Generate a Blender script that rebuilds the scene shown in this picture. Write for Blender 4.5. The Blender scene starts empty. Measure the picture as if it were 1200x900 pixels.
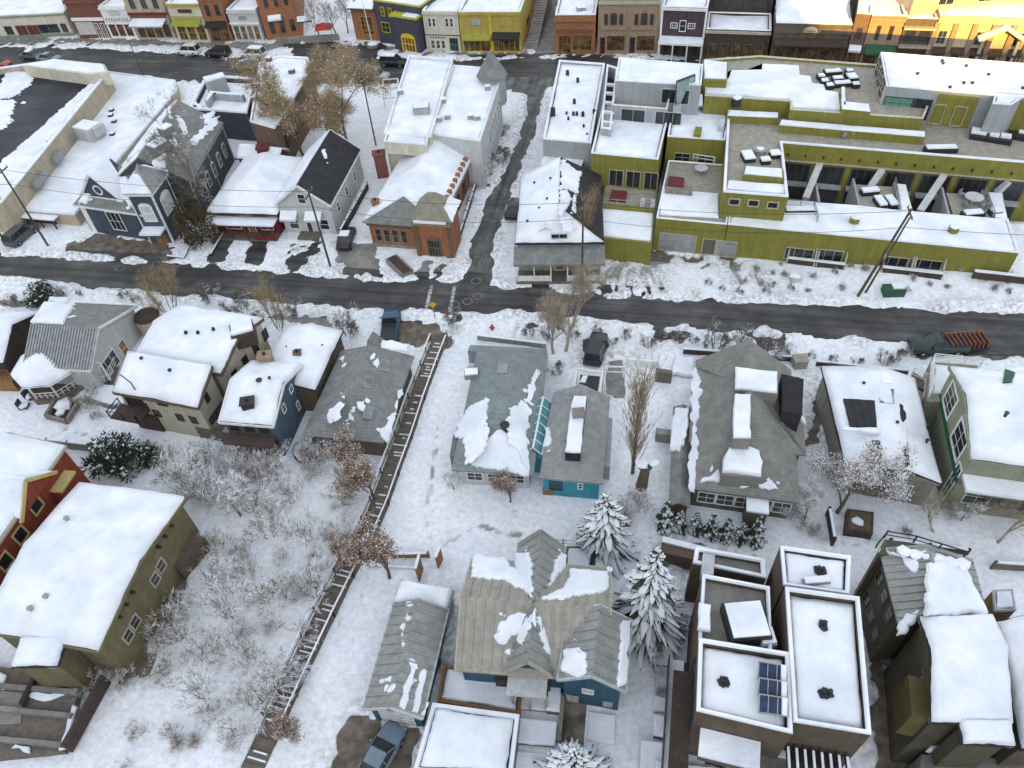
import bpy, bmesh, math, random
import numpy as np
from mathutils import Vector, Matrix, noise
random.seed(7)
C = bpy.context.scene.collection
SC = bpy.context.scene
# ------------------------------------------------------------------ camera
H = 55.0; F = 870.0; NAD = (668.0, 1265.0)          # height, focal length and the point straight below, in photo pixels (1200 x 900)
_d = np.array([NAD[0]-600, NAD[1]-450, F], float); _d /= np.linalg.norm(_d)
_up = -_d; _f = np.array([0, 0, 1.0]); _f = _f - (_f @ _up)*_up; _f /= np.linalg.norm(_f)
_r = np.cross(_f, _up); _r = _r if _r[0] > 0 else -_r
M = np.array([_r, _f, _up])
cam = bpy.data.cameras.new('camera'); camo = bpy.data.objects.new('camera', cam); C.objects.link(camo)
cam.sensor_width = 36.0; cam.lens = F/1200*36.0; cam.clip_start = 0.5; cam.clip_end = 6000
_m = Matrix.Identity(4)
for j, ax in enumerate(([1, 0, 0], [0, -1, 0], [0, 0, -1])):
    w = M @ np.array(ax, float)
    for i in range(3): _m[i][j] = w[i]
_m.translation = (0, 0, H); camo.matrix_world = _m
SC.camera = camo
# ------------------------------------------------------------------ sky and sun
SUN_EL, SUN_AZ = 15.0, 184.0      # low sun behind the camera, azimuth clockwise from +Y
world = bpy.data.worlds.new('World'); SC.world = world; world.use_nodes = True
nt = world.node_tree; nt.nodes.clear()
sky = nt.nodes.new('ShaderNodeTexSky'); sky.sky_type = 'NISHITA'; sky.sun_disc = False
sky.sun_elevation = math.radians(SUN_EL); sky.sun_rotation = math.radians(SUN_AZ)
sky.air_density = 1.0; sky.dust_density = 0.6; sky.ozone_density = 1.0
hs = nt.nodes.new('ShaderNodeHueSaturation'); hs.inputs['Saturation'].default_value = 0.3
bg = nt.nodes.new('ShaderNodeBackground'); bg.inputs['Strength'].default_value = 0.15
wo = nt.nodes.new('ShaderNodeOutputWorld')
wc = nt.nodes.new('ShaderNodeTexCoord'); wz = nt.nodes.new('ShaderNodeSeparateXYZ'); wr = nt.nodes.new('ShaderNodeMapRange'); wm = nt.nodes.new('ShaderNodeMix'); wm.data_type = 'RGBA'; wm.blend_type = 'MULTIPLY'; wm.inputs['Factor'].default_value = 1
wr.inputs[1].default_value = 0; wr.inputs[2].default_value = .8; wr.inputs[3].default_value = .4; wr.inputs[4].default_value = 1.5     # sky weighted bright overhead, dull towards the horizon, to darken the walls
nt.links.new(wc.outputs['Generated'], wz.inputs[0]); nt.links.new(wz.outputs['Z'], wr.inputs[0]); nt.links.new(sky.outputs[0], hs.inputs['Color']); nt.links.new(hs.outputs[0], wm.inputs['A']); nt.links.new(wr.outputs[0], wm.inputs['B']); nt.links.new(wm.outputs['Result'], bg.inputs[0]); nt.links.new(bg.outputs[0], wo.inputs[0])
sl = bpy.data.lights.new('sun', 'SUN'); sl.energy = 4.2; sl.angle = math.radians(0.5); sl.color = (1.0, 0.58, 0.06)
so = bpy.data.objects.new('sun', sl); C.objects.link(so)
_sd = Vector((math.sin(math.radians(SUN_AZ))*math.cos(math.radians(SUN_EL)), math.cos(math.radians(SUN_AZ))*math.cos(math.radians(SUN_EL)), math.sin(math.radians(SUN_EL))))
so.rotation_euler = _sd.to_track_quat('Z', 'Y').to_euler(); so.location = (0, -40, 120)
SC.view_settings.view_transform = 'Standard'; SC.view_settings.look = 'None'; SC.view_settings.gamma = 1.0
SC.view_settings.exposure = 1.56
# ------------------------------------------------------------------ pixel -> place
def ray(u, v): return Vector(M @ np.array([u-600, v-450, F], float))
def G(u, v, z=0.0):
    w = ray(u, v); return Vector((0, 0, H)) + w*((z-H)/w.z)
def on_plane(u, v, p, n):
    w = ray(u, v); o = Vector((0, 0, H)); return o + w*((p-o).dot(n)/w.dot(n))
def proj(p):
    c = M.T @ (np.array(p, float)-np.array([0, 0, H])); return (c[0]/c[2]*F+600, c[1]/c[2]*F+450)
def hgt(bu, bv, tu, tv):           # height at which the point above base pixel reaches the top pixel
    b = G(bu, bv); best = (1e9, 0)
    for i in range(10, 400):
        q = proj((b.x, b.y, i*.05)); e = abs(q[1]-tv)
        if e < best[0]: best = (e, i*.05)
    return best[1]
# ------------------------------------------------------------------ materials
MATS = {}
def mat(name, col, rough=.8, var=.18, scale=1.2, bump=.15, bscale=12, lap=0, metal=0, spec=.3, snowtop=None, col2=None, mixs=.6, streak=0, wear=.2):
    if name in MATS: return MATS[name]
    m = bpy.data.materials.new(name); m.use_nodes = True; t = m.node_tree; N = t.nodes; L = t.links
    b = N['Principled BSDF']; b.inputs['Roughness'].default_value = rough; b.inputs['Metallic'].default_value = metal
    b.inputs['Specular IOR Level'].default_value = spec
    tc = N.new('ShaderNodeTexCoord'); g = N.new('ShaderNodeNewGeometry')
    n1 = N.new('ShaderNodeTexNoise'); n1.inputs['Scale'].default_value = scale; n1.inputs['Detail'].default_value = 6; n1.inputs['Roughness'].default_value = .65
    L.new(tc.outputs['Object'], n1.inputs['Vector'])
    if streak:
        mp = N.new('ShaderNodeMapping'); mp.inputs['Scale'].default_value = (1, 1, streak); L.new(tc.outputs['Object'], mp.inputs['Vector']); L.new(mp.outputs[0], n1.inputs['Vector'])
    rp = N.new('ShaderNodeMapRange'); rp.inputs[1].default_value = .3; rp.inputs[2].default_value = .7
    rp.inputs[3].default_value = 1-var; rp.inputs[4].default_value = 1+var*.7
    L.new(n1.outputs['Fac'], rp.inputs[0])
    mx = N.new('ShaderNodeMix'); mx.data_type = 'RGBA'; mx.blend_type = 'MULTIPLY'; mx.inputs['Factor'].default_value = 1
    mx.inputs['A'].default_value = (*col, 1)
    if col2:
        n3 = N.new('ShaderNodeTexNoise'); n3.inputs['Scale'].default_value = mixs; n3.inputs['Detail'].default_value = 5; L.new(tc.outputs['Object'], n3.inputs['Vector'])
        r3 = N.new('ShaderNodeMapRange'); r3.inputs[1].default_value = .42; r3.inputs[2].default_value = .6; L.new(n3.outputs['Fac'], r3.inputs[0])
        m3 = N.new('ShaderNodeMix'); m3.data_type = 'RGBA'; m3.inputs['A'].default_value = (*col, 1); m3.inputs['B'].default_value = (*col2, 1)
        L.new(r3.outputs[0], m3.inputs['Factor']); L.new(m3.outputs['Result'], mx.inputs['A'])
    L.new(rp.outputs[0], mx.inputs['B'])
    out = mx.outputs['Result']
    n2 = N.new('ShaderNodeTexNoise'); n2.inputs['Scale'].default_value = bscale; n2.inputs['Detail'].default_value = 4; L.new(tc.outputs['Object'], n2.inputs['Vector'])
    hsrc = n2.outputs['Fac']
    if wear:
        mw = N.new('ShaderNodeMapping'); mw.inputs['Scale'].default_value = (1.3, 1.3, .16); L.new(tc.outputs['Object'], mw.inputs['Vector']); nw = N.new('ShaderNodeTexNoise'); nw.inputs['Scale'].default_value = 1.6; nw.inputs['Detail'].default_value = 7; nw.inputs['Roughness'].default_value = .7; L.new(mw.outputs[0], nw.inputs['Vector'])
        rw = N.new('ShaderNodeMapRange'); rw.inputs[1].default_value = .35; rw.inputs[2].default_value = .62; rw.inputs[3].default_value = 1-wear; rw.inputs[4].default_value = 1.04; L.new(nw.outputs['Fac'], rw.inputs[0])
        m8 = N.new('ShaderNodeMix'); m8.data_type = 'RGBA'; m8.blend_type = 'MULTIPLY'; m8.inputs['Factor'].default_value = 1; L.new(out, m8.inputs['A']); L.new(rw.outputs[0], m8.inputs['B']); out = m8.outputs['Result']
    if lap:     # boards or courses running level: lines at a fixed rise
        sp = N.new('ShaderNodeSeparateXYZ'); L.new(tc.outputs['Object'], sp.inputs[0])
        d = N.new('ShaderNodeMath'); d.operation = 'DIVIDE'; d.inputs[1].default_value = lap; L.new(sp.outputs['Z'], d.inputs[0])
        fr = N.new('ShaderNodeMath'); fr.operation = 'FRACT'; L.new(d.outputs[0], fr.inputs[0])
        ml = N.new('ShaderNodeMapRange'); ml.inputs[1].default_value = 0; ml.inputs[2].default_value = .3; ml.inputs[3].default_value = .72; ml.inputs[4].default_value = 1
        L.new(fr.outputs[0], ml.inputs[0])
        m4 = N.new('ShaderNodeMix'); m4.data_type = 'RGBA'; m4.blend_type = 'MULTIPLY'; m4.inputs['Factor'].default_value = 1
        L.new(out, m4.inputs['A']); L.new(ml.outputs[0], m4.inputs['B']); out = m4.outputs['Result']
    if snowtop is not None:
        s2 = N.new('ShaderNodeSeparateXYZ'); L.new(g.outputs['Normal'], s2.inputs[0])
        r2 = N.new('ShaderNodeMapRange'); r2.inputs[1].default_value = snowtop; r2.inputs[2].default_value = snowtop+.15; L.new(s2.outputs['Z'], r2.inputs[0])
        m5 = N.new('ShaderNodeMix'); m5.data_type = 'RGBA'; m5.inputs['B'].default_value = (.86, .88, .9, 1)
        L.new(r2.outputs[0], m5.inputs['Factor']); L.new(out, m5.inputs['A']); out = m5.outputs['Result']
    L.new(out, b.inputs['Base Color'])
    if bump:
        bp = N.new('ShaderNodeBump'); bp.inputs['Strength'].default_value = bump; bp.inputs['Distance'].default_value = .1
        L.new(hsrc, bp.inputs['Height']); L.new(bp.outputs[0], b.inputs['Normal'])
    MATS[name] = m; return m
SNOW = mat('snow', (.8, .825, .855), .65, .12, .45, .7, 2.2, spec=.2, col2=(.7, .735, .785), mixs=.3, wear=0)
SNOWD = mat('old_snow', (.62, .62, .62), .8, .3, 1.2, .6, 3, col2=(.8, .82, .84), mixs=.8)
ASPH = mat('wet_asphalt', (.036, .035, .034), .5, .4, .5, .2, 18, col2=(.062, .06, .057), mixs=.18, wear=0)
ASPG = mat('grey_asphalt', (.085, .085, .083), .7, .35, .6, .25, 14, col2=(.12, .118, .11), mixs=.3)
CONC = mat('concrete', (.27, .26, .24), .85, .25, .9, .2, 10, col2=(.2, .19, .17), mixs=.5)
DIRT = mat('brown_dirt', (.13, .105, .08), .9, .4, 1.1, .5, 6, col2=(.2, .17, .14), mixs=.8)
PLANK = mat('deck_boards', (.16, .135, .11), .85, .3, 2, .2, 9)
WHITE = mat('white_paint', (.74, .74, .72), .6, .08, 2, .05)
def tracks(m, ang):        # worn wheel lines, running with the road
    t = m.node_tree; N = t.nodes; L = t.links; b = N['Principled BSDF']; src = b.inputs['Base Color'].links[0].from_socket
    tc = N.new('ShaderNodeTexCoord'); r = N.new('ShaderNodeMapping'); r.vector_type = 'TEXTURE'; r.inputs['Rotation'].default_value = (0, 0, ang); L.new(tc.outputs['Object'], r.inputs['Vector'])
    k = N.new('ShaderNodeMapping'); k.inputs['Scale'].default_value = (.035, 1.1, 1); L.new(r.outputs[0], k.inputs['Vector'])
    n = N.new('ShaderNodeTexNoise'); n.inputs['Scale'].default_value = 1; n.inputs['Detail'].default_value = 5; n.inputs['Roughness'].default_value = .7; L.new(k.outputs[0], n.inputs['Vector'])
    mr = N.new('ShaderNodeMapRange'); mr.inputs[1].default_value = .36; mr.inputs[2].default_value = .66; mr.inputs[3].default_value = .62; mr.inputs[4].default_value = 1.75; L.new(n.outputs['Fac'], mr.inputs[0])
    x = N.new('ShaderNodeMix'); x.data_type = 'RGBA'; x.blend_type = 'MULTIPLY'; x.inputs['Factor'].default_value = 1; L.new(src, x.inputs['A']); L.new(mr.outputs[0], x.inputs['B']); L.new(x.outputs['Result'], b.inputs['Base Color'])
_a, _b = G(100, 320), G(1100, 382); tracks(ASPH, math.atan2(_b.y-_a.y, _b.x-_a.x))
_a, _b = G(556, 320), G(622, 140); tracks(ASPG, math.atan2(_b.y-_a.y, _b.x-_a.x))
GLASS = mat('window_glass', (.025, .03, .035), .12, .5, .7, 0, spec=.6)
GLASSB = mat('pale_glass', (.16, .2, .22), .15, .5, .8, 0, spec=.6)
GLOWY = mat('shop_glass', (.07, .05, .03), .15, .8, 1.0, 0, spec=.5, col2=(.22, .12, .04), mixs=1.2)
BLACK = mat('black_metal', (.03, .03, .032), .5, .3, 3, .1)
STEEL = mat('grey_metal', (.34, .35, .35), .45, .2, 2, .05, metal=.4)
CREAM = mat('cream_siding', (.43, .4, .31), .8, .12, 1.2, .1, lap=.22)
CREAMP = mat('cream_plaster', (.56, .53, .43), .85, .14, .8, .1)
TANP = mat('tan_plaster', (.43, .37, .27), .85, .18, .8, .1)
BRICKR = mat('red_brick', (.2, .085, .06), .9, .3, 3, .3, 18, lap=.15)
BRICKO = mat('orange_brick', (.32, .14, .07), .9, .3, 3, .3, 18, lap=.15)
BRICKT = mat('tan_brick', (.33, .24, .165), .9, .25, 3, .3, 18, lap=.15)
BRICKB = mat('brown_brick', (.17, .11, .075), .9, .3, 3, .3, 18, lap=.15)
BLUES = mat('slate_blue_siding', (.065, .085, .115), .8, .2, 1.4, .1, lap=.2)
OLIVE = mat('olive_stucco', (.21, .2, .042), .85, .14, .7, .12)
GREYP = mat('grey_panel', (.34, .36, .37), .7, .12, .8, .05)
GREYL = mat('pale_grey_panel', (.5, .51, .51), .7, .1, .8, .05)
DKBR = mat('dark_brown_wood', (.07, .05, .04), .8, .3, 2, .2, lap=.25)
PURP = mat('plum_siding', (.075, .05, .058), .8, .2, 2, .1, lap=.22)
YELL = mat('yellow_paint', (.4, .31, .07), .75, .15, 1.2, .1)
SLATE = mat('dark_slate_paint', (.06, .062, .085), .8, .2, 1.2, .1)
RED = mat('red_siding', (.25, .05, .03), .8, .18, 1.4, .1, lap=.2)
REDD = mat('maroon_paint', (.15, .03, .03), .8, .2, 1.4, .1, lap=.2)
TEAL = mat('teal_paint', (.05, .28, .36), .7, .15, 1.4, .05)
TEALD = mat('deep_blue_siding', (.035, .1, .15), .75, .2, 1.4, .1, lap=.2)
BLUEG = mat('blue_grey_siding', (.075, .12, .15), .8, .2, 1.4, .1, lap=.2)
PGREEN = mat('pale_green_siding', (.27, .28, .2), .8, .14, 1.4, .1, lap=.2)
GTRIM = mat('green_trim', (.02, .1, .055), .6, .2, 2, .05)
OLIVB = mat('olive_brown_siding', (.18, .155, .085), .8, .2, 1, .15, lap=.22)
BROWN = mat('brown_stucco', (.12, .09, .065), .85, .22, .9, .15)
TAUPE = mat('taupe_siding', (.13, .115, .09), .85, .22, .9, .15, lap=.2)
ROOFM = mat('grey_metal_roof', (.31, .315, .295), .5, .16, .7, .05, metal=.15)
ROOFT = mat('tan_metal_roof', (.33, .31, .265), .5, .16, .7, .05, metal=.15)
SHING = mat('grey_shingles', (.225, .23, .22), .9, .25, 1.0, .3, 16, lap=.12)
SHINGP = mat('pale_grey_shingles', (.3, .305, .295), .9, .2, 1.0, .3, 16, lap=.12)
SHINGB = mat('blue_cast_shingles', (.235, .265, .268), .9, .2, .8, .3, 16, lap=.12)  # grey shingles with the light's blue cast put into their colour
SHINGD = mat('dark_shingles', (.035, .035, .04), .85, .3, 1.0, .3, 16, lap=.12)
MEMB = mat('black_roof_membrane', (.018, .018, .024), .6, .5, .3, .1, col2=(.035, .036, .045), mixs=.15)
DECKG = mat('taupe_pavers', (.33, .305, .255), .85, .2, 1.2, .15)
STONE = mat('stone_wall', (.24, .22, .19), .9, .4, 2.5, .5, 6)
WOOD = mat('warm_wood', (.28, .15, .06), .7, .3, 2, .15)
POLE = mat('pole_wood', (.11, .08, .055), .85, .3, 3, .2, streak=.1)
BARK = mat('grey_bark', (.14, .115, .09), .9, .3, 4, .3)
TWIGS = mat('snowy_twigs', (.25, .19, .135), .9, .3, 4, 0, snowtop=.55)
TWIGF = mat('frosted_twigs', (.2, .165, .135), .9, .3, 4, 0, snowtop=.35)
TWIGT = mat('tan_twigs', (.36, .28, .18), .9, .3, 3, 0)
LEAFT = mat('dry_tan_leaves', (.36, .25, .12), .9, .35, 2, 0, col2=(.26, .15, .07), mixs=2)
LEAFB = mat('dry_brown_leaves', (.24, .16, .1), .9, .35, 2, 0, col2=(.34, .25, .17), mixs=2)
NEEDLE = mat('needles', (.035, .055, .03), .9, .4, 2, 0, col2=(.06, .08, .045), mixs=3)
NEEDLB = mat('bronze_needles', (.075, .06, .03), .9, .4, 2, 0, col2=(.12, .095, .045), mixs=3)
GREENP = mat('green_paint', (.03, .1, .05), .6, .2, 2, .05)
RUBBER = mat('tyre_rubber', (.02, .02, .02), .9, .2, 3, .1)
YSIGN = mat('yellow_sign', (.75, .42, .02), .5, .05, 3, 0)
REDP = mat('red_paint', (.38, .04, .03), .5, .1, 3, 0)
PVBLUE = mat('solar_blue', (.03, .07, .17), .2, .3, 2, 0, spec=.6)
# ------------------------------------------------------------------ objects
def thing(name, label, cat, loc=(0, 0, 0), group=None):
    o = bpy.data.objects.new(name, None); C.objects.link(o); o.location = loc; o.empty_display_size = .3
    o['label'] = label; o['category'] = cat
    if group: o['group'] = group
    return o
def root(o):
    while o.parent: o = o.parent
    return o
def obj(name, bm, m, parent=None, smooth=False, local=False):
    me = bpy.data.meshes.new(name)
    bmesh.ops.recalc_face_normals(bm, faces=bm.faces[:])
    if parent is not None and not local:
        l = root(parent).location
        for v in bm.verts: v.co -= l
    if smooth:
        for f in bm.faces: f.smooth = True
    bm.to_mesh(me); bm.free()
    for q in (m if isinstance(m, (list, tuple)) else [m]): me.materials.append(q)
    o = bpy.data.objects.new(name, me); C.objects.link(o)
    if parent is not None: o.parent = parent
    return o
def struct(name, bm, m, kind='structure', smooth=False):
    o = obj(name, bm, m, smooth=smooth); o['kind'] = kind; return o
def dup(r, loc, rz=0, sc=1, label=None, group=None):
    c = r.copy(); C.objects.link(c); c.location = loc; c.rotation_euler = (0, 0, rz)
    c.scale = sc if isinstance(sc, (tuple, list)) else (sc, sc, sc)
    if label: c['label'] = label
    if group: c['group'] = group
    for ch in list(r.children):
        d = ch.copy(); C.objects.link(d); d.parent = c
        for g in list(ch.children):
            e = g.copy(); C.objects.link(e); e.parent = d
    return c
# ------------------------------------------------------------------ shapes
def box(bm, c, s, ax=(1, 0), tilt=None):     # centre, full size; ax = direction of local x in plan
    ax = Vector((ax[0], ax[1], 0)).normalized(); ay = Vector((-ax.y, ax.x, 0)); az = Vector((0, 0, 1)); c = Vector(c)
    return hexa(bm, c, ax*s[0]/2, ay*s[1]/2, az*s[2]/2)
def hexa(bm, c, a, b, d):
    vs = [bm.verts.new(c+a*i+b*j+d*k) for i in (-1, 1) for j in (-1, 1) for k in (-1, 1)]
    for q in ((0, 1, 3, 2), (4, 6, 7, 5), (0, 4, 5, 1), (2, 3, 7, 6), (0, 2, 6, 4), (1, 5, 7, 3)):
        bm.faces.new([vs[i] for i in q])
def beam(bm, p, q, w, h):
    p, q = Vector(p), Vector(q); d = q-p
    if d.length < 1e-4: return
    a = d.normalized(); s = a.cross(Vector((0, 0, 1)))
    s = Vector((1, 0, 0)) if s.length < 1e-3 else s.normalized()
    hexa(bm, (p+q)/2, d/2, s*w/2, s.cross(a)*h/2)
def tube(bm, p, q, r0, r1, n=5, cap=True):
    p, q = Vector(p), Vector(q); d = (q-p)
    if d.length < 1e-5: return
    d.normalize(); s = d.cross(Vector((0, 0, 1)))
    s = Vector((1, 0, 0)) if s.length < 1e-3 else s.normalized()
    t = d.cross(s); A = []; B = []
    for i in range(n):
        c, e = math.cos(2*math.pi*i/n), math.sin(2*math.pi*i/n)
        A.append(bm.verts.new(p+(s*c+t*e)*r0)); B.append(bm.verts.new(q+(s*c+t*e)*r1))
    for i in range(n): bm.faces.new((A[i], A[(i+1) % n], B[(i+1) % n], B[i]))
    if cap: bm.faces.new(A[::-1]); bm.faces.new(B)
def prism(bm, pts, z0, z1):
    A = [bm.verts.new((p[0], p[1], z0)) for p in pts]; B = [bm.verts.new((p[0], p[1], z1)) for p in pts]; n = len(pts)
    for i in range(n): bm.faces.new((A[i], A[(i+1) % n], B[(i+1) % n], B[i]))
    bm.faces.new(A[::-1]); bm.faces.new(B)
def area(p): return sum(p[i-1][0]*p[i][1]-p[i][0]*p[i-1][1] for i in range(len(p)))/2
def ccw(p): return list(p) if area(p) > 0 else list(p)[::-1]
def inset(p, d):           # p counter-clockwise
    n = len(p); r = []
    for i in range(n):
        a, b, c = (Vector((q[0], q[1])) for q in (p[i-1], p[i], p[(i+1) % n]))
        e0 = (b-a).normalized(); e1 = (c-b).normalized()
        n0 = Vector((-e0.y, e0.x)); n1 = Vector((-e1.y, e1.x))
        m = n0+n1; k = max(m.dot(n0), .25); r.append(b+m*(d/k))
    return r
def jag(p, step=.5, amp=.15, f=.9, seed=0, dips=0):
    out = []; n = len(p)
    for i in range(n):
        a, b = Vector(p[i]), Vector(p[(i+1) % n]); k = max(1, int((b-a).length/step))
        for j in range(k):
            q = a.lerp(b, j/k); e = (b-a).normalized(); nn = Vector((-e.y, e.x, 0)) if len(q) == 3 else Vector((-e.y, e.x))
            v = noise.noise(Vector((q[0]*f+seed, q[1]*f, seed)))+.6*noise.noise(Vector((q[0]*f*2.7, q[1]*f*2.7, seed+5)))+.5*noise.noise(Vector((q[0]*f*6, q[1]*f*6, seed+9)))
            if dips and random.random() < dips: v += random.uniform(.5, 2)
            out.append(q+nn*v*amp)
    return out
def slab(bm, pts3, nrm, th=.12, ins=.08):     # lump of snow lying on a plane, edges rounded off
    nrm = Vector(nrm); n = len(pts3)
    c = sum(pts3, Vector())/n
    A = [bm.verts.new(p-nrm*.03) for p in pts3]
    def sh(p, k): d = c-p; l = d.length; return p+d*min(k/max(l, .01), .45)
    B = [bm.verts.new(sh(p, ins*.25)+nrm*th*.65) for p in pts3]; T = [bm.verts.new(sh(p, ins)+nrm*th) for p in pts3]
    for i in range(n):
        j = (i+1) % n
        bm.faces.new((A[i], A[j], B[j], B[i])); bm.faces.new((B[i], B[j], T[j], T[i]))
    f = bm.faces.new(T); bmesh.ops.triangulate(bm, faces=[f])
def normal(p): 
    n = (p[1]-p[0]).cross(p[2]-p[0]).normalized(); return n if n.z >= 0 else -n
def pz(fc, x, y):          # height of the facet's plane above a point
    n = normal(fc); p = fc[0]; return p.z-(n.x*(x-p.x)+n.y*(y-p.y))/n.z
def clipseg(poly, p, d):   # segment of line p+t*d inside a convex plan polygon
    lo, hi = -1e9, 1e9; n = len(poly)
    for i in range(n):
        a, b = poly[i], poly[(i+1) % n]; ex, ey = b[0]-a[0], b[1]-a[1]; nx, ny = -ey, ex
        den = nx*d[0]+ny*d[1]; num = nx*(p[0]-a[0])+ny*(p[1]-a[1])
        if abs(den) < 1e-9:
            if num < 0: return None
            continue
        t = -num/den
        if den > 0: lo = max(lo, t)
        else: hi = min(hi, t)
    return (lo, hi) if hi-lo > .05 else None
def fit(c):
    c = [Vector((p[0], p[1])) for p in c]; ex = (c[1]-c[0]+c[2]-c[3])/2; ey = (c[3]-c[0]+c[2]-c[1])/2
    a = math.atan2(ex.y, ex.x); b = math.atan2(ey.y, ey.x)-math.pi/2
    dd = (b-a+math.pi) % (2*math.pi)-math.pi; t = a+dd*(.5 if ex.length < 2*ey.length and ey.length < 2*ex.length else (.15 if ex.length > ey.length else .85))
    X = Vector((math.cos(t), math.sin(t))); Y = Vector((-X.y, X.x)); w, l = abs(ex.dot(X)), abs(ey.dot(Y)); m = sum(c, Vector((0, 0)))/4
    return [m-X*w/2-Y*l/2, m+X*w/2-Y*l/2, m+X*w/2+Y*l/2, m-X*w/2+Y*l/2]
# ------------------------------------------------------------------ buildings
class Bld:
    def __init__(s, name, label, cat, uv, group=None, z=0):
        s.o = thing(name, label, cat, G(uv[0], uv[1], z), group); s.W = {}; s.F = {}; s.sn = bmesh.new(); s.snp = None
    def part(s, name, bm, m, parent=None, label=None, smooth=False):
        o = obj(name, bm, m, parent or s.o, smooth)
        if label: o['label'] = label
        return o
    def walls(s, pts, zf, m, zb, mids=None, key='', name='wall'):
        bm = bmesh.new(); n = len(pts); c = sum((Vector((p[0], p[1])) for p in pts), Vector((0, 0)))/n
        for i in range(n):
            a, b = Vector(pts[i][:2]), Vector(pts[(i+1) % n][:2])
            ts = [0]+([mids[i]] if mids and mids[i] else [])+[1]
            P = [a.lerp(b, t) for t in ts]
            lo = [bm.verts.new((p.x, p.y, zb)) for p in P]; hi = [bm.verts.new((p.x, p.y, zf(p.x, p.y))) for p in P]
            for k in range(len(P)-1): bm.faces.new((lo[k], lo[k+1], hi[k+1], hi[k]))
            s.W[key+str(i)] = (a, b, c)
        bmesh.ops.remove_doubles(bm, verts=bm.verts[:], dist=.001)
        s.part(name, bm, m)
    def gable(s, px, ze, zr, axis, wall, roof, oh=.35, hip=(0, 0), zb=-.3, key='', off=.5, rect=True, seam=0, th=.16, snow=None, facets=None, trim=None, lift=0):
        c = [G(u, v, ze) for u, v in px]
        if len(c) == 3: c.append(c[0]+c[2]-c[1])
        if rect: c = [Vector((q.x, q.y, ze)) for q in fit(c)]
        if axis == 'y': m0, m1 = c[0].lerp(c[1], off), c[3].lerp(c[2], off)
        else: m0, m1 = c[0].lerp(c[3], off), c[1].lerp(c[2], off)
        d = (m1-m0).normalized(); r0 = m0+d*hip[0]; r1 = m1-d*hip[1]; r0.z = r1.z = zr
        K = key
        if axis == 'y':
            Fs = {'l': [c[0], r0, r1, c[3]], 'r': [c[1], c[2], r1, r0]}
            if hip[0]: Fs['f'] = [c[0], c[1], r0]
            if hip[1]: Fs['b'] = [c[2], c[3], r1]
        else:
            Fs = {'f': [c[0], c[1], r1, r0], 'b': [c[2], c[3], r0, r1]}
            if hip[0]: Fs['l'] = [c[3], c[0], r0]
            if hip[1]: Fs['r'] = [c[1], c[2], r1]
        mids = [None]*4
        if axis == 'y': mids[0], mids[2] = off, 1-off
        else: mids[1], mids[3] = off, 1-off
        return s._roof(c, Fs, wall, roof, oh, mids, zb, K, seam, th, snow, facets, trim)
    def shed(s, px, zf, zk, wall, roof, oh=.3, zb=-.3, key='', seam=0, th=.16, snow=None, side=None, trim=None):
        z = (zf, zf, zk, zk) if not side else ((zf, zk, zk, zf) if side == 'r' else (zk, zf, zf, zk))
        c = [G(u, v, z[i]) for i, (u, v) in enumerate(px)]
        if len(c) == 3: c.append(c[0]+c[2]-c[1])
        c = [Vector((q.x, q.y, z[i])) for i, q in enumerate(fit(c))]
        return s._roof(c, {'t': c}, wall, roof, oh, [None]*4, zb, key, seam, th, snow, None, trim)
    def _roof(s, c, Fs, wall, roof, oh, mids, zb, K, seam, th, snow, facets, trim):
        for k, f in Fs.items(): s.F[K+k] = f
        s.zr = lambda x, y: min(pz(f, x, y) for f in Fs.values())
        if wall: s.walls(inset([(p.x, p.y) for p in c], oh), lambda x, y: s.zr(x, y)-th*.6, wall, zb, mids, K)
        bm = bmesh.new(); V = {}
        def vv(p):
            k = (round(p.x, 3), round(p.y, 3), round(p.z, 3))
            if k not in V: V[k] = bm.verts.new(p)
            return V[k]
        for f in Fs.values(): bm.faces.new([vv(p) for p in f])
        top = bm.faces[:]; be = [e for e in bm.edges if e.is_boundary]
        r = bmesh.ops.extrude_edge_only(bm, edges=be)
        for v in [g for g in r['geom'] if isinstance(g, bmesh.types.BMVert)]: v.co.z -= th
        lo = [(p, p-Vector((0, 0, th))) for p in ()]
        for f in Fs.values():
            try: bm.faces.new([bm.verts.new(p-Vector((0, 0, th))) for p in f])
            except ValueError: pass
        bmesh.ops.remove_doubles(bm, verts=bm.verts[:], dist=.001)
        if seam:
            for f in Fs.values():
                n = normal(f); up = Vector((n.x, n.y))
                if up.length < 1e-3: continue
                up.normalize(); sd = Vector((-up.y, up.x)); pl = ccw([(p.x, p.y) for p in f])
                ks = [sd.dot(Vector((p.x, p.y))) for p in f]; k = min(ks)+seam*.5
                while k < max(ks):
                    q = sd*k; cs = clipseg(pl, q, up)
                    if cs:
                        a, b = q+up*(cs[0]+.03), q+up*(cs[1]-.03)
                        beam(bm, (a.x, a.y, pz(f, a.x, a.y)+.02), (b.x, b.y, pz(f, b.x, b.y)+.02), .11, .16)
                    k += seam
        s.roof = s.part('roof', bm, roof)
        if trim:
            bm = bmesh.new()
            for i in range(4): 
                pass
            for k, f in Fs.items(): pass
            V2 = {}
            for f in Fs.values():
                for i in range(len(f)):
                    a, b = f[i], f[(i+1) % len(f)]; e = tuple(sorted([(round(a.x, 2), round(a.y, 2)), (round(b.x, 2), round(b.y, 2))]))
                    V2[e] = None if e in V2 else (a, b)
            for e in V2.values():
                if e: beam(bm, e[0]-Vector((0, 0, th*.6+.02)), e[1]-Vector((0, 0, th*.6+.02)), .12, th+.1)
            s.part('fascia', bm, trim)
        if snow:
            s.cover([f for k, f in Fs.items() if (facets is None or k in facets)], snow)
        return c
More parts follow.
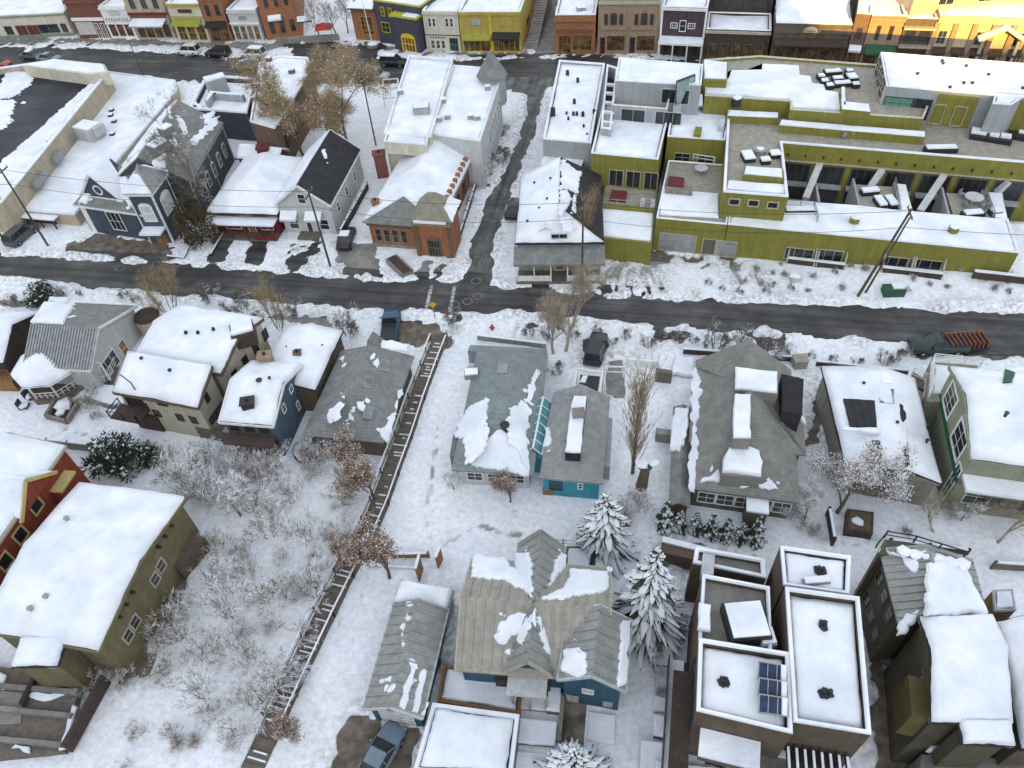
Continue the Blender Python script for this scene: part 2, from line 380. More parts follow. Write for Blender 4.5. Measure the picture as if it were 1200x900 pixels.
    def cover(s, fs, th=.28, cut=9, flatrim=False):
        bm = bmesh.new(); V = {}
        def vv(p):
            k = (round(p.x, 3), round(p.y, 3), round(p.z, 3))
            if k not in V: V[k] = bm.verts.new(p)
            return V[k]
        for f in fs: bm.faces.new([vv(p) for p in f])
        bmesh.ops.subdivide_edges(bm, edges=bm.edges[:], cuts=cut, use_grid_fill=True)
        bd = [v for v in bm.verts if v.is_boundary]; sd = random.random()*50
        c = sum((v.co for v in bd), Vector())/len(bd)
        base = {}
        be = [e for e in bm.edges if e.is_boundary]
        for v in bm.verts:
            q = v.co.copy(); nz = noise.noise(Vector((q.x*.35+sd, q.y*.35, sd)))
            if v.is_boundary:
                d = (c-q); d.z = 0; v.co += d.normalized()*(.08+.16*abs(noise.noise(Vector((q.x*1.1+sd, q.y*1.1, 2)))))
                v.co.z = q.z+(th*((.55+.3*nz) if not flatrim else (.75+.5*nz)))
            else: v.co.z += th*(1+.55*nz+.22*noise.noise(Vector((q.x*1.3+sd, q.y*1.3, 4))))
        r = bmesh.ops.extrude_edge_only(bm, edges=be)
        for v in [g for g in r['geom'] if isinstance(g, bmesh.types.BMVert)]: v.co.z -= th*1.25
        s.part('roof_snow', bm, SNOW, smooth=True)
    def patch(s, fk, px, th=.13, amp=.13, step=.35, dips=0):   # snow left on one slope; outline in pixels, cast on to that slope
        f = s.F[fk]; n = normal(f); P = [on_plane(u, v, f[0]+n*.02, n) for u, v in px]
        P = P if area(P) > 0 else P[::-1]; c0 = sum(P, Vector())/len(P); base = list(P)
        P = jag(P, min(step, .24), amp*1.05, 1.1, random.random()*40, dips)
        for p in P: p.z = pz(f, p.x, p.y)+.02
        slab(s.sn, P, n, th, .26)
        for q in range(random.randint(1, 4)):
            k = random.randrange(len(base)); a = base[k].lerp(base[(k+1) % len(base)], random.random()); a = a+(a-c0).normalized()*random.uniform(.1, .7); r = random.uniform(.06, .3); e = random.uniform(.4, 2.2); g = random.uniform(0, 3)
            Q = [a+Vector((math.cos(t)*r*math.cos(g)-math.sin(t)*r*e*math.sin(g), math.cos(t)*r*math.sin(g)+math.sin(t)*r*e*math.cos(g), 0))*random.uniform(.7, 1.2) for t in (x*.698 for x in range(9))]
            pl = [(p.x, p.y) for p in f]; pl = ccw(pl)
            if not all((pl[(m+1) % len(pl)][0]-pl[m][0])*(a.y-pl[m][1])-(pl[(m+1) % len(pl)][1]-pl[m][1])*(a.x-pl[m][0]) > .2 for m in range(len(pl))): continue
            for p in Q: p.z = pz(f, p.x, p.y)+.02
            slab(s.sn, Q, n, .06, .1)
    def done(s):
        if len(s.sn.verts): s.part('roof_snow', s.sn, SNOW)
        return s
    def at(s, fk, u, v):
        f = s.F[fk]; n = normal(f); return on_plane(u, v, f[0], n), n
    def flat(s, px, zt, wall, zb=-.3, para=.5, pt=.28, deck=None, snow=.2, cap=.1, key='', world=None, capm=None, wname='wall', gap=0):
        P = ccw([(p.x, p.y) for p in (world or [G(u, v, zt) for u, v in px])]); n = len(P); I = inset(P, pt)
        bm = bmesh.new()
        lo = [bm.verts.new((p[0], p[1], zb)) for p in P]; hi = [bm.verts.new((p[0], p[1], zt)) for p in P]
        ih = [bm.verts.new((p.x, p.y, zt)) for p in I]; il = [bm.verts.new((p.x, p.y, zt-para-.3)) for p in I]
        for i in range(n):
            j = (i+1) % n
            for q in ((lo[i], lo[j], hi[j], hi[i]), (hi[i], hi[j], ih[j], ih[i]), (ih[i], ih[j], il[j], il[i])): bm.faces.new(q)
        s.part(wname, bm, wall)
        cc = sum((Vector((p[0], p[1])) for p in P), Vector((0, 0)))/n
        for i in range(n): s.W[key+str(i)] = (Vector(P[i]), Vector(P[(i+1) % n]), cc)
        bm = bmesh.new(); bm.faces.new([bm.verts.new((p.x, p.y, zt-para)) for p in I]); s.part('roof', bm, deck or MEMB)
        s.F[key+'t'] = [Vector((p.x, p.y, zt-para)) for p in I]
        if snow and n == 4:
            J = inset([(p.x, p.y) for p in I], .02+gap); s.cover([[Vector((p.x, p.y, zt-para)) for p in J]], snow, 14, flatrim=True)
        elif snow:
            bm = bmesh.new(); J = inset([(p.x, p.y) for p in I], .04+gap)
            J = jag(J, .6, .06+gap*.35, .8, random.random()*30) if gap or 1 else J
            slab(bm, [Vector((p.x, p.y, zt-para)) for p in J], (0, 0, 1), snow, .3); s.part('roof_snow', bm, SNOW)
        if cap:
            bm = bmesh.new(); A = inset(P, .03); B = inset(P, pt-.02)
            R = [[bm.verts.new((p.x, p.y, z)) for p in Q] for Q, z in ((inset(P, -.015), zt-.03), (inset(P, .02), zt+cap), (inset(P, pt-.05), zt+cap), (inset(P, pt+.03), zt-.03))]
            for a in range(3):
                for i in range(n):
                    j = (i+1) % n; bm.faces.new((R[a][i], R[a][j], R[a+1][j], R[a+1][i]))
            if capm: s.part('coping', bm, capm)
            else: s.part('parapet_snow', bm, SNOW)
        return P
    def wl(s, k):
        a, b, c = s.W[k]; e = (b-a).normalized(); n = Vector((e.y, -e.x))
        if n.dot(a-c) < 0: n = -n
        return a, e, n
    def hit(s, k, u, v):
        a, e, n = s.wl(k); p = on_plane(u, v, Vector((a.x, a.y, 0)), Vector((n.x, n.y, 0)))
        return (Vector((p.x, p.y))-a).dot(e), p.z
    def win(s, k, r, fm=None, pm=None, nx=2, ny=2, name='window', fw=.1, dep=.06, sill=False):
        s0, z1 = s.hit(k, r[0], r[1]); s1, z0 = s.hit(k, r[2], r[3])
        if s0 > s1: s0, s1 = s1, s0
        if z0 > z1: z0, z1 = z1, z0
        return s.winm(k, s0, s1, z0, z1, fm, pm, nx, ny, name, fw, dep)
    def winc(s, k, u, v, w, h, **kw):
        q, z = s.hit(k, u, v); return s.winm(k, q-w/2, q+w/2, z-h/2, z+h/2, **kw)
    def winm(s, k, s0, s1, z0, z1, fm=None, pm=None, nx=2, ny=2, name='window', fw=.1, dep=.06):
        a, e, n = s.wl(k); fm = fm or WHITE; pm = pm or GLASS
        def P(q, z, o): p = a+e*q+n*o; return Vector((p.x, p.y, z))
        bm = bmesh.new()
        def bar(q0, q1, y0, y1, d):
            c = P((q0+q1)/2, (y0+y1)/2, d/2); hexa(bm, c, Vector((e.x, e.y, 0))*(q1-q0)/2, Vector((n.x, n.y, 0))*d/2, Vector((0, 0, 1))*(y1-y0)/2)
        bar(s0, s0+fw, z0, z1, dep); bar(s1-fw, s1, z0, z1, dep); bar(s0+fw, s1-fw, z1-fw, z1, dep); bar(s0+fw, s1-fw, z0, z0+fw, dep*1.4)
        m = .05
        for i in range(1, nx): q = s0+(s1-s0)*i/nx; bar(q-m/2, q+m/2, z0+fw, z1-fw, dep*.8)
        for i in range(1, ny): y = z0+(z1-z0)*i/ny; bar(s0+fw, s1-fw, y-m/2, y+m/2, dep*.7)
        o = s.part(name, bm, fm)
        bm = bmesh.new(); bar(s0+fw*.5, s1-fw*.5, z0+fw*.5, z1-fw*.5, dep*.35); s.part('pane' if name != 'garage_door' else 'panel', bm, pm, o)
        return o
    def wbox(s, k, s0, s1, z0, z1, d0, d1, m, name, parent=None, label=None):  # a box on a wall: along, height, out from the wall
        a, e, n = s.wl(k); bm = bmesh.new(); c = a+e*(s0+s1)/2+n*(d0+d1)/2
        hexa(bm, Vector((c.x, c.y, (z0+z1)/2)), Vector((e.x, e.y, 0))*(s1-s0)/2, Vector((n.x, n.y, 0))*(d1-d0)/2, Vector((0, 0, (z1-z0)/2)))
        return s.part(name, bm, m, parent, label)
    def awn(s, k, s0, s1, z, d, drop, m, snow=True, name='awning'):
        a, e, n = s.wl(k); P = [a+e*s0, a+e*s1]; bm = bmesh.new()
        t = [Vector((p.x, p.y, z)) for p in P]; u = [Vector((p.x+n.x*d, p.y+n.y*d, z-drop)) for p in P]
        for dz in (0, -.08): 
            vs = [bm.verts.new(p+Vector((0, 0, dz))) for p in (t[0], t[1], u[1], u[0])]; bm.faces.new(vs)
        v1 = [bm.verts.new(p) for p in (u[0], u[1], u[1]-Vector((0, 0, .25)), u[0]-Vector((0, 0, .25)))]; bm.faces.new(v1)
        o = s.part(name, bm, m)
        if snow:
            bm = bmesh.new(); q = [t[0], t[1], u[1], u[0]]; q = q if area(q) > 0 else q[::-1]; q = jag(q, .4, .05, 1)
            slab(bm, q, normal([t[0], t[1], u[1]]), .14); s.part('awning_snow', bm, SNOW, o)
        return o
    def bare(s, fk, px, lift=.5, m=None, name='bare_roof_patch'):
        f = s.F[fk]; n = normal(f); P = [on_plane(u, v, f[0]+n*lift, n) for u, v in px]; P = P if area(P) > 0 else P[::-1]; P = jag(P, .3, .05, 1.2, 3); bm = bmesh.new()
        A = [bm.verts.new(p) for p in P]; B = [bm.verts.new(p-n*(lift-.02)) for p in P]; k = len(P); bm.faces.new(A)
        for i in range(k): bm.faces.new((B[i], B[(i+1) % k], A[(i+1) % k], A[i]))
        bmesh.ops.triangulate(bm, faces=[bm.faces[0]] if len(bm.faces[:1]) else []) if False else None
        s.part(name, bm, m or SHINGD)
    def melt(s, fk, u, v, r=.5, th=.34):        # warm vent with the snow thawed round it
        p, n = s.at(fk, u, v); P = [p+Vector((math.cos(a*.52)*r*random.uniform(.65, 1.15), math.sin(a*.52)*r*random.uniform(.8, 1.5), th)) for a in range(12)]; bm = bmesh.new(); c = bm.verts.new(p+Vector((0, 0, th+.04))); V = [bm.verts.new(q) for q in P]; W = [bm.verts.new(Vector((q.x, q.y, p.z-.02))) for q in P]
        for i in range(12): bm.faces.new((c, V[i], V[(i+1) % 12])); bm.faces.new((V[i], W[i], W[(i+1) % 12], V[(i+1) % 12]))
        s.part('thawed_patch', bm, BLACK); s.pipe(fk, u, v, .7, .09, BLACK)
    def pipe(s, fk, u, v, h=.5, r=.1, m=None, name='vent_pipe'):
        p, n = s.at(fk, u, v); bm = bmesh.new(); tube(bm, p-Vector((0, 0, .1)), p+Vector((0, 0, h)), r, r, 8); tube(bm, p+Vector((0, 0, h)), p+Vector((0, 0, h+.08)), r*1.5, r*1.5, 8); s.part(name, bm, m or STEEL)
    def unit(s, fk, u, v, w=1.2, l=.9, h=.8, m=None, name='roof_vent', ax=(1, 0), snow=True):
        p, n = s.at(fk, u, v); bm = bmesh.new(); box(bm, p+Vector((0, 0, h/2)), (w, l, h), ax); box(bm, p+Vector((0, 0, h+.04)), (w*.8, l*.8, .1), ax); o = s.part(name, bm, m or STEEL)
        if snow:
            bm = bmesh.new(); box(bm, p+Vector((0, 0, h+.17)), (w*.9, l*.9, .16), ax); s.part('unit_snow', bm, SNOW, o)
    def chimney(s, fk, u, v, w=.9, h=1.4, m=None, cap=True, snow=False):
        p, n = s.at(fk, u, v); bm = bmesh.new(); box(bm, p+Vector((0, 0, h/2-.4)), (w, w*.8, h+.8), (1, .1)); box(bm, p+Vector((0, 0, h+.06)), (w*1.2, w, .12), (1, .1)); o = s.part('chimney', bm, m or BRICKR)
        bm = bmesh.new(); tube(bm, p+Vector((0, 0, h+.1)), p+Vector((0, 0, h+.4)), .16, .14, 8); s.part('flue', bm, BLACK, o)
    def sky(s, fk, px, m=None, fm=None, up=.1):
        f = s.F[fk]; n = normal(f); P = [on_plane(u, v, f[0]+n*up, n) for u, v in px]; P = P if area(P) > 0 else P[::-1]
        bm = bmesh.new(); A = [bm.verts.new(p-n*(up+.03)) for p in P]; B = [bm.verts.new(p) for p in P]
        c = sum(P, Vector())/len(P); I = [bm.verts.new(p.lerp(c, .14)) for p in P]; k = len(P)
        for i in range(k):
            j = (i+1) % k; bm.faces.new((A[i], A[j], B[j], B[i])); bm.faces.new((B[i], B[j], I[j], I[i]))
        o = s.part('skylight', bm, fm or STEEL); bm = bmesh.new(); bm.faces.new([bm.verts.new(p.lerp(c, .13)-n*.02) for p in P]); s.part('pane', bm, m or GLASSB, o)
    def rail(s, pts, h=1.0, m=None, name='railing', parent=None, posts=1.5, bars=3):
        bm = bmesh.new(); rail_mesh(bm, pts, h, posts, bars); return s.part(name, bm, m or WHITE, parent)
    def vrail(s, px, z, **k): return s.rail([G(u, v, z) for u, v in px], **k)
    def pblock(s, px, zt, zb, m, name, parent=None, label=None):
        bm = bmesh.new(); P = ccw([(p.x, p.y) for p in (G(u, v, zt) for u, v in px)]); prism(bm, P, zb, zt)
        k = name+str(len(s.W)); cc = sum((Vector(p) for p in P), Vector((0, 0)))/len(P)
        for i in range(len(P)): s.W[name+str(i)] = (Vector(P[i]), Vector(P[(i+1) % len(P)]), cc)
        s.F[name+'t'] = [Vector((p[0], p[1], zt)) for p in P]
        return s.part(name, bm, m, parent, label)
    def psnow(s, px, z, th=.18, name='roof_snow', amp=.12, parent=None):
        bm = bmesh.new(); P = ccw([(p.x, p.y) for p in (G(u, v, z) for u, v in px)]); P = jag([Vector(p) for p in P], .5, amp, .9, random.random()*30)
        slab(bm, [Vector((p.x, p.y, z)) for p in P], (0, 0, 1), th, .15); return s.part(name, bm, SNOW, parent)
def rail_mesh(bm, pts, h=1.0, posts=1.5, bars=3, t=.06):
    for i in range(len(pts)-1):
        a, b = Vector(pts[i]), Vector(pts[i+1]); L = (b-a).length; k = max(1, int(L/posts))
        for j in range(k+1):
            q = a.lerp(b, j/k); beam(bm, q, q+Vector((0, 0, h)), t*1.3, t*1.3)
        for j in range(bars):
            z = h*(1-j/max(bars, 1))-.05; beam(bm, a+Vector((0, 0, z)), b+Vector((0, 0, z)), t, t*(1.4 if j == 0 else .7))
# ================================================================== the setting
def vnoise(x, y, s, seed):
    rs = np.random.RandomState(seed); n = 256; L = rs.rand(n, n)
    u, v = x/s+1000, y/s+1000; i, j = np.floor(u).astype(int), np.floor(v).astype(int); a, b = u-i, v-j
    a = a*a*(3-2*a); b = b*b*(3-2*b); i %= n; j %= n; i1, j1 = (i+1) % n, (j+1) % n
    return (L[i, j]*(1-a)+L[i1, j]*a)*(1-b)+(L[i, j1]*(1-a)+L[i1, j1]*a)*b-.5
def sdist(P, X, Y, closed=True):
    d = np.full(X.shape, 1e9); ins = np.zeros(X.shape, bool); n = len(P)
    for i in range(n if closed else n-1):
        ax, ay = P[i]; bx, by = P[(i+1) % n]; ex, ey = bx-ax, by-ay; wx, wy = X-ax, Y-ay
        t = np.clip((wx*ex+wy*ey)/(ex*ex+ey*ey+1e-9), 0, 1); d = np.minimum(d, np.hypot(wx-ex*t, wy-ey*t))
        if closed and abs(by-ay) > 1e-9:
            c = ((ay <= Y) != (by <= Y)) & (X < (bx-ax)*(Y-ay)/(by-ay)+ax); ins ^= c
    return np.where(ins, -d, d)
BARE = []     # name, photo outline, material, berm, edge noise
def bare(name, px, m, berm=0, en=.5, grow=1.0): BARE.append((name, [tuple(G(u, v)[:2]) for u, v in px], m, berm, en, grow))
PARK = [(-60, 296), (0, 299), (112, 306), (187, 310), (300, 319), (400, 326), (475, 332), (545, 331), (572, 335), (600, 340), (700, 347), (800, 352), (900, 356), (1025, 364), (1200, 369), (1290, 371), (1900, 385),
        (1900, 428), (1290, 404), (1200, 400), (1070, 400), (975, 393), (900, 387), (775, 382), (700, 374), (600, 366), (475, 364), (400, 360), (300, 351), (200, 345), (100, 336), (0, 322), (-60, 318)]
bare('road', PARK, ASPH, .5, .45, 2)
bare('side_street', [(546, 340), (552, 300), (560, 267), (571, 240), (586, 213), (600, 180), (609, 160), (617, 132), (618, 112), (600, 108), (600, 96), (650, 96), (639, 108), (631, 135), (622, 165), (611, 195), (600, 222), (589, 248), (580, 275), (576, 305), (571, 345)], ASPG, .25, .3, 1.5)
bare('main_street', [(-60, 57), (0, 57), (100, 57), (200, 63), (300, 72), (345, 69), (345, 52), (440, 54), (440, 70), (500, 72), (600, 70), (700, 67), (900, 76), (1290, 90), (1290, 135), (900, 112), (650, 106), (600, 106), (480, 100), (430, 98), (330, 100), (220, 97), (130, 88), (-60, 80)], ASPH, .35, .7, 2)
bare('sidewalk', [(-60, 48), (95, 45), (205, 48), (300, 51), (420, 50), (500, 61), (620, 64), (770, 66), (900, 73), (1290, 84), (1290, 88), (900, 74.5), (770, 67), (620, 66), (500, 64), (420, 53), (300, 58), (205, 55), (95, 51), (-60, 53)], CONC, 0, 1.2, 1)
bare('stone_path', [(628, 66), (620, 40), (640, 0), (652, 0), (652, 66)], CONC, 0, .6, .6)
bare('forecourt', [(82, 288), (110, 277), (202, 287), (195, 306), (120, 303), (74, 296)], DIRT, 0, .9, .6)
bare('parking_bay', [(252, 278), (271, 278), (262, 305), (245, 304)], ASPH, 0, .35, .6)
bare('parking_bay', [(297, 280), (316, 281), (303, 310), (288, 308)], ASPH, 0, .35, .6)
bare('parking_bay', [(345, 290), (374, 288), (368, 316), (337, 313)], ASPH, 0, 1.5, .6)
bare('driveway', [(397, 287), (438, 288), (449, 326), (400, 323)], CONC, 0, .6, .6)
bare('path', [(497, 306), (504, 306), (497, 328), (490, 328)], CONC, 0, .5, .6)
bare('path', [(521, 300), (533, 298), (518, 322), (510, 325)], DIRT, 0, .9, .6)
bare('path', [(631, 306), (642, 306), (635, 342), (626, 342)], DIRT, 0, .5, .6)
bare('driveway', [(462, 384), (480, 378), (530, 386), (521, 404), (466, 402)], DIRT, 0, .8, .6)
bare('driveway', [(358, 373), (390, 374), (392, 388), (352, 385)], CONC, 0, .8, .6)
bare('path', [(300, 367), (345, 372), (350, 378), (300, 374)], CONC, 0, .5, .6)
bare('path', [(-40, 351), (45, 354), (45, 358), (-40, 356)], CONC, 0, .6, .6)
bare('parking_pad', [(615, 378), (660, 383), (662, 390), (615, 388)], ASPH, 0, .8, .6)
bare('driveway', [(708, 420), (732, 420), (730, 466), (711, 463)], CONC, 0, .5, .6)
bare('driveway', [(684, 400), (712, 402), (711, 424), (688, 424)], ASPH, 0, .5, .6)
bare('parking_pad', [(772, 388), (800, 390), (798, 402), (770, 400)], DIRT, 0, .9, .6)
bare('verge', [(880, 394), (920, 398), (915, 408), (885, 404)], DIRT, 0, 1.2, .6)
bare('parking_pad', [(1068, 396), (1290, 398), (1290, 425), (1180, 420), (1072, 418)], ASPG, 0, 1.0, .6)
bare('driveway', [(412, 838), (500, 850), (480, 930), (372, 925)], DIRT, 0, .6, .6)
bare('path', [(958, 440), (968, 440), (962, 520), (946, 520)], DIRT, 0, .8, .6)
bare('yard', [(1012, 700), (1085, 780), (1085, 960), (1030, 960)], DIRT, 0, .8, .6)
bare('yard', [(772, 630), (885, 662), (880, 690), (780, 668)], DIRT, 0, .8, .6)
bare('yard', [(505, 715), (530, 715), (510, 790), (497, 790)], DIRT, 0, .8, .4)
bare('yard', [(200, 640), (225, 660), (170, 790), (140, 800)], DIRT, 0, 1.2, .4)
bare('flower_bed', [(556, 215), (572, 165), (590, 150), (584, 190), (570, 218)], DIRT, 0, 1.2, .4)
bare('flower_bed', [(690, 290), (770, 296), (860, 303), (862, 310), (770, 303), (690, 300)], DIRT, 0, 1.6, .4)
TRK = [[(722, 305), (711, 320), (706, 345)], [(729, 304), (717, 322), (714, 347)], [(733, 306), (724, 322), (722, 347)], [(751, 298), (742, 318), (741, 347)], [(757, 299), (751, 322), (756, 347)],
       [(763, 299), (764, 322), (775, 346)], [(766, 298), (769, 318), (778, 344)], [(745, 300), (735, 322), (733, 345)], [(850, 305), (862, 322), (868, 332)], [(884, 322), (892, 334)], [(759, 300), (757, 325), (763, 347)]]
TRK = [[tuple(G(u, v)[:2]) for u, v in t] for t in TRK]
FOOT = [[tuple(G(u, v)[:2]) for u, v in t] for t in ([(535, 370), (530, 405), (518, 440), (512, 500), (506, 560)], [(540, 372), (536, 410), (525, 445)], [(748, 430), (738, 480), (725, 520), (715, 560)], [(655, 640), (560, 615), (520, 640)], [(430, 670), (420, 720), (405, 790)], [(545, 600), (580, 625), (640, 632), (690, 660)], [(520, 470), (512, 520), (500, 600), (505, 650)], [(745, 590), (700, 610), (640, 605), (600, 600)], [(720, 470), (725, 520), (720, 580)], [(385, 690), (400, 740), (395, 800), (375, 860)], [(30, 440), (45, 470), (60, 500), (100, 510)], [(90, 460), (80, 500), (60, 515)], [(150, 880), (200, 850), (260, 870)], [(930, 600), (960, 630), (1000, 640), (1060, 620)], [(880, 600), (920, 590), (950, 580)], [(745, 700), (755, 760), (752, 830), (760, 890)], [(650, 320), (700, 330), (760, 335)], [(800, 340), (880, 350), (960, 352)], [(1060, 335), (1120, 345), (1180, 355)], [(455, 240), (470, 200), (440, 180)], [(330, 160), (380, 190), (420, 210)], [(300, 560), (320, 600), (300, 660), (320, 720)])]
_w0, _w1 = G(862, 300), G(1168, 311); _wd = (_w1-_w0).normalized(); _wn = Vector((_wd.y, -_wd.x, 0))
def yard(x, y):        # the snowy slope that climbs to the right before the long block
    dx, dy = x-_w0.x, y-_w0.y; a = dx*_wd.x+dy*_wd.y; d = dx*_wn.x+dy*_wn.y
    k = np.clip(a/30.0, 0, 1); k = k*k*(3-2*k); f = np.clip(1-(d-.5)/8.0, 0, 1); f = f*f*(3-2*f)
    return 2.1*k*f*np.clip((44-a)/6, 0, 1)*np.clip((d+8)/3, 0, 1)
def GZ(u, v):
    z = 0.0
    for i in range(6): p = G(u, v, z); z = float(yard(p.x, p.y))
    return p
def build_ground():
    st = .4; xs = np.arange(-150, 132, st); ys = np.arange(8, 262, st); X, Y = np.meshgrid(xs, ys)
    n1 = vnoise(X, Y, 7, 1); n2 = vnoise(X, Y, 2.1, 2); n3 = vnoise(X, Y, .9, 3); n4 = vnoise(X, Y, 22, 4); n6 = vnoise(X, Y, .5, 6)
    h = .22+.22*n1+.14*n2+.08*n3+.2*n4
    h = np.maximum(h, .12+.05*n3)
    hole = np.full(X.shape, 9.0)
    for (nm, P, m, berm, en, gr) in BARE:
        P0 = np.array(P); bx0, by0 = P0.min(0)-6; bx1, by1 = P0.max(0)+6
        ok = (X > bx0) & (X < bx1) & (Y > by0) & (Y < by1)
        s = sdist(P, X[ok], Y[ok])+en*(1.5*n2[ok]+1.2*n3[ok]+.9*n6[ok])
        hole[ok] = np.minimum(hole[ok], s)
        if berm: h[ok] += berm*np.exp(-((s-1.0)/.7)**2)*np.clip(.35+1.6*n1[ok]+1.2*n2[ok]+.6*n3[ok], 0, 1.2)
    for t in TRK: hole = np.minimum(hole, sdist(t, X, Y, False)-.22+.5*n3+.35*n2)
    for t in FOOT: h -= .13*np.exp(-(sdist(t, X, Y, False)/.27)**2)*(n6 > -.08)
    k = np.clip((hole+.45)/.9, 0, 1); k = k*k*(3-2*k)
    h = -.14+(h+.14)*k
    h = h+yard(X, Y)*(hole > -.2)
    ny, nx = X.shape
    grime = (np.clip(1.25-hole/2.6, 0, 1)*np.clip(.55+1.5*n2+1.1*n3+.6*n1, 0, 1)).ravel()
    V = np.stack([X, Y, h], -1).reshape(-1, 3); idx = np.arange(nx*ny).reshape(ny, nx)
    fc = np.stack([idx[:-1, :-1], idx[:-1, 1:], idx[1:, 1:], idx[1:, :-1]], -1).reshape(-1, 4)
    ring = [idx[0, 0], idx[0, -1], idx[-1, -1], idx[-1, 0]]; V = V.tolist(); fc = fc.tolist()
    for edge, (ox, oy) in ((idx[0, :], (0, -1)), (idx[:, -1], (1, 0)), (idx[-1, ::-1], (0, 1)), (idx[::-1, 0], (-1, 0))):
        b = len(V)
        for q in (edge[0], edge[-1]):
            x, y, z = V[q]; V.append([(2500 if x > 0 else -2500) if ox == 0 else ox*2500, (2700 if y > 100 else -2500) if oy == 0 else (2700 if oy > 0 else -2500), -.2])
        fc.append([int(q) for q in edge]+[b+1, b])
    me = bpy.data.meshes.new('ground'); me.from_pydata(V, [], fc); me.validate()
    for p in me.polygons: p.use_smooth = True
    ga = me.attributes.new('grime', 'FLOAT', 'POINT'); gv = np.zeros(len(me.vertices), np.float32); gv[:len(grime)] = grime; ga.data.foreach_set('value', gv)
    o = bpy.data.objects.new('ground', me); C.objects.link(o); o['kind'] = 'structure'
    m = mat('ground_snow', (.84, .86, .885), .7, .07, .5, .5, 2.2, spec=.15, col2=(.8, .83, .87), mixs=.12).copy(); m.name = 'ground_snow'
    t = m.node_tree; N = t.nodes; L = t.links; g = N.new('ShaderNodeNewGeometry'); sp = N.new('ShaderNodeSeparateXYZ'); L.new(g.outputs['Position'], sp.inputs[0])
    nz = N.new('ShaderNodeTexNoise'); nz.inputs['Scale'].default_value = .9; nz.inputs['Detail'].default_value = 5
    L.new(g.outputs['Position'], nz.inputs['Vector'])
    ad = N.new('ShaderNodeMath'); ad.operation = 'MULTIPLY_ADD'; ad.inputs[1].default_value = -.16; L.new(nz.outputs['Fac'], ad.inputs[0]); L.new(sp.outputs['Z'], ad.inputs[2])
    mr = N.new('ShaderNodeMapRange'); mr.inputs[1].default_value = -.13; mr.inputs[2].default_value = -.01; L.new(ad.outputs[0], mr.inputs[0])
    b = N['Principled BSDF']; src = b.inputs['Base Color'].links[0].from_socket
    mx = N.new('ShaderNodeMix'); mx.data_type = 'RGBA'; mx.inputs['A'].default_value = (.3, .285, .265, 1); L.new(mr.outputs[0], mx.inputs['Factor'])
    at = N.new('ShaderNodeAttribute'); at.attribute_name = 'grime'; n5 = N.new('ShaderNodeTexNoise'); n5.inputs['Scale'].default_value = 2.4; n5.inputs['Detail'].default_value = 6; L.new(g.outputs['Position'], n5.inputs['Vector'])
    r5 = N.new('ShaderNodeMapRange'); r5.inputs[1].default_value = .4; r5.inputs[2].default_value = .66; L.new(n5.outputs['Fac'], r5.inputs[0]); m6 = N.new('ShaderNodeMath'); m6.operation = 'MULTIPLY'; L.new(at.outputs['Fac'], m6.inputs[0]); L.new(r5.outputs[0], m6.inputs[1])
    m7 = N.new('ShaderNodeMix'); m7.data_type = 'RGBA'; m7.inputs['B'].default_value = (.36, .345, .32, 1); L.new(m6.outputs[0], m7.inputs['Factor']); L.new(src, m7.inputs['A']); L.new(m7.outputs['Result'], mx.inputs['B']); L.new(mx.outputs['Result'], b.inputs['Base Color'])
    me.materials.append(m)
    for i, (nm, P, mm, berm, en, gr) in enumerate(BARE):
        bm = bmesh.new(); Q = inset(ccw(P), -gr); f = bm.faces.new([bm.verts.new((p.x, p.y, -.03+.0041*(len(BARE)-i))) for p in Q]); bmesh.ops.triangulate(bm, faces=[f]); struct(nm, bm, mm)
build_ground()
ROADZ = -.03+.0041*len(BARE)
# unseen mountainside behind the camera, shaped so its evening shade lies over the town
def build_hill():
    Yh = -240.0; xs = np.concatenate([np.linspace(-700, 20, 40), np.linspace(24, 60, 60), np.linspace(64, 900, 40)]); V = []; fc = []
    tn = math.tan(math.radians(SUN_EL))
    for i, x in enumerate(xs):
        # crest so that the edge of the shade crosses the shop fronts
        xs_ = x+ (118-Yh)*math.tan(math.radians(SUN_AZ-180))
        z = 3.8-.12*(xs_-62)+5/(1+math.exp(min(60, (xs_-51.5)*1.5)))+(118-Yh)*tn/math.cos(math.radians(SUN_AZ-180)); z = max(z, 2)+1.2*math.sin(x*.13)+.8*math.sin(x*.31+1)
        for (y, k) in ((Yh+150, 0), (Yh+110, .18), (Yh+60, .5), (Yh+25, .8), (Yh, 1.0), (Yh-60, .75), (Yh-200, .0)):
            V.append((x, y, z*k+(3*math.sin(x*.05+y*.07) if 0 < k < 1 else 0)-.3*(k == 0)))
    r = 7
    for i in range(len(xs)-1):
        for j in range(r-1): a = i*r+j; fc.append((a, a+r, a+r+1, a+1))
    me = bpy.data.meshes.new('hills'); me.from_pydata(V, [], fc); o = bpy.data.objects.new('hills', me); C.objects.link(o); o['kind'] = 'structure'
    me.materials.append(mat('wooded_snowy_hill', (.6, .62, .64), .9, .3, .05, .4, .3, col2=(.16, .16, .14), mixs=.04))
build_hill()
def sheet(name, px, m, z=None):
    bm = bmesh.new(); P = ccw([(p.x, p.y) for p in (G(u, v) for u, v in px)]); bm.faces.new([bm.verts.new((p[0], p[1], ROADZ+.004 if z is None else z)) for p in P]); return struct(name, bm, m)
PAINT = mat('worn_road_paint', (.5, .5, .48), .8, .4, 2, .1, col2=(.2, .2, .2), mixs=3)
sheet('crosswalk_marking', [(504, 335), (508, 335), (501, 365), (497, 365)], PAINT); sheet('crosswalk_marking', [(531, 336), (535, 336), (529, 366), (525, 366)], PAINT)
sheet('crosswalk_marking', [(411, 75), (414, 75), (403, 97), (399, 97)], PAINT)
sheet('crosswalk_marking', [(420, 76), (423, 76), (412, 98), (408, 98)], PAINT)
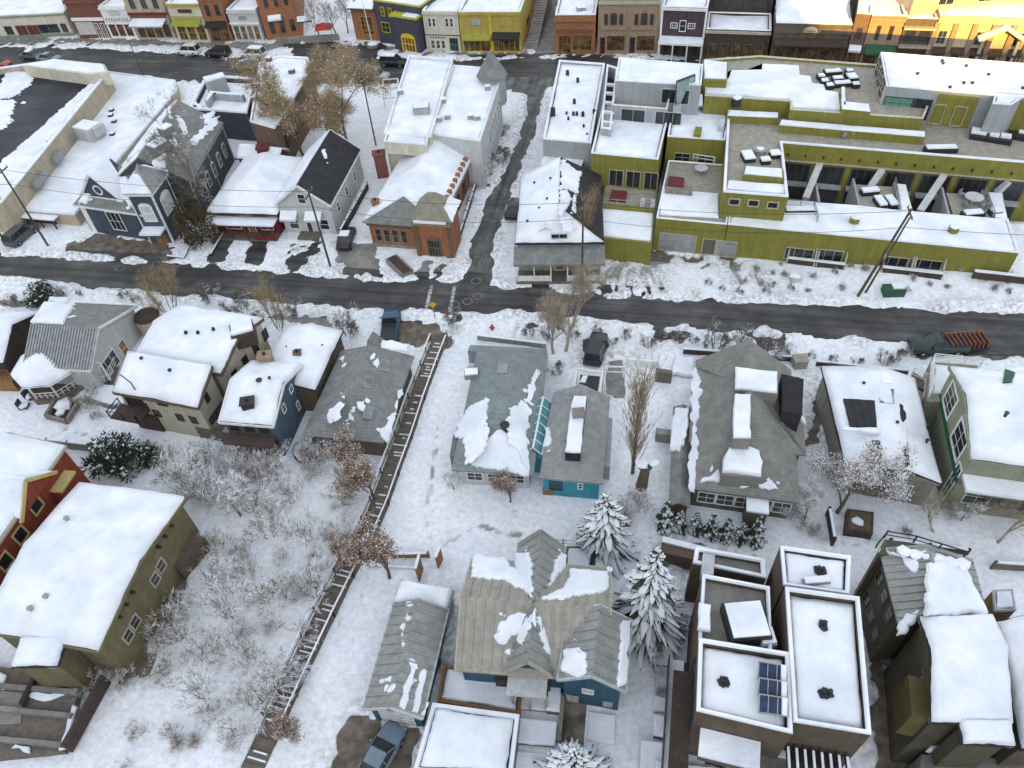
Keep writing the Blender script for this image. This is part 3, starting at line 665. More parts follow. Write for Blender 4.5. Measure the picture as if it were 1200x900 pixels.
# ================================================================== trees, cars and other repeated things (prototypes are built at the origin)
RND = random.Random
def limb(bm, p, d, L, r, lvl, maxl, R, ends, spread=.6, up=.15, seg=3, nk=(3, 4), n=5, shrink=.62, wob=.18, tips=None):
    p = Vector(p); d = Vector(d).normalized(); q = p; pts = [p]
    for i in range(seg):
        d = (d+Vector((R.uniform(-1, 1), R.uniform(-1, 1), R.uniform(-1, 1)))*wob+Vector((0, 0, up*.3))).normalized()
        e = q+d*L/seg; ra, rb = r*(1-.55*i/seg), r*(1-.55*(i+1)/seg)
        tube(bm[0] if lvl < 2 else bm[1], q, e, ra, rb, n if lvl < 2 else 3, cap=False); q = e; pts.append(q)
    if lvl >= maxl: ends.append((q, d)); return
    for i in range(R.randint(*nk)+(1 if lvl == 0 else 0)):
        t = R.uniform(.3, 1) if i else 1; s = pts[min(seg, max(1, round(t*seg)))]
        a = R.uniform(0, 6.283); sd = d.cross(Vector((math.cos(a), math.sin(a), .3))); sd = sd.normalized() if sd.length > .01 else Vector((1, 0, 0))
        nd = (d+sd*spread*R.uniform(.6, 1.5)+Vector((0, 0, up))).normalized()
        limb(bm, s, nd, L*shrink*R.uniform(.75, 1.2), max(r*.5, .012), lvl+1, maxl, R, ends, spread, up, max(2, seg-1) if lvl < 2 else 2, nk, n, shrink, wob)
def twigs(bm, ends, R, n=5, L=.6, r=.011, drop=0, sp=.9):
    for q, d in ends:
        for i in range(n):
            e = (d+Vector((R.uniform(-1, 1), R.uniform(-1, 1), R.uniform(-1, 1)))*sp-Vector((0, 0, drop))).normalized()
            m = q+e*L*R.uniform(.4, 1); tube(bm, q, m, r, r*.6, 3, cap=False)
def leaves(bm, ends, R, n=8, rad=.5, s=.14, flat=False):
    for q, d in ends:
        for i in range(n):
            c = q+Vector((R.gauss(0, 1), R.gauss(0, 1), R.gauss(0, .8)))*rad*.5
            a = Vector((R.uniform(-1, 1), R.uniform(-1, 1), R.uniform(-1, 1) if not flat else R.uniform(-.3, .3))).normalized(); b = a.cross(Vector((R.uniform(-1, 1), R.uniform(-1, 1), R.uniform(-1, 1)))).normalized()
            k = s*R.uniform(.5, 1.3)
            bm.faces.new([bm.verts.new(c+a*k), bm.verts.new(c+b*k*.7), bm.verts.new(c-a*k), bm.verts.new(c-b*k*.7)])
def merged(*bs):
    out = bmesh.new()
    for i, b in enumerate(bs):
        if b is None: continue
        for f in b.faces: f.material_index = i
        me = bpy.data.meshes.new('t'); b.to_mesh(me); b.free(); out.from_mesh(me); bpy.data.meshes.remove(me)
    return out
def lump(bm, c, r, R, flat=.5):
    g = bmesh.ops.create_icosphere(bm, subdivisions=1, radius=1)['verts']
    for v in g:
        k = 1+R.uniform(-.25, .25); v.co = Vector((v.co.x*r*k, v.co.y*r*k, v.co.z*r*flat*k))+c
def tree(name, label, cat, h, seed, group=None, spread=.6, up=.15, maxl=4, tw=5, twl=.6, leaf=0, leafm=None, snow=0, bark=None, twm=None, lrad=.5, ls=.14, trunk=.28, r0=None, nk=(3, 4), stems=1, twr=.011, shrink=.62):
    R = RND(seed); t = thing(name, label, cat, group=group); bt, bc = bmesh.new(), bmesh.new(); ends = []
    for s in range(stems):
        a = 6.283*s/max(stems, 1)+R.uniform(-.4, .4); k = 0 if stems == 1 else .45
        d = Vector((math.cos(a)*k*R.uniform(.4, 1.5), math.sin(a)*k*R.uniform(.4, 1.5), 1))
        limb((bt, bc), (math.cos(a)*.15*(stems > 1), math.sin(a)*.15*(stems > 1), -.2), d, h*trunk*R.uniform(.85, 1.15)+.2, r0 or h*.016, 0, maxl, R, ends, spread, up, nk=nk, shrink=shrink)
    twigs(bc, ends, R, tw, twl, twr)
    obj('trunk', bt, bark or BARK, t, local=True); bl = bs = None
    if leaf: bl = bmesh.new(); leaves(bl, ends, R, leaf, lrad, ls)
    if snow: bs = bmesh.new(); leaves(bs, [(q+Vector((0, 0, .08)), d) for q, d in ends], R, snow, lrad*1.05, ls*1.05, True)
    obj('crown', merged(bc, bl, bs), [twm or TWIGS, leafm or LEAFT, SNOW], t, local=True)
    return t
def poplar(label, h, seed, w=1.0):
    R = RND(seed); t = thing('poplar_tree', label, 'tree'); bt, bc = bmesh.new(), bmesh.new(); ends = []
    tube(bt, (0, 0, -.2), (0, 0, h*.5), .18, .11, 7); tube(bt, (0, 0, h*.5), (0, 0, h*.9), .11, .03, 6)
    for i in range(105):
        z = h*R.uniform(.04, .8); a = R.uniform(0, 6.283); d = Vector((math.cos(a)*.3*w, math.sin(a)*.3*w, 1)).normalized(); L = h*R.uniform(.12, .3)*(1-.4*z/h)
        limb((bt, bc), (0, 0, z), d, L, .035, 2, 3, R, ends, .3, .5, 3, (3, 5))
    twigs(bc, ends, R, 4, .9, .01, -.6, .3)
    obj('trunk', bt, BARK, t, local=True); obj('crown', bc, TWIGT, t, local=True); return t
def spruce(label, h, seed, w=.23, snow=.8, name='spruce_tree', gm=None, lay=None, group=None):
    R = RND(seed); t = thing(name, label, 'tree', group=group); bt, bg, bs = bmesh.new(), bmesh.new(), bmesh.new()
    tube(bt, (0, 0, -.2), (0, 0, h*.97), h*.022, .02, 7)
    n = lay or int(h*2.6)
    for i in range(n):
        f = (i+.3)/n; z = h*(.05+.93*f); L = h*w*(1-f)**.85*1.05+.12; k = max(4, int(11*(1-f)+4))
        for j in range(k):
            a = 6.283*(j+R.uniform(-.35, .35))/k+i*1.3; l = L*R.uniform(.7, 1.2); ca, sa = math.cos(a), math.sin(a)
            pts = []; dr = R.uniform(.25, .55)
            for q in range(4): 
                s = q/3; pts.append(Vector((ca*l*s, sa*l*s, z-l*dr*s*s+l*.12*s)))
            wd = [.05, .26, .24, .04]; sd = Vector((-sa, ca, 0)); W = (.35+.65*l/max(L, .1))*min(1, .4+l*.45)
            for side in (-1, 1):
                for q in range(3):
                    p0, p1 = pts[q], pts[q+1]; e0, e1 = sd*side*wd[q]*W, sd*side*wd[q+1]*W
                    bg.faces.new([bg.verts.new(p0), bg.verts.new(p1), bg.verts.new(p1+e1-Vector((0, 0, .1*W))), bg.verts.new(p0+e0-Vector((0, 0, .1*W)))])
            for q in range(int(5+l*5)):       # hanging needle sprays
                s = R.uniform(.15, 1); b0 = pts[0].lerp(pts[3], s); b0.z = z-l*dr*s*s+l*.12*s; o = sd*R.uniform(-1, 1)*.3*W
                tip = b0+o+Vector((ca*.2, sa*.2, -R.uniform(.12, .32)))
                x = Vector((R.uniform(-1, 1), R.uniform(-1, 1), 0)).normalized()*.07
                bg.faces.new([bg.verts.new(b0+o*.3-x), bg.verts.new(b0+o*.3+x), bg.verts.new(tip)])
            if R.random() < snow:
                s0 = R.uniform(.1, .35); K = []; ng = 5
                for q in range(ng):
                    s = s0+(1.03-s0)*q/(ng-1); c = pts[0]+(pts[3]-pts[0])*s; c.z = z-l*dr*s*s+l*.12*s+.07
                    ww = (.06, .2, .24, .19, .05)[q]*W*R.uniform(.6, 1.15); off = sd*R.uniform(-.05, .05)*W
                    K.append((c+off-sd*ww-Vector((0, 0, .09)), c+off+Vector((0, 0, .05+.05*R.random())), c+off+sd*ww-Vector((0, 0, .09))))
                K = [[bs.verts.new(p) for p in k] for k in K]
                for q in range(ng-1):
                    for w2 in (0, 1): bs.faces.new((K[q][w2], K[q][w2+1], K[q+1][w2+1], K[q+1][w2]))
                if R.random() < .5: s = R.uniform(.4, 1); c = pts[0]+(pts[3]-pts[0])*s; c.z = z-l*dr*s*s+l*.12*s+.06; lump(bs, c+sd*R.uniform(-.1, .1)*W, R.uniform(.08, .16)*min(1.2, .55+l*.4), R, .5)
    obj('trunk', bt, BARK, t, local=True); obj('crown', merged(bg, bs), [gm or NEEDLE, SNOW], t, local=True)
    return t
def bushy(name, label, cat, r, h, seed, m, snow=0, n=900, s=.16, shape=1.0, group=None):
    R = RND(seed); t = thing(name, label, cat, group=group); bt, bg, bs = bmesh.new(), bmesh.new(), bmesh.new()
    for i in range(7):
        a = R.uniform(0, 6.283); tube(bt, (0, 0, -.2), (math.cos(a)*r*.5, math.sin(a)*r*.5, h*.7), .06, .02, 4)
    cl = []
    for i in range(int(16*shape+10)):
        a = R.uniform(0, 6.283); q = R.random()**.5; z = R.uniform(.12, 1); k = math.sin(math.pi*min(1, .25+z*.72))**.6
        cl.append((Vector((math.cos(a)*r*q*k, math.sin(a)*r*q*k, z*h)), R.uniform(.25, .5)*r*.8))
    for i in range(n):
        c, q = R.choice(cl); d = Vector((R.gauss(0, 1), R.gauss(0, 1), R.gauss(0, 1))).normalized(); p = c+d*q*R.uniform(.5, 1.1)
        if p.z < .05: continue
        out = (d+Vector((0, 0, .5))).normalized(); x = out.cross(Vector((R.uniform(-1, 1), R.uniform(-1, 1), R.uniform(-1, 1)))).normalized()
        k = s*R.uniform(.6, 1.5); bg.faces.new([bg.verts.new(p-x*k*.4), bg.verts.new(p+x*k*.4), bg.verts.new(p+out*k*1.7)])
        if d.z > .35 and R.random() < snow: lump(bs, p, s*R.uniform(.5, 1.0), R, .5)
    obj('trunk', bt, BARK, t, local=True); obj('crown', merged(bg, bs), [m, SNOW], t, local=True)
    return t
def put(p, u, v, rz=None, sc=1, label=None, group=None, z=0):
    q = G(u, v, z); rz = random.uniform(0, 6.28) if rz is None else rz
    return dup(p, q, rz, sc, label, group)
def move(p, u, v, rz=0, sc=1, z=0, label=None):
    p.location = G(u, v, z); p.rotation_euler = (0, 0, rz); p.scale = (sc, sc, sc)
    if label: p['label'] = label
    return p
# ------------------------------------------------------------------ cars
def loft(bm, secs):       # list of cross sections (closed rings of equal length)
    R = [[bm.verts.new(p) for p in s] for s in secs]; n = len(R[0])
    for a in range(len(R)-1):
        for i in range(n): bm.faces.new((R[a][i], R[a][(i+1) % n], R[a+1][(i+1) % n], R[a+1][i]))
    bm.faces.new(R[0][::-1]); bm.faces.new(R[-1])
def car_paint(name, c): return mat(name, c, .3, .06, .8, 0, spec=.5)
def car(label, kind, paint, group, snow=False, name=None, cat=None):
    t = thing(name or {'pickup': 'pickup_truck', 'suv': 'parked_suv'}.get(kind, 'parked_car'), label, cat or {'pickup': 'truck'}.get(kind, 'car'), group=group)
    L, W, hb, hr = {'suv': (4.8, 1.9, 1.05, 1.75), 'sedan': (4.7, 1.84, .92, 1.43), 'pickup': (5.5, 1.95, 1.1, 1.8)}[kind]
    bm = bmesh.new()
    def ring(x, w, z0, z1): return [Vector((x, y*w/2, z)) for y, z in ((-1, z0+.12), (-.94, z0), (.94, z0), (1, z0+.12), (1, z0+(z1-z0)*.62), (.9, z1-.03), (.8, z1), (-.8, z1), (-.9, z1-.03), (-1, z0+(z1-z0)*.62))]
    prof = {'suv': [(-.5, .86, .42, .9), (-.48, .97, .28, 1.0), (-.3, 1, .25, hb), (.12, 1, .25, hb), (.2, 1, .25, hb-.02), (.42, .96, .27, .92), (.485, .9, .32, .8), (.5, .8, .4, .68)],
            'sedan': [(-.5, .84, .4, .82), (-.47, .95, .26, .92), (-.3, 1, .22, hb), (.1, 1, .22, hb-.01), (.24, 1, .22, .86), (.42, .95, .24, .78), (.485, .88, .3, .66), (.5, .78, .36, .56)],
            'pickup': [(-.5, .94, .45, 1.0), (-.49, .98, .4, 1.08), (-.05, 1, .35, hb), (.2, 1, .35, hb), (.3, 1, .35, 1.08), (.46, .97, .38, 1.0), (.5, .88, .45, .8)]}[kind]
    loft(bm, [ring(x*L, w*W, a, b) for x, w, a, b in prof]); body = obj('body', bm, paint, t, True, local=True)
    x0, x1, x2, x3 = {'suv': (-.485, -.42, .1, .25), 'sedan': (-.34, -.2, .06, .22), 'pickup': (-.02, .0, .12, .25)}[kind]
    bm = bmesh.new(); zb = hb-.04
    def q(x, w, z): return [Vector((x*L, -w*W/2, z)), Vector((x*L, w*W/2, z))]
    A, B, D, E_ = q(x0, .9, zb), q(x1, .74, hr-.02), q(x2, .74, hr-.03), q(x3, .9, zb-.02)
    vs = [[bm.verts.new(p) for p in k] for k in (A, B, D, E_)]
    for i in range(3): bm.faces.new((vs[i][0], vs[i][1], vs[i+1][1], vs[i+1][0]))
    bm.faces.new([v[0] for v in vs]); bm.faces.new([v[1] for v in vs][::-1]); bm.faces.new((vs[0][0], vs[0][1], vs[3][1], vs[3][0]))
    obj('windows', bm, GLASS, t, local=True)
    bm = bmesh.new(); bx = [Vector(((x1+.012)*L, -.36*W, hr-.05)), Vector(((x1+.012)*L, .36*W, hr-.05)), Vector(((x2-.012)*L, .36*W, hr-.05)), Vector(((x2-.012)*L, -.36*W, hr-.05))]
    a = [bm.verts.new(p) for p in bx]; c = [bm.verts.new(Vector((p.x*.97+(x1+x2)*L*.015, p.y*.9, hr+.02))) for p in bx]
    for i in range(4): bm.faces.new((a[i], a[(i+1) % 4], c[(i+1) % 4], c[i]))
    bm.faces.new(c)
    for k in (x0, ):
        for s in (-1, 1):
            beam(bm, (x0*L, s*.45*W, zb), (x1*L, s*.37*W, hr-.02), .07, .05); beam(bm, (x3*L, s*.45*W, zb), (x2*L, s*.37*W, hr-.02), .07, .05); m = (x1+x2)/2; beam(bm, (m*L, s*.452*W, zb), (m*L, s*.372*W, hr-.02), .09, .05)
    obj('roof', bm, paint, t, local=True)
    if kind == 'pickup':
        bm = bmesh.new(); box(bm, (-.27*L, 0, hb-.015), (.42*L, W*.82, .07)); obj('load_bed', bm, BLACK, t, local=True)
    for sx in (-.31, .3):
        for sy in (-1, 1):
            bm = bmesh.new(); tube(bm, (sx*L, sy*(W/2-.2), .34), (sx*L, sy*(W/2+.015), .34), .34, .34, 14); w = obj('wheel', bm, RUBBER, t, local=True)
            bm = bmesh.new(); tube(bm, (sx*L, sy*(W/2-.02), .34), (sx*L, sy*(W/2+.03), .34), .2, .17, 10); obj('rim', bm, STEEL, w, local=True)
    for sy in (-1, 1):
        bm = bmesh.new(); box(bm, (L*.475, sy*W*.33, .68 if kind != 'sedan' else .58), (.12, .34, .14)); obj('headlight', bm, mat('lamp_glass', (.6, .6, .58), .2, .1, 3, 0, spec=.6), t, local=True)
        bm = bmesh.new(); box(bm, (-L*.482, sy*W*.36, .85 if kind != 'sedan' else .75), (.12, .26, .16)); obj('tail_light', bm, mat('tail_lens', (.3, .01, .01), .3, .1, 3, 0), t, local=True)
        bm = bmesh.new(); box(bm, (x3*L-.45, sy*(W/2+.06), hb+.02), (.12, .18, .13)); obj('mirror', bm, paint, t, local=True)
    if snow:
        bm = bmesh.new(); slab(bm, jag([Vector(((x1+.02)*L, -.34*W, hr+.02)), Vector(((x2)*L, -.34*W, hr+.02)), Vector(((x2)*L, .34*W, hr+.02)), Vector(((x1+.02)*L, .34*W, hr+.02))], .4, .05), (0, 0, 1), .16); obj('roof_snow', bm, SNOW, t, local=True)
    return t
def heading(u0, v0, u1, v1):
    a, b = G(u0, v0), G(u1, v1); return math.atan2(b.y-a.y, b.x-a.x)
# ================================================================== shops along the far side of the main street
def shop(name, label, bl, br, topv, depth, wall, z=None, snow=.3, para=.45, cap=.1, capm=None, cat='shop', deck=None, zb=-.3):
    p0, p1 = G(*bl), G(*br); h = z or hgt(bl[0], bl[1], bl[0], topv); e = (p1-p0).normalized(); n = Vector((-e.y, e.x, 0))
    b = Bld(name, label, cat, ((bl[0]+br[0])/2, (bl[1]+br[1])/2)); b.h = h; b.w = (p1-p0).length
    b.flat(None, h, wall, zb, para, .3, deck, snow, cap, world=[p0, p1, p1+n*depth, p0+n*depth], capm=capm)
    return b
def row(b, n, z0, z1, f0=.06, f1=.94, wf=.7, k='0', **kw):
    w = b.w if k == '0' else (b.W[k][1]-b.W[k][0]).length; a0, a1 = w*f0, w*f1; p = (a1-a0)/n
    return [b.winm(k, a0+p*(i+.5)-p*wf/2, a0+p*(i+.5)+p*wf/2, z0, z1, **kw) for i in range(n)]
def cornice(b, z0, z1, d=.25, m=None, name='cornice', f0=0, f1=1, k='0', snow=False):
    o = b.wbox(k, b.w*f0-.05, b.w*f1+.05, z0, z1, .004, d, m or WHITE, name)
    if snow: b.wbox(k, b.w*f0, b.w*f1, z1, z1+.14, .02, d-.02, SNOW, 'ledge_snow', o)
    return o
b = shop('shop_building', 'long low cream shop building with red doors at far left of the main street', (-60, 50), (88, 43), 30, 38, CREAMP, z=4.6)
w = b.w
for f, ww, m in ((.52, 1.6, GLASS), (.62, 2.2, REDD), (.71, 2.4, REDD), (.83, 4.2, GLASS), (.95, 1.2, GLASS), (.3, 4, GLASS)): b.winm('0', w*f-ww/2, w*f+ww/2, .25 if m is REDD else .9, 2.6, fm=mat('sage_trim', (.2, .25, .2), .8), pm=m, nx=2, ny=1)
cornice(b, b.h-.5, b.h-.25, .18, mat('sage_trim', (.2, .25, .2), .8)); cornice(b, 0, .8, .06, mat('sage_trim', (.2, .25, .2)), 'plinth')
b = shop('shop_building', 'dark red brick shop with white storefront beside the long low cream building', (95, 46), (131, 45.5), 12, 30, BRICKR, z=7.4)
cornice(b, 6.6, 7.1, .3, BRICKR); cornice(b, 3.5, 3.9, .35, WHITE, snow=True); row(b, 8, .9, 3.2, .04, .6, .75, ny=3, pm=GLOWY); row(b, 2, .1, 3.0, .6, .98, .7, ny=3, pm=GLOWY, name='shopfront_window')
b = shop('shop_building', 'low white shop with a row of small upper panes next to the red brick shop', (131.5, 45.5), (162, 45.5), 14, 30, WHITE, z=6.0)
cornice(b, 5.4, 5.75, .3); row(b, 9, 3.1, 4.0, .05, .95, .7, nx=1, ny=1); row(b, 3, .6, 2.7, .06, .94, .8, nx=3, ny=1, pm=GLOWY, fm=REDD); cornice(b, 2.8, 3.0, .25)
b.wbox('0', b.w*.3, b.w*.7, 4.3, 5.1, .01, .12, GREYL, 'shop_sign')
b = shop('shop_building', 'tall tan shop with green trimmed tall windows and a snowy awning', (163, 46.5), (207, 46.5), 0, 28, TANP, z=10.4)
cornice(b, 9.7, 10.3, .4, TANP); cornice(b, 4.6, 5.0, .3, REDD); row(b, 3, 5.6, 9.0, .05, .95, .5, nx=2, ny=2, fm=mat('sage_trim', (.2, .25, .2))); row(b, 4, .5, 2.8, .05, .95, .8, pm=GLOWY, fm=DKBR); b.awn('0', .5, b.w-.5, 3.9, 2.2, .6, GREYP)
b.wbox('0', .3, b.w-.3, 4.0, 4.6, .01, .15, BRICKR, 'shop_sign')
b = shop('shop_building', 'pale yellow shop with a dark name board and lime awning', (211, 49.5), (248, 50), 12, 28, CREAMP, z=7.0)
cornice(b, 6.5, 6.9, .3, YELL); b.wbox('0', b.w*.3, b.w*.72, 5.4, 6.0, .01, .14, DKBR, 'shop_sign'); b.awn('0', .4, b.w-.4, 4.3, 1.6, .6, mat('lime_awning', (.3, .31, .05), .8), False); row(b, 3, .5, 3.2, .05, .95, .85, pm=GLOWY, fm=YELL); cornice(b, 4.5, 4.75, .2, YELL)
b = shop('shop_building', 'narrow orange brown brick shop with two upper windows beside the pale yellow shop', (249, 50), (274, 49.5), 6, 28, BRICKO, z=8.2)
row(b, 2, 4.8, 6.8, .06, .94, .5, nx=1, fm=BRICKB); row(b, 2, .4, 3.0, .06, .94, .8, pm=GLOWY, fm=DKBR); b.awn('0', .2, b.w-.2, 3.9, 1.5, .5, BLACK, False); cornice(b, 7.5, 8.0, .3, BRICKO)
b = shop('shop_building', 'white fronted shop with deep snowy roof right of the orange brick shop', (277, 49.5), (310, 49.5), 20, 30, GREYL, z=5.8)
row(b, 4, .5, 3.0, .04, .96, .75, pm=GLOWY, fm=CREAM); cornice(b, 5.2, 5.5, .25, GREYL); cornice(b, 3.3, 3.6, .25, WHITE); b.wbox('0', b.w*.35, b.w*.6, 4.1, 4.7, .01, .12, STEEL, 'shop_sign')
b = shop('shop_building', 'tall rusty brick building with white awnings beside the dark tree plaza', (314, 48.5), (356, 43), 0, 22, BRICKO, z=9.6)
row(b, 3, 5.8, 8.2, .1, .9, .45, ny=1, fm=BRICKB); row(b, 3, 1.2, 3.4, .08, .92, .5, ny=1, fm=BRICKB); b.awn('0', 1.2, 3.6, 4.4, 1.0, .4, WHITE); b.awn('0', 6.3, 8.9, 3.6, 1.2, .5, GREENP); cornice(b, 9, 9.5, .3, BRICKO)
b = shop('shop_building', 'small brick corner shop with snow roof beside the plaza flagpole', (418, 47.5), (446, 49), 12, 12, BRICKO, z=6.6)
row(b, 1, 1.2, 4.4, .3, .85, .9, nx=3, ny=4, fm=YELL, pm=GLOWY); cornice(b, 5.9, 6.4, .3, WHITE); b.awn('0', -.1, b.w+.1, 6.6, 1.2, .5, GREENP)
b = shop('shop_building', 'dark slate shop with lime yellow cornices and a big yellow arched window', (446, 51), (499, 60), 8, 20, SLATE, z=7.4, capm=mat('lime_trim', (.42, .42, .04), .7), cap=.2)
LT = MATS['lime_trim']; w = b.w
b.wbox('0', w*.45, w*1.0, 0, 5.9, .0, 1.6, SLATE, 'front_wing'); b.wbox('0', w*.44, w*1.01, 5.9, 6.2, -.2, 1.75, LT, 'cornice'); b.wbox('0', w*.7, w*.98, 6.2, 6.3, .1, 1.5, SNOW, 'roof_snow')
def arch(b, k, s0, s1, z0, zs, d, m, name, pm):
    a, e, n = b.wl(k); bm = bmesh.new(); c = (s0+s1)/2; r = (s1-s0)/2; P = [(s0, z0), (s1, z0), (s1, zs)]+[(c+r*math.cos(t*math.pi/10), zs+r*.55*math.sin(t*math.pi/10)) for t in range(1, 10)]+[(s0, zs)]
    def v3(q, z, o): p = a+e*q+n*o; return Vector((p.x, p.y, z))
    A = [bm.verts.new(v3(q, z, d)) for q, z in P]; Bq = [bm.verts.new(v3(q, z, d+.1)) for q, z in P]; k2 = len(P)
    for i in range(k2): bm.faces.new((A[i], A[(i+1) % k2], Bq[(i+1) % k2], Bq[i]))
    bm.faces.new(Bq); o = b.part(name, bm, m)
    bm = bmesh.new(); nb = 4
    for i in range(nb):
        x0, x1 = s0+.15+(s1-s0-.3)*(i+.12)/nb, s0+.15+(s1-s0-.3)*(i+.88)/nb
        for y0, y1 in ((z0+.2, z0+(zs-z0)*.55), (z0+(zs-z0)*.62, zs)): bm.faces.new([bm.verts.new(v3(q, z, d+.115)) for q, z in ((x0, y0), (x1, y0), (x1, y1), (x0, y1))])
    b.part('pane', bm, pm, o); return o
arch(b, '0', w*.62, w*.92, .2, 2.6, 1.602, mat('bright_yellow_paint', (.6, .45, .02), .7), 'arched_window', GLOWY)
b.winm('0', w*.1, w*.28, 2.2, 4.0, fm=MATS['bright_yellow_paint']); row(b, 2, 5.0, 6.6, .1, .42, .5, fm=MATS['bright_yellow_paint'])
b = shop('shop_building', 'cream two storey shop with paired upper windows and black shopfront panes', (501, 60.5), (541, 61.5), 16, 24, CREAMP, z=6.9)
w = b.w
for f in (.13, .25, .62, .75): b.winm('0', w*f, w*f+w*.1, 4.3, 5.8, nx=1)
for f in (.13, .28, .43): b.winm('0', w*f, w*f+w*.13, .6, 2.1, nx=1, pm=GLOWY)
b.winm('0', w*.68, w*.93, .2, 2.5, nx=3, fm=mat('sage_trim', (.2, .25, .2))); cornice(b, 6.4, 6.75, .25, CREAMP); cornice(b, 2.9, 3.0, .12, DKBR)
row(b, 6, 2.3, 2.75, .12, .58, .8, nx=1, ny=1, fw=.05, name='transom_window')
b = shop('shop_building', 'mustard yellow double shop with dark awnings and snow covered roof', (542, 62), (612, 62.5), 18, 34, YELL, z=6.9)
w = b.w
for f0, f1 in ((.03, .5), (.53, .97)): b.winm('0', w*f0, w*f1, .3, 2.4, nx=5, ny=1, pm=GLOWY, fm=MATS['bright_yellow_paint']); 
b.awn('0', .4, w*.5, 3.4, 1.0, .7, mat('lime_awning', (.3, .31, .05)), False); b.awn('0', w*.53, w-.2, 3.6, 1.4, .6, BLACK, False); b.wbox('0', w*.2, w*.35, 4.8, 5.8, .01, .15, GREYP, 'shop_sign'); b.wbox('0', w*.68, w*.9, 4.7, 5.6, .01, .15, YELL, 'shop_sign'); cornice(b, 6.4, 6.8, .25, YELL); cornice(b, 0, 6.4, .12, MATS['bright_yellow_paint'], 'pilaster', .49, .52)
row(b, 3, 1.2, 3.0, .1, .9, .3, k='1', fm=DKBR)
b = shop('shop_building', 'orange brick corner shop with timber shopfront beside the stone stairs', (651, 64.5), (697, 64.5), 20, 26, BRICKO, z=6.6)
w = b.w; cornice(b, 5.6, 6.2, .35, BRICKO); b.wbox('0', .3, w-.3, 3.7, 4.3, .01, .14, BRICKR, 'shop_sign'); b.winm('0', w*.08, w*.4, .2, 3.4, nx=3, fm=WOOD, pm=GLOWY); b.winm('0', w*.44, w*.92, .8, 3.4, nx=3, ny=3, fm=WOOD, pm=GLOWY)
b.unit('t', 681, 14, 1.6, 1.2, .7)
b = shop('shop_building', 'tan brick building of two bays with three arched upper windows each', (700, 64.5), (769, 65), 4, 26, BRICKT, z=9.0)
w = b.w
for k in (0, .5):
    for f, ww in ((.1, .06), (.2, .11), (.35, .06)): arch(b, '0', w*(k+f), w*(k+f+ww), 5.0, 6.6, .01, DKBR, 'arched_window', GLASS)
    b.wbox('0', w*(k+.04), w*(k+.46), 4.3, 4.7, .01, .3, BRICKT, 'cornice'); b.winm('0', w*(k+.04), w*(k+.13), .2, 3.0, nx=1, fm=REDP if k == 0 else DKBR, pm=GLASS, name='shop_door'); b.winm('0', w*(k+.16), w*(k+.45), .9, 3.2, nx=3, ny=2, pm=GLOWY, fm=DKBR)
cornice(b, 8.3, 8.8, .35, CREAM); cornice(b, 0, 8.3, .14, BRICKT, 'pilaster', .485, .515)
b = shop('shop_building', 'plum coloured building with white trimmed cross window and snowy porch balcony', (771, 66), (822, 68.5), 12, 16, PURP, z=8.0)
w = b.w; b.winm('0', w*.42, w*.57, 4.2, 6.0, nx=1, ny=2); b.winm('0', w*.22, w*.38, 4.7, 5.6, nx=3, ny=2); b.winm('0', w*.61, w*.77, 4.7, 5.6, nx=3, ny=2)
b.wbox('0', 0, w, 3.0, 3.3, .01, 2.6, WHITE, 'porch_roof'); b.wbox('0', .1, w-.1, 3.3, 3.5, .1, 2.5, SNOW, 'porch_snow')
for f in (.02, .34, .66, .98): b.wbox('0', w*f-.1, w*f+.1, -.1, 3.0, 2.3, 2.5, WHITE, 'porch_post')
row(b, 4, .3, 2.6, .05, .95, .6, fm=DKBR); cornice(b, 7.5, 7.9, .2, WHITE); cornice(b, 0, 7.5, .06, WHITE, 'corner_board', 0, .03); cornice(b, 0, 7.5, .06, WHITE, 'corner_board', .97, 1)
b = shop('shop_building', 'low brown timber shop with white fascia and dark upper floor set back', (823, 70), (897, 73), 30, 7, DKBR, z=5.0)
row(b, 5, .5, 2.8, .04, .96, .7, fm=TAUPE, pm=GLOWY); cornice(b, 4.4, 4.8, .3, CREAM); cornice(b, 0, .5, .05, TAUPE, 'plinth')
p0, p1 = G(823, 70), G(897, 73); e = (p1-p0).normalized(); n = Vector((-e.y, e.x, 0)); b.flat(None, 9.5, DKBR, 3.5, .4, .3, None, .3, .1, key='u', world=[p0+n*7.1, p1+n*7.1, p1+n*26, p0+n*26], wname='upper_wall')
for i in range(6): b.winm('u0', b.w*(.05+.16*i), b.w*(.05+.16*i+.1), 5.6, 8.2, fm=DKBR)
b = shop('shop_building', 'brown shop with pale arched emblem on its cornice under a broad snow roof', (900, 76), (986, 79), 28, 7, BROWN, z=6.6, cat='shop')
w = b.w; row(b, 6, .4, 3.2, .04, .96, .75, fm=DKBR, pm=GLOWY); cornice(b, 5.2, 6.1, .25, TAUPE); b.awn('0', .2, w-.2, 4.4, 1.6, .5, DKBR, False); arch(b, '0', w*.38, w*.56, 5.4, 5.7, .27, CREAM, 'emblem', BROWN)
p0, p1 = G(900, 76), G(986, 79); e = (p1-p0).normalized(); n = Vector((-e.y, e.x, 0))
b.shed([proj(p0+n*.6+Vector((0, 0, 6.3))), proj(p1+n*.6+Vector((0, 0, 6.3))), proj(p1+n*32+Vector((0, 0, 10))), proj(p0+n*32+Vector((0, 0, 10)))], 6.3, 10, BROWN, SHINGD, .1, 3, key='s', snow=.35)
b = shop('shop_building', 'narrow brown shop with pale sign under the sunlit roofs', (987, 80), (1003, 81.5), 20, 20, BRICKB, z=8.4)
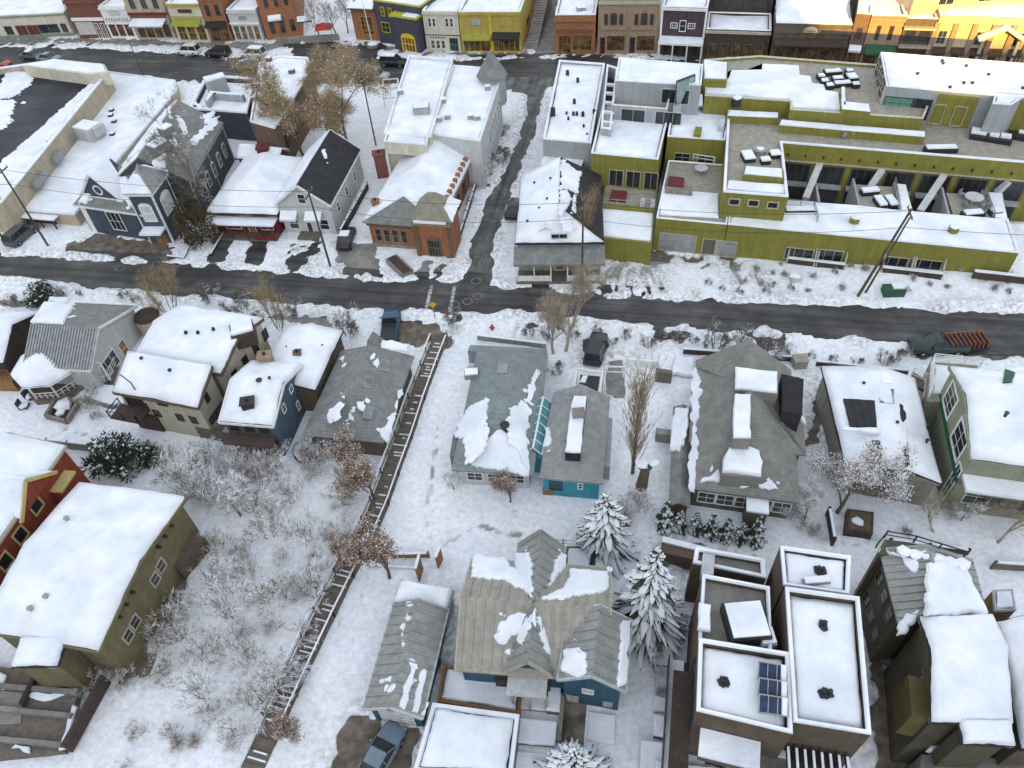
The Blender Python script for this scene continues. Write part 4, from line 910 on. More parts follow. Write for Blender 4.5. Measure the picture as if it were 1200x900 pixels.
row(b, 1, 4.6, 6.4, .2, .8, .8, fm=BROWN); row(b, 1, .3, 2.8, .1, .9, .9, fm=WOOD, pm=GLOWY); b.awn('0', .1, b.w-.1, 3.7, 1.2, .4, GREYL)
b = shop('shop_building', 'brown brick shop with green awning and paired upper windows below the sunlit edge', (1004, 81.5), (1042, 83), 18, 22, BRICKT, z=8.3)
row(b, 2, 4.7, 6.8, .12, .88, .35, fm=DKBR); b.awn('0', .2, b.w-.2, 4.0, 1.6, .8, GREENP, False); row(b, 2, .3, 2.6, .05, .95, .85, fm=DKBR, pm=GLOWY); cornice(b, 7.5, 8.0, .35, BRICKT)
b = shop('shop_building', 'brown building with open balcony storey beside the green awning shop', (1043, 83), (1078, 84.5), 18, 22, BROWN, z=8.0)
row(b, 2, 4.6, 6.4, .06, .94, .85, fm=DKBR); cornice(b, 6.6, 6.9, .9, CREAM, 'balcony_roof'); cornice(b, 3.9, 4.2, .9, CREAM, 'balcony_slab'); row(b, 3, .3, 3.2, .05, .95, .8, fm=DKBR, pm=GLOWY)
LITP = mat('buff_plaster', (.55, .45, .3), .85, .12, .8, .1)
b = shop('shop_building', 'long buff building with brick piers and a snowy pediment catching evening sun', (1079, 84.5), (1300, 94), 15, 26, LITP, z=8.6)
w = b.w; n_ = 10
for i in range(n_):
    b.wbox('0', w*i/n_-.35, w*i/n_+.35, 0, 7.6, .0, .35, BRICKT, 'brick_pier')
    b.winm('0', w*i/n_+.7, w*(i+1)/n_-.7, .3, 3.0, nx=3, fm=DKBR, pm=GLOWY)
    if i % 2 == 0: b.winm('0', w*(i+.2)/n_, w*(i+.7)/n_, 4.4, 6.4, nx=2, fm=CREAM)
    b.awn('0', w*i/n_+.4, w*(i+1)/n_-.4, 4.0, 1.2, .5, DKBR, False)
cornice(b, 7.6, 8.4, .4, LITP)
a, e, n = b.wl('0'); c = a+e*w*.35+n*1.0; bm = bmesh.new()
for s in (-1, 1): beam(bm, (c.x+e.x*s*3.2, c.y+e.y*s*3.2, 5.6), (c.x, c.y, 7.4), 1.6, .25)
o = b.part('entrance_pediment', bm, CREAM); bm = bmesh.new()
for s in (-1, 1): beam(bm, (c.x+e.x*s*3.2, c.y+e.y*s*3.2, 5.8), (c.x, c.y, 7.6), 1.5, .15)
b.part('pediment_snow', bm, SNOW, o); b.wbox('0', w*.35-2.6, w*.35-2.2, 0, 5.6, .7, 1.1, CREAM, 'column'); b.wbox('0', w*.35+2.2, w*.35+2.6, 0, 5.6, .7, 1.1, CREAM, 'column')
def back_block(label, uv, w, d, h, m, roofm=None):
    b = Bld('house', label, 'house', uv); p = G(*uv); b.flat(None, h, m, -.3, .4, .3, None, .3, .1, world=[Vector((p.x-w/2, p.y-d/2, 0)), Vector((p.x+w/2, p.y-d/2, 0)), Vector((p.x+w/2, p.y+d/2, 0)), Vector((p.x-w/2, p.y+d/2, 0))]); b.w = w; return b
b = back_block('tall buff block behind the pediment building with sun on its snowy roof', (1160, 40), 40, 18, 12.5, LITP); row(b, 6, 9, 11, .05, .95, .4)
# plaza
b = Bld('retaining_wall', 'low grey concrete wall along the plaza below the dark trees', 'wall', (360, 52)); bm = bmesh.new(); beam(bm, G(325, 52)+Vector((0, 0, .5)), G(398, 48)+Vector((0, 0, .5)), .5, 1.4); b.part('wall_body', bm, CONC)
b = Bld('canopy_tent', 'small red and white pop up canopy in the plaza', 'tent', (383, 46)); c = G(383, 47); bm = bmesh.new()
for i in range(4): 
    a0, a1 = math.pi/4+i*math.pi/2, math.pi/4+(i+1)*math.pi/2; bm.faces.new([bm.verts.new(c+Vector((math.cos(a0)*2.2, math.sin(a0)*2.2, 2.3))), bm.verts.new(c+Vector((math.cos(a1)*2.2, math.sin(a1)*2.2, 2.3))), bm.verts.new(c+Vector((0, 0, 3.2)))])
b.part('canopy', bm, REDP); bm = bmesh.new()
for i in range(4): a0 = math.pi/4+i*math.pi/2; q = c+Vector((math.cos(a0)*2.1, math.sin(a0)*2.1, 0)); tube(bm, q, q+Vector((0, 0, 2.3)), .05, .05, 5)
b.part('frame', bm, STEEL)
b = Bld('flagpole', 'white flagpole with a snowy base beside the brick corner shop', 'flagpole', (437, 55)); p = G(437, 55); bm = bmesh.new(); tube(bm, p, p+Vector((-.4, 0, 10)), .09, .05, 8); b.part('pole', bm, WHITE); bm = bmesh.new(); prism(bm, [(p.x+1.1*math.cos(t), p.y+1.1*math.sin(t)) for t in (i*math.pi/4 for i in range(8))], -.1, .5); b.part('base', bm, CONC); bm = bmesh.new(); lump(bm, p+Vector((0, 0, .6)), 1.0, RND(3), .4); b.part('base_snow', bm, SNOW)
b = Bld('stairway', 'long stone stairway with timber rail climbing beside the yellow shop', 'stairs', (632, 40)); bm = bmesh.new(); p, q = G(622, 60), G(640, 8); 
for i in range(26): 
    c = p.lerp(q, i/26); d = (q-p).normalized(); box(bm, c+Vector((0, 0, .08+i*.17/2)), (2.2, (q-p).length/26*1.05, .16+i*.17), (d.y, -d.x))
b.part('steps', bm, CONC); bm = bmesh.new(); o = Vector((-1.2, 0, 0)); rail_mesh(bm, [p+o+Vector((0, 0, .2)), q+o+Vector((0, 0, 4.6))], 1.0, 2); b.part('handrail', bm, WOOD)
# ================================================================== the block between the main street and the crossing road
def gr(r0, r1, zr, e, ze, side):     # near and far ridge ends, one point of an eave -> the four eave corners (near left, near right, far right, far left) as pixels at ze
    a, b, p = G(*r0, zr), G(*r1, zr), G(*e, ze); d = Vector((b.x-a.x, b.y-a.y)).normalized(); n = Vector((d.y, -d.x)); w = abs((Vector((p.x-a.x, p.y-a.y))).dot(n))
    q = [a-n.to_3d()*w, a+n.to_3d()*w, b+n.to_3d()*w, b-n.to_3d()*w]
    return [proj((k.x, k.y, ze)) for k in q]
def gf(nl, nr, ze, rp, zr):          # front eave ends and a point of a ridge running parallel to it
    a, b, p = G(*nl, ze), G(*nr, ze), G(*rp, zr); d = (b-a).normalized(); n = Vector((-d.y, d.x, 0)); w = abs((p-a).dot(n)); w = 2*math.sqrt(max(w*w, .01))
    return [nl, nr, proj(b+n*w), proj(a+n*w)]
# --- theatre with the black roof
b = Bld('theatre_building', 'large tan flat roofed hall with black roof membrane half cleared of snow', 'hall', (30, 230))
b.flat([(2, 238), (127, 85), (118, 75), (58, 71), (-60, 88), (-230, 214)], 5.0, TANP, para=.9, pt=.5, deck=MEMB, snow=None, cap=.12)
b.pblock([(62, 69), (122, 75), (128, 85), (108, 88), (26, 77)], 5.9, 4, CREAMP, 'stage_block'); b.psnow([(64, 70), (120, 76), (124, 84), (107, 86), (30, 77)], 5.9)
b.patch('t', [(4, 190), (112, 95), (121, 92), (16, 220), (4, 234), (-30, 225)], .3, .35, .3); b.patch('t', [(-8, 112), (8, 84), (37, 84), (38, 98), (22, 110), (10, 116)], .12, .4); b.patch('t', [(-20, 138), (0, 117), (20, 118), (12, 136), (16, 142), (2, 152), (-20, 156)], .12, .5); b.patch('t', [(24, 121), (31, 119), (29, 122)], .1)
b.done()
for i, (u, v, k) in enumerate(((64, 184, 1.3), (42, 212, 1.6))): 
    a, e, n = b.wl('0'); q, z = b.hit('0', u, v)
    b.wbox('0', q-k, q+k, z-.5, z+.5, .01, .7, STEEL, 'duct_unit')
# --- low snowy hall beside it
b = Bld('annex_building', 'low flat snow roofed annex between the black roofed hall and the blue church', 'building', (70, 260))
b.flat([(15, 246), (88, 252), (150, 175), (208, 106), (206, 95), (122, 84)], 1.9, TANP, para=.15, pt=.2, snow=.3, cap=.25)
bm = bmesh.new(); c = G(109, 163, 1.8); box(bm, c+Vector((0, 0, 1.1)), (3.4, 2.6, 2.2), (1, -.5)); box(bm, c+Vector((1.6, -.4, 1.6)), (1.2, 2.0, 1.3), (1, -.5)); o = b.part('air_handler', bm, GREYL); bm = bmesh.new(); box(bm, c+Vector((0, 0, 2.3)), (3.2, 2.4, .2), (1, -.5)); b.part('unit_snow', bm, SNOW, o)
for u, v in ((132, 132), (131, 138), (135, 145), (122, 157), (133, 160)): b.unit('t', u, v, .7, .7, .5, BLACK, snow=True)
b.wbox('0', .5, 7, 1.35, 1.5, .02, 1.2, DKBR, 'porch_roof'); b.wbox('0', .5, 7, 1.5, 1.7, .05, 1.15, SNOW, 'porch_snow')
for i in range(4): b.wbox('0', .6+i*2.0, .75+i*2.0, -.2, 1.35, 1.0, 1.15, DKBR, 'porch_post')
b.winm('0', 1, 6, .1, 1.2, nx=4, fm=DKBR)
# --- church
b = Bld('church', 'slate blue church with snowy hipped tower, arched louvres and a round gable window', 'church', (150, 290))
px = gr((161, 184), (208, 117), 9.6, (269.5, 130.5), 6.0, 1)
b.gable(px, 6.0, 9.6, 'y', mat('dark_grey_siding', (.085, .09, .095), .85, .15, 1, .1, lap=.2), SHING, oh=.2, key='n', snow=.3, facets=['l'])
for P in ([(181, 148), (190, 143), (187, 150), (183, 158)], [(206, 140), (213, 138), (221, 156), (217, 160)], [(193, 128), (203, 131), (200, 137)], [(237, 134), (251, 130), (248, 140), (258, 136), (255, 144), (240, 146)], [(228, 158), (250, 142), (257, 144), (240, 160), (230, 168), (222, 165)], [(178, 168), (184, 160), (188, 166), (180, 176)], [(178, 188), (192, 178), (196, 186), (190, 196), (180, 196)], [(196, 166), (206, 163), (206, 172), (198, 172)], [(226, 118), (240, 125), (232, 128)]): b.patch('nr', P, .12, .35, .3)
b.unit('nr', 197, 157, 1.6, 1.4, .9, SHING, 'roof_hatch', (.6, .8)); b.unit('nr', 188, 176, 2.4, 1.8, .9, SHING, 'roof_hatch', (.6, .8))
for u, v in ((152, 160), (160, 152), (144, 174), (170, 139), (176, 131)): b.pipe('nl', u, v, .6, .22, BLACK)
px = gf((85, 240), (168, 252), 4.4, (135, 194), 7.6)
b.gable(px, 4.4, 7.6, 'x', BLUES, SHING, oh=.35, hip=(3.2, 0), key='w', trim=WHITE)
b.patch('wf', [(92, 238), (110, 212), (122, 208), (112, 222), (102, 238)], .25, .2); b.patch('wf', [(128, 208), (148, 206), (162, 246), (150, 240), (138, 222)], .25, .2)
b.win('w0', (122, 247, 150, 271), nx=3, ny=2); b.wbox('w0', .2, 1.0, -.2, 4.0, .004, .06, WHITE, 'corner_board')
g = [G(88, 238, 4.7), G(145, 242, 4.7), G(124, 208, 7.4)]
a, e, n = b.wl('w0'); e3 = Vector((e.x, e.y, 0)); n3 = Vector((n.x, n.y, 0)); m = (g[0]+g[1])/2; hw = (g[1]-g[0]).length/2*.86; base = m-n3*.9+Vector((0, 0, .45)); apex = base+Vector((0, 0, 3.3)); 
bm = bmesh.new(); A = [base-e3*hw, base+e3*hw, apex]; f0 = [bm.verts.new(p) for p in A]; f1 = [bm.verts.new(p-n3*4+Vector((0, 0, .0))) for p in A]; bm.faces.new(f0); bm.faces.new(f1[::-1])
for i in range(3): bm.faces.new((f0[i], f0[(i+1) % 3], f1[(i+1) % 3], f1[i]))
gw = b.part('gable_dormer', bm, BLUES)
bm = bmesh.new()
for s in (-1, 1): beam(bm, base+e3*s*(hw+.25)+n3*.1-Vector((0, 0, .1)), apex+n3*.1+Vector((0, 0, .1)), .3, .28)
beam(bm, base-e3*(hw+.1)+n3*.06, base+e3*(hw+.1)+n3*.06, .16, .25); b.part('gable_trim', bm, WHITE, gw)
bm = bmesh.new()
for s in (-1, 1): slab(bm, [p for p in ([base+e3*s*(hw+.3)+n3*.3, apex+n3*.3+Vector((0, 0, .2)), apex-n3*3.6+Vector((0, 0, .2)), base+e3*s*(hw+.3)-n3*1.5])], Vector((e.x*s*.75, e.y*s*.75, .65)), .22, .1)
b.part('roof_snow', bm, SNOW, gw)
bm = bmesh.new(); c = base+Vector((0, 0, 1.15))+n3*.04; ring = []
for k in range(20):
    t0, t1 = k*math.pi/10, (k+1)*math.pi/10; q = lambda t, r: c+e3*math.cos(t)*r+Vector((0, 0, math.sin(t)*r))+n3*.03
    bm.faces.new([bm.verts.new(x) for x in (q(t0, .72), q(t1, .72), q(t1, .5), q(t0, .5))])
o = b.part('round_window', bm, WHITE, gw)
L = (b.W['n1'][1]-b.W['n1'][0]).length
for i in range(4):
    arch(b, 'n1', L*(.3+.17*i), L*(.3+.17*i)+1.1, 2.0, 3.9, .012, GREYL, 'arched_window', GLASS)
for f in (.0, .5, .985): b.wbox('n1', L*f, L*f+.2, -.2, 5.8, .004, .06, GREYP, 'corner_board')
b.wbox('n1', 0, L, 5.5, 5.85, .005, .12, GREYP, 'eave_board')
# tower
N_, L_, R_ = G(177, 226, 7.6), G(149, 225, 7.6), G(191, 203, 7.6); K_ = L_+R_-N_
Q = [Vector((p.x, p.y, 0)) for p in fit([L_, N_, R_, K_])]; Q = [Vector((p.x, p.y)) for p in fit([L_, N_, R_, K_])]
bm = bmesh.new(); prism(bm, Q, -.3, 7.5); b.part('tower', bm, BLUES); cc = sum(Q, Vector((0, 0)))/4
for i in range(4): b.W['t'+str(i)] = (Q[i], Q[(i+1) % 4], cc)
tw = (Q[1]-Q[0]).length
for k in ('t0', 't1'):
    wk = (b.W[k][1]-b.W[k][0]).length; o = arch(b, k, wk*.24, wk*.78, 3.4, 5.6, .01, WHITE, 'louvre', GREYL); b.wbox(k, 0, .16, -.2, 7.4, .003, .05, WHITE, 'corner_board'); b.wbox(k, wk-.16, wk, -.2, 7.4, .003, .05, WHITE, 'corner_board'); b.wbox(k, -.2, wk+.2, 7.2, 7.55, .005, .3, WHITE, 'cornice')
bm = bmesh.new(); O = inset(Q, -.35); I2 = inset(Q, 1.3); A = [bm.verts.new((p.x, p.y, 7.5)) for p in O]; B_ = [bm.verts.new((p.x, p.y, 9.3)) for p in I2]; T = bm.verts.new((cc.x, cc.y, 10.2))
for i in range(4): bm.faces.new((A[i], A[(i+1) % 4], B_[(i+1) % 4], B_[i])); bm.faces.new((B_[i], B_[(i+1) % 4], T))
bm.faces.new(A[::-1]); b.part('tower_roof', bm, SHINGP); bm = bmesh.new()
for i in (0, 2, 3): 
    P = [Vector((O[i].x, O[i].y, 7.55)), Vector((O[(i+1) % 4].x, O[(i+1) % 4].y, 7.55)), Vector((I2[(i+1) % 4].x, I2[(i+1) % 4].y, 9.35)), Vector((I2[i].x, I2[i].y, 9.35))]; slab(bm, jag(P, .5, .08), normal(P), .2, .15)
b.part('roof_snow', bm, SNOW)
b.wbox('t0', tw*.1, tw*.95, 2.2, 2.45, .05, 1.7, BLUES, 'entrance_canopy'); b.wbox('t0', tw*.08, tw*.97, 2.45, 2.7, .06, 1.75, SNOW, 'canopy_snow'); b.winm('t0', tw*.3, tw*.8, 0, 2.0, fm=WOOD, pm=WOOD, name='door', nx=2, ny=1)
b.done()
# --- flat roofs with stepped parapets behind the church
b = Bld('parapet_building', 'flat snow roof with dark stepped parapets behind the church', 'building', (270, 150))
b.flat([(222, 128), (290, 133), (300, 92), (265, 90), (240, 92)], 4.6, SLATE, para=.9, pt=.35, snow=.3, cap=.25, zb=-.3)
b.pblock([(238, 92), (262, 86), (264, 90), (241, 97)], 6.4, 3.5, GREYP, 'false_front'); b.psnow([(238, 92), (262, 86), (264, 90), (241, 97)], 6.4, .3)
b.pblock([(240, 118), (246, 106), (286, 110), (284, 113), (250, 110), (244, 120)], 5.0, 3.5, GREYP, 'inner_parapet'); b.psnow([(241, 117), (246, 107), (285, 110.5), (284, 112), (250, 109.5), (243, 118)], 5.0, .15, amp=.03)
# --- brown stone building
b = Bld('stone_building', 'brown stone building with snowy roof and roof vents beside the tan leaved trees', 'building', (330, 150))
b.flat([(293, 143), (322, 151), (366, 82), (361, 68), (328, 66), (304, 73)], 6.6, BRICKB, para=.3, pt=.3, snow=.35, cap=.2)
for u, v in ((312, 92), (343, 88), (300, 120), (302, 105), (316, 74)): b.unit('t', u, v, .9, .8, .8, BRICKB)
row2 = [b.winm('1', 2+i*3.4, 3.4+i*3.4, 2.4, 4.4, fm=DKBR) for i in range(3)]
# --- little red shed roof
b = Bld('small_house', 'small maroon walled house with patchy snow roof behind the hipped snow roof house', 'house', (300, 190))
px = gf((275, 186), (327, 191), 3.2, (300, 172), 4.3); b.gable(px, 3.2, 4.3, 'x', REDD, SHINGD, snow=.28)
b.chimney('f', 309, 176, 1.6, .5, REDD)
# --- hipped snow roof house with red walls
b = Bld('house', 'maroon house under a full snow hip roof with snowy front porch', 'house', (300, 265))
b.gable([(249, 248), (330, 255), (355, 192), (281, 184)], 3.3, 5.6, 'y', REDD, SHINGD, oh=.5, hip=(4.2, 2.5), snow=.35)
px = [(252, 253), (322, 259), (324, 250), (254, 243)]
for f in (.05, .3, .55, .8, .97): 
    w = (b.W['0'][1]-b.W['0'][0]).length; b.wbox('0', w*f-.08, w*f+.08, -.2, 2.3, 1.5, 1.66, REDD, 'porch_post')
w = (b.W['0'][1]-b.W['0'][0]).length; b.wbox('0', -.2, w+.2, 2.3, 2.5, .02, 1.8, REDD, 'porch_roof'); b.wbox('0', -.2, w+.2, 2.5, 2.7, .05, 1.85, SNOW, 'porch_snow'); b.winm('0', w*.15, w*.4, .7, 2.1); b.winm('0', w*.5, w*.62, 0, 2.1, nx=1, pm=WOOD, name='door'); b.winm('0', w*.7, w*.9, .7, 2.1)
b.wbox('0', 0, w, 0, .3, .02, 1.7, PLANK, 'porch_deck'); b.wbox('0', w*.66, w*.95, .35, .9, 1.6, 1.66, REDD, 'railing')
b.done()
# --- black roofed gable house
b = Bld('house', 'pale grey gabled house with bare black roof and white barge boards', 'house', (375, 260))
px = gr((347, 217), (387, 152), 7.4, (395, 227), 4.6, 1)
b.gable(px, 4.6, 7.4, 'y', GREYL, SHINGD, oh=.3, snow=.28, facets=['l'], trim=WHITE)
b.patch('r', [(377, 176), (381, 174), (384, 186), (380, 186)], .1, .2)
w = (b.W['0'][1]-b.W['0'][0]).length; L = (b.W['1'][1]-b.W['1'][0]).length
for i in range(3): b.winm('1', L*(.15+.28*i), L*(.15+.28*i)+.9, 2.0, 3.4, nx=1, ny=2)
b.winm('0', w*.42, w*.58, 4.6, 6.0, nx=1); b.winm('0', w*.1, w*.3, .8, 2.4, nx=1); b.winm('0', w*.7, w*.9, .8, 2.4, nx=1); b.winm('0', w*.44, w*.56, 0, 2.1, nx=1, ny=1, pm=DKBR, name='door')
for f in (.18, .66): b.awn('0', w*f-1.1, w*f+1.1, 3.5, 1.1, .7, GREYL, True, 'bay_roof')
b.wbox('0', w*.3, w*.7, 0, .5, .02, 1.6, PLANK, 'porch_deck'); b.done()
# --- two tall white roofs by the alley
b = Bld('commercial_building', 'grey sided corner building with two long snow roofs and a pointed turret', 'building', (560, 170))
b.flat([(502, 157), (563, 166), (586, 96), (583, 82), (531, 78)], 7.2, GREYL, para=.2, pt=.25, snow=.35, cap=.3, key='a')
b.flat([(450, 158), (505, 161), (531, 71), (479, 66)], 7.8, CREAMP, para=.2, pt=.25, snow=.35, cap=.3, key='b')
b.flat([(450, 166), (500, 170), (508, 128), (460, 124)], 7.85, CREAMP, zb=6.2, para=.3, pt=.2, snow=.2, cap=.12, key='c', wname='roof_terrace')
L = (b.W['a1'][1]-b.W['a1'][0]).length
for i in range(6): b.winm('a1', L*(.34+.1*i), L*(.34+.1*i)+L*.075, 3.2, 5.6, nx=1, fm=WHITE)
for i in range(3): b.winm('a1', L*(.05+.1*i), L*(.05+.1*i)+.9, 1, 2.6, nx=1)
for u, v in ((515, 145), (525, 142), (552, 142), (560, 143), (470, 113), (572, 108), (520, 123)): b.unit('at' if u > 505 else 'bt', u, v, .8, .6, .8)
b.unit('ct', 495, 135, 2.2, 1.6, 1.3, GREYP); p = G(577, 92, 7.5); bm = bmesh.new(); n_ = 10
tube(bm, (p.x, p.y, 4), (p.x, p.y, 8.0), 1.9, 1.9, n_); b.part('turret', bm, GREYP); bm = bmesh.new(); tube(bm, (p.x, p.y, 8.0), (p.x, p.y, 11.6), 2.3, .06, n_); b.part('turret_roof', bm, SHING)
b.wbox('b0', 1, 6, 1, 4, .01, .08, DKBR, 'rear_door'); bm = bmesh.new(); p = G(452, 128, 0)
for dx in (0, 2.4):
    for dy in (0, 3): beam(bm, p+Vector((dx, dy, 0)), p+Vector((dx, dy, 3.4)), .14, .14)
for z in (1.8, 3.4):
    for dy in (0, 3): beam(bm, p+Vector((0, dy, z)), p+Vector((2.4, dy, z)), .14, .14)
    for dx in (0, 2.4): beam(bm, p+Vector((dx, 0, z)), p+Vector((dx, 3, z)), .14, .14)
b.part('stair_frame', bm, WHITE)
# --- brick museum with snowy hip roof
b = Bld('brick_building', 'red brick building with stepped side parapet, corner tower and snow hip roof', 'building', (490, 300))
px = [(432, 263), (527, 268), (549, 192), (476, 163)]
b.gable([(432, 263), (523, 266), (551, 178), (475, 162)], 4.0, 6.4, 'y', BRICKO, SHING, oh=.5, hip=(2.4, 3), snow=.35, facets=['l', 'r', 'b'])
w = (b.W['0'][1]-b.W['0'][0]).length; L = (b.W['1'][1]-b.W['1'][0]).length
for i in range(4): b.winm('0', w*(.07+.125*i), w*(.07+.125*i)+w*.1, 1.0, 2.9, fm=BRICKT, nx=1, ny=2)
for i in range(5): b.winm('1', L*(.12+.17*i), L*(.12+.17*i)+1.4, .8, 2.6, fm=BRICKB)
b.wbox('0', 0, w, 0, .7, .003, .1, STONE, 'plinth'); b.wbox('0', -.2, w*.6, 3.3, 3.6, .003, .18, BRICKB, 'cornice')
p = [G(482, 257, 5.4), G(527, 259, 5.4), G(536, 238, 5.4)]; p.append(p[0]+p[2]-p[1]); Q = fit([p[0], p[1], p[2], p[3]]); bm = bmesh.new(); prism(bm, Q, -.3, 5.4); b.part('tower', bm, BRICKO); cc = sum(Q, Vector((0, 0)))/4
for i in range(4): b.W['t'+str(i)] = (Q[i], Q[(i+1) % 4], cc)
tw = (Q[1]-Q[0]).length; arch(b, 't0', tw*.3, tw*.68, .1, 2.5, .01, BRICKB, 'arched_door', GLASS); b.wbox('t0', 0, tw, 4.6, 5.1, .004, .15, BRICKT, 'cornice'); b.wbox('t0', tw*.05, tw*.9, 5.1, 5.5, .0, .35, SNOW, 'ledge_snow'); b.wbox('t0', -.02, .5, 0, 4.6, .004, .2, BRICKB, 'pilaster'); b.wbox('t0', tw-.5, tw+.02, 0, 4.6, .004, .2, BRICKB, 'pilaster')
bm = bmesh.new(); O = inset(Q, -.35); I2 = inset(Q, tw*.5*.8); A = [bm.verts.new((q.x, q.y, 5.4)) for q in O]; B_ = [bm.verts.new((q.x, q.y, 8.0)) for q in I2]
for i in range(4): bm.faces.new((A[i], A[(i+1) % 4], B_[(i+1) % 4], B_[i]))
bm.faces.new(B_); b.part('tower_roof', bm, mat('weathered_shingles', (.27, .26, .2), .9, .25, 1, .3, lap=.12)); bm = bmesh.new(); P = [Vector((O[1].x, O[1].y, 5.5)), Vector((O[2].x, O[2].y, 5.5)), O[2].to_3d().lerp(I2[2].to_3d(), .5)+Vector((0, 0, 6.7)), O[1].to_3d().lerp(I2[1].to_3d(), .5)+Vector((0, 0, 6.7))]; slab(bm, jag(P, .4, .15), normal(P), .2); b.part('roof_snow', bm, SNOW)
for i in range(12): b.wbox('1', L*(.12+i*.072), L*(.12+i*.072)+.55, 3.4, 4.9, -.3, .2, BRICKO, 'battlement')
b.wbox('1', L*.1, L, 3.2, 4.3, -.3, .19, BRICKO, 'side_parapet'); b.wbox('1', L*.1, L, 4.3, 4.5, -.35, .15, SNOW, 'parapet_snow')
b.chimney('l', 448, 200, 1.5, 2.6, BRICKR); b.chimney('l', 441, 242, .9, .8, BRICKO)
b.done()
# --- long flat white roof by the alley
b = Bld('commercial_building', 'long flat white roof building with dark vents between alley and white townhouse', 'building', (665, 180))
b.flat([(636, 163), (693, 168), (709, 75), (655, 71)], 6.8, GREYP, para=.35, pt=.3, snow=.25, cap=.15)
for u, v, k in ((665, 90, .8), (677, 98, .7), (673, 123, .7), (664, 136, .5), (672, 137, .6), (676, 137, .6), (683, 138, .7), (648, 137, 1.1), (684, 151, .5), (688, 160, .4), (696, 134, .6), (666, 142, .5)): b.unit('t', u, v, k*.55, k*.5, k*1.1, BLACK, snow=False)
b.wbox('0', .1, 5.4, 2.0, 4.2, .01, 2.2, GREYP, 'rear_lean_to'); b.wbox('0', .1, 5.4, 4.2, 4.4, .01, 2.1, SNOW, 'lean_to_snow')
# --- old porch house
b = Bld('house', 'old narrow house with snowy gable roof, tiny attic dormer and front porch', 'house', (638, 300))
px = gr((655, 263), (657, 184), 7.0, (605, 264), 4.4, 0)
b.gable(px, 4.4, 7.0, 'y', mat('faded_siding', (.34, .31, .27), .85, .2, 1, .1, lap=.2), SHINGD, oh=.3, hip=(3.2, 0), snow=.3, facets=['l', 'f'])
for P in ([(656, 188), (680, 204), (676, 226), (657, 222)], [(656, 226), (664, 224), (669, 236), (661, 250), (655, 252)], [(655, 258), (664, 250), (671, 264), (670, 273), (662, 272)], [(669, 227), (676, 229), (674, 250), (669, 246)]): b.patch('r', P, .25, .4, .3)
w = (b.W['0'][1]-b.W['0'][0]).length; b.awn('0', -.4, w+.4, 3.9, 2.3, .9, SHING, False, 'porch_roof')
for i in range(6): b.wbox('0', w*i/5-.07, w*i/5+.07, .4, 3.0, 1.95, 2.1, WHITE, 'porch_post')
b.wbox('0', -.2, w+.2, 0, .4, .02, 2.2, PLANK, 'porch_deck'); b.wbox('0', -.1, w*.4, .45, 1.2, 1.97, 2.05, WHITE, 'railing'); b.wbox('0', w*.6, w+.1, .45, 1.2, 1.97, 2.05, WHITE, 'railing'); b.winm('0', w*.12, w*.34, 1, 2.7); b.winm('0', w*.44, w*.56, .4, 2.6, nx=1, pm=WOOD, name='door'); b.winm('0', w*.66, w*.88, 1, 2.7); b.winm('0', w*.4, w*.6, 4.3, 5.6)
bm = bmesh.new(); p = G(638, 270, 5.0); box(bm, p+Vector((0, .3, 0)), (1.1, 1.2, 1.0)); o = b.part('dormer', bm, WHITE); bm = bmesh.new()
for s in (-1, 1): beam(bm, p+Vector((s*.8, -.4, .45)), p+Vector((0, -.4, 1.0)), .9, .15); beam(bm, p+Vector((s*.75, .3, .5)), p+Vector((0, .3, 1.05)), 1.4, .2)
b.part('dormer_snow', bm, SNOW, o); bm = bmesh.new(); box(bm, p+Vector((0, -.31, 0)), (.55, .06, .7)); b.part('pane', bm, GLASS, o)
for u, v in ((626, 217), (632, 247), (645, 212), (618, 262), (641, 236)): b.pipe('l', u, v, .4, .1, BLACK)
b.done()
# --- white and olive townhouse
b = Bld('townhouse', 'white and grey modern townhouse with olive base, snowy terraces and sloped skylight', 'townhouse', (735, 292))
b.flat([(697, 278), (764, 285), (770, 222), (709, 215)], 3.2, OLIVE, para=.15, pt=.2, deck=DECKG, snow=None, cap=None, key='a')
b.psnow([(699, 276), (763, 283), (766, 247.5), (706, 242)], 3.05, .2, amp=.03); b.pblock([(707, 241.5), (767.5, 247), (768, 243), (708, 238)], 3.6, 2.9, OLIVE, 'low_parapet'); b.vrail([(708, 240), (767.5, 245)], 3.6, h=.9, m=STEEL, bars=2)
b.flat([(692.5, 179.5), (771.5, 187), (786, 126), (707, 120)], 7.3, OLIVE, para=.3, pt=.25, snow=.18, cap=.12, key='b')
for r in ((714, 198, 730, 219), (734, 199.5, 750, 221), (755, 201, 770, 223)): b.win('b0', r, fm=CREAM, nx=2, ny=1, name='terrace_door')
b.pblock([(714, 232), (733, 234), (735, 224), (717, 222)], 3.5, 3.0, REDD, 'spa_cover'); 
for u, v in ((752, 236), (764, 237)): b.pblock([(u-2, v+6), (u+3, v+6), (u+4, v-4), (u-1, v-4)], 3.7, 3.0, GREYL, 'lounge_chair')
b.flat([(717, 123), (782, 128), (789, 97), (723, 93)], 9.2, GREYP, para=.9, pt=.2, deck=DECKG, snow=None, cap=.1, key='c', zb=6.8, capm=WHITE)
b.flat([(721, 94.5), (787, 98.5), (822, 100), (824, 76), (725, 68)], 11.2, GREYP, para=.2, pt=.2, snow=.3, cap=.12, key='d', zb=6.8)
b.winm('c0', 1.2, 4.4, 6.9, 8.9, fm=GREYL, nx=2, ny=1); b.winm('c0', 5.6, 9.0, 6.9, 8.9, fm=GREYL, nx=3, ny=1); b.winm('d0', 6, 9.6, 8.6, 10.6, fm=GREYL, nx=2, ny=1)
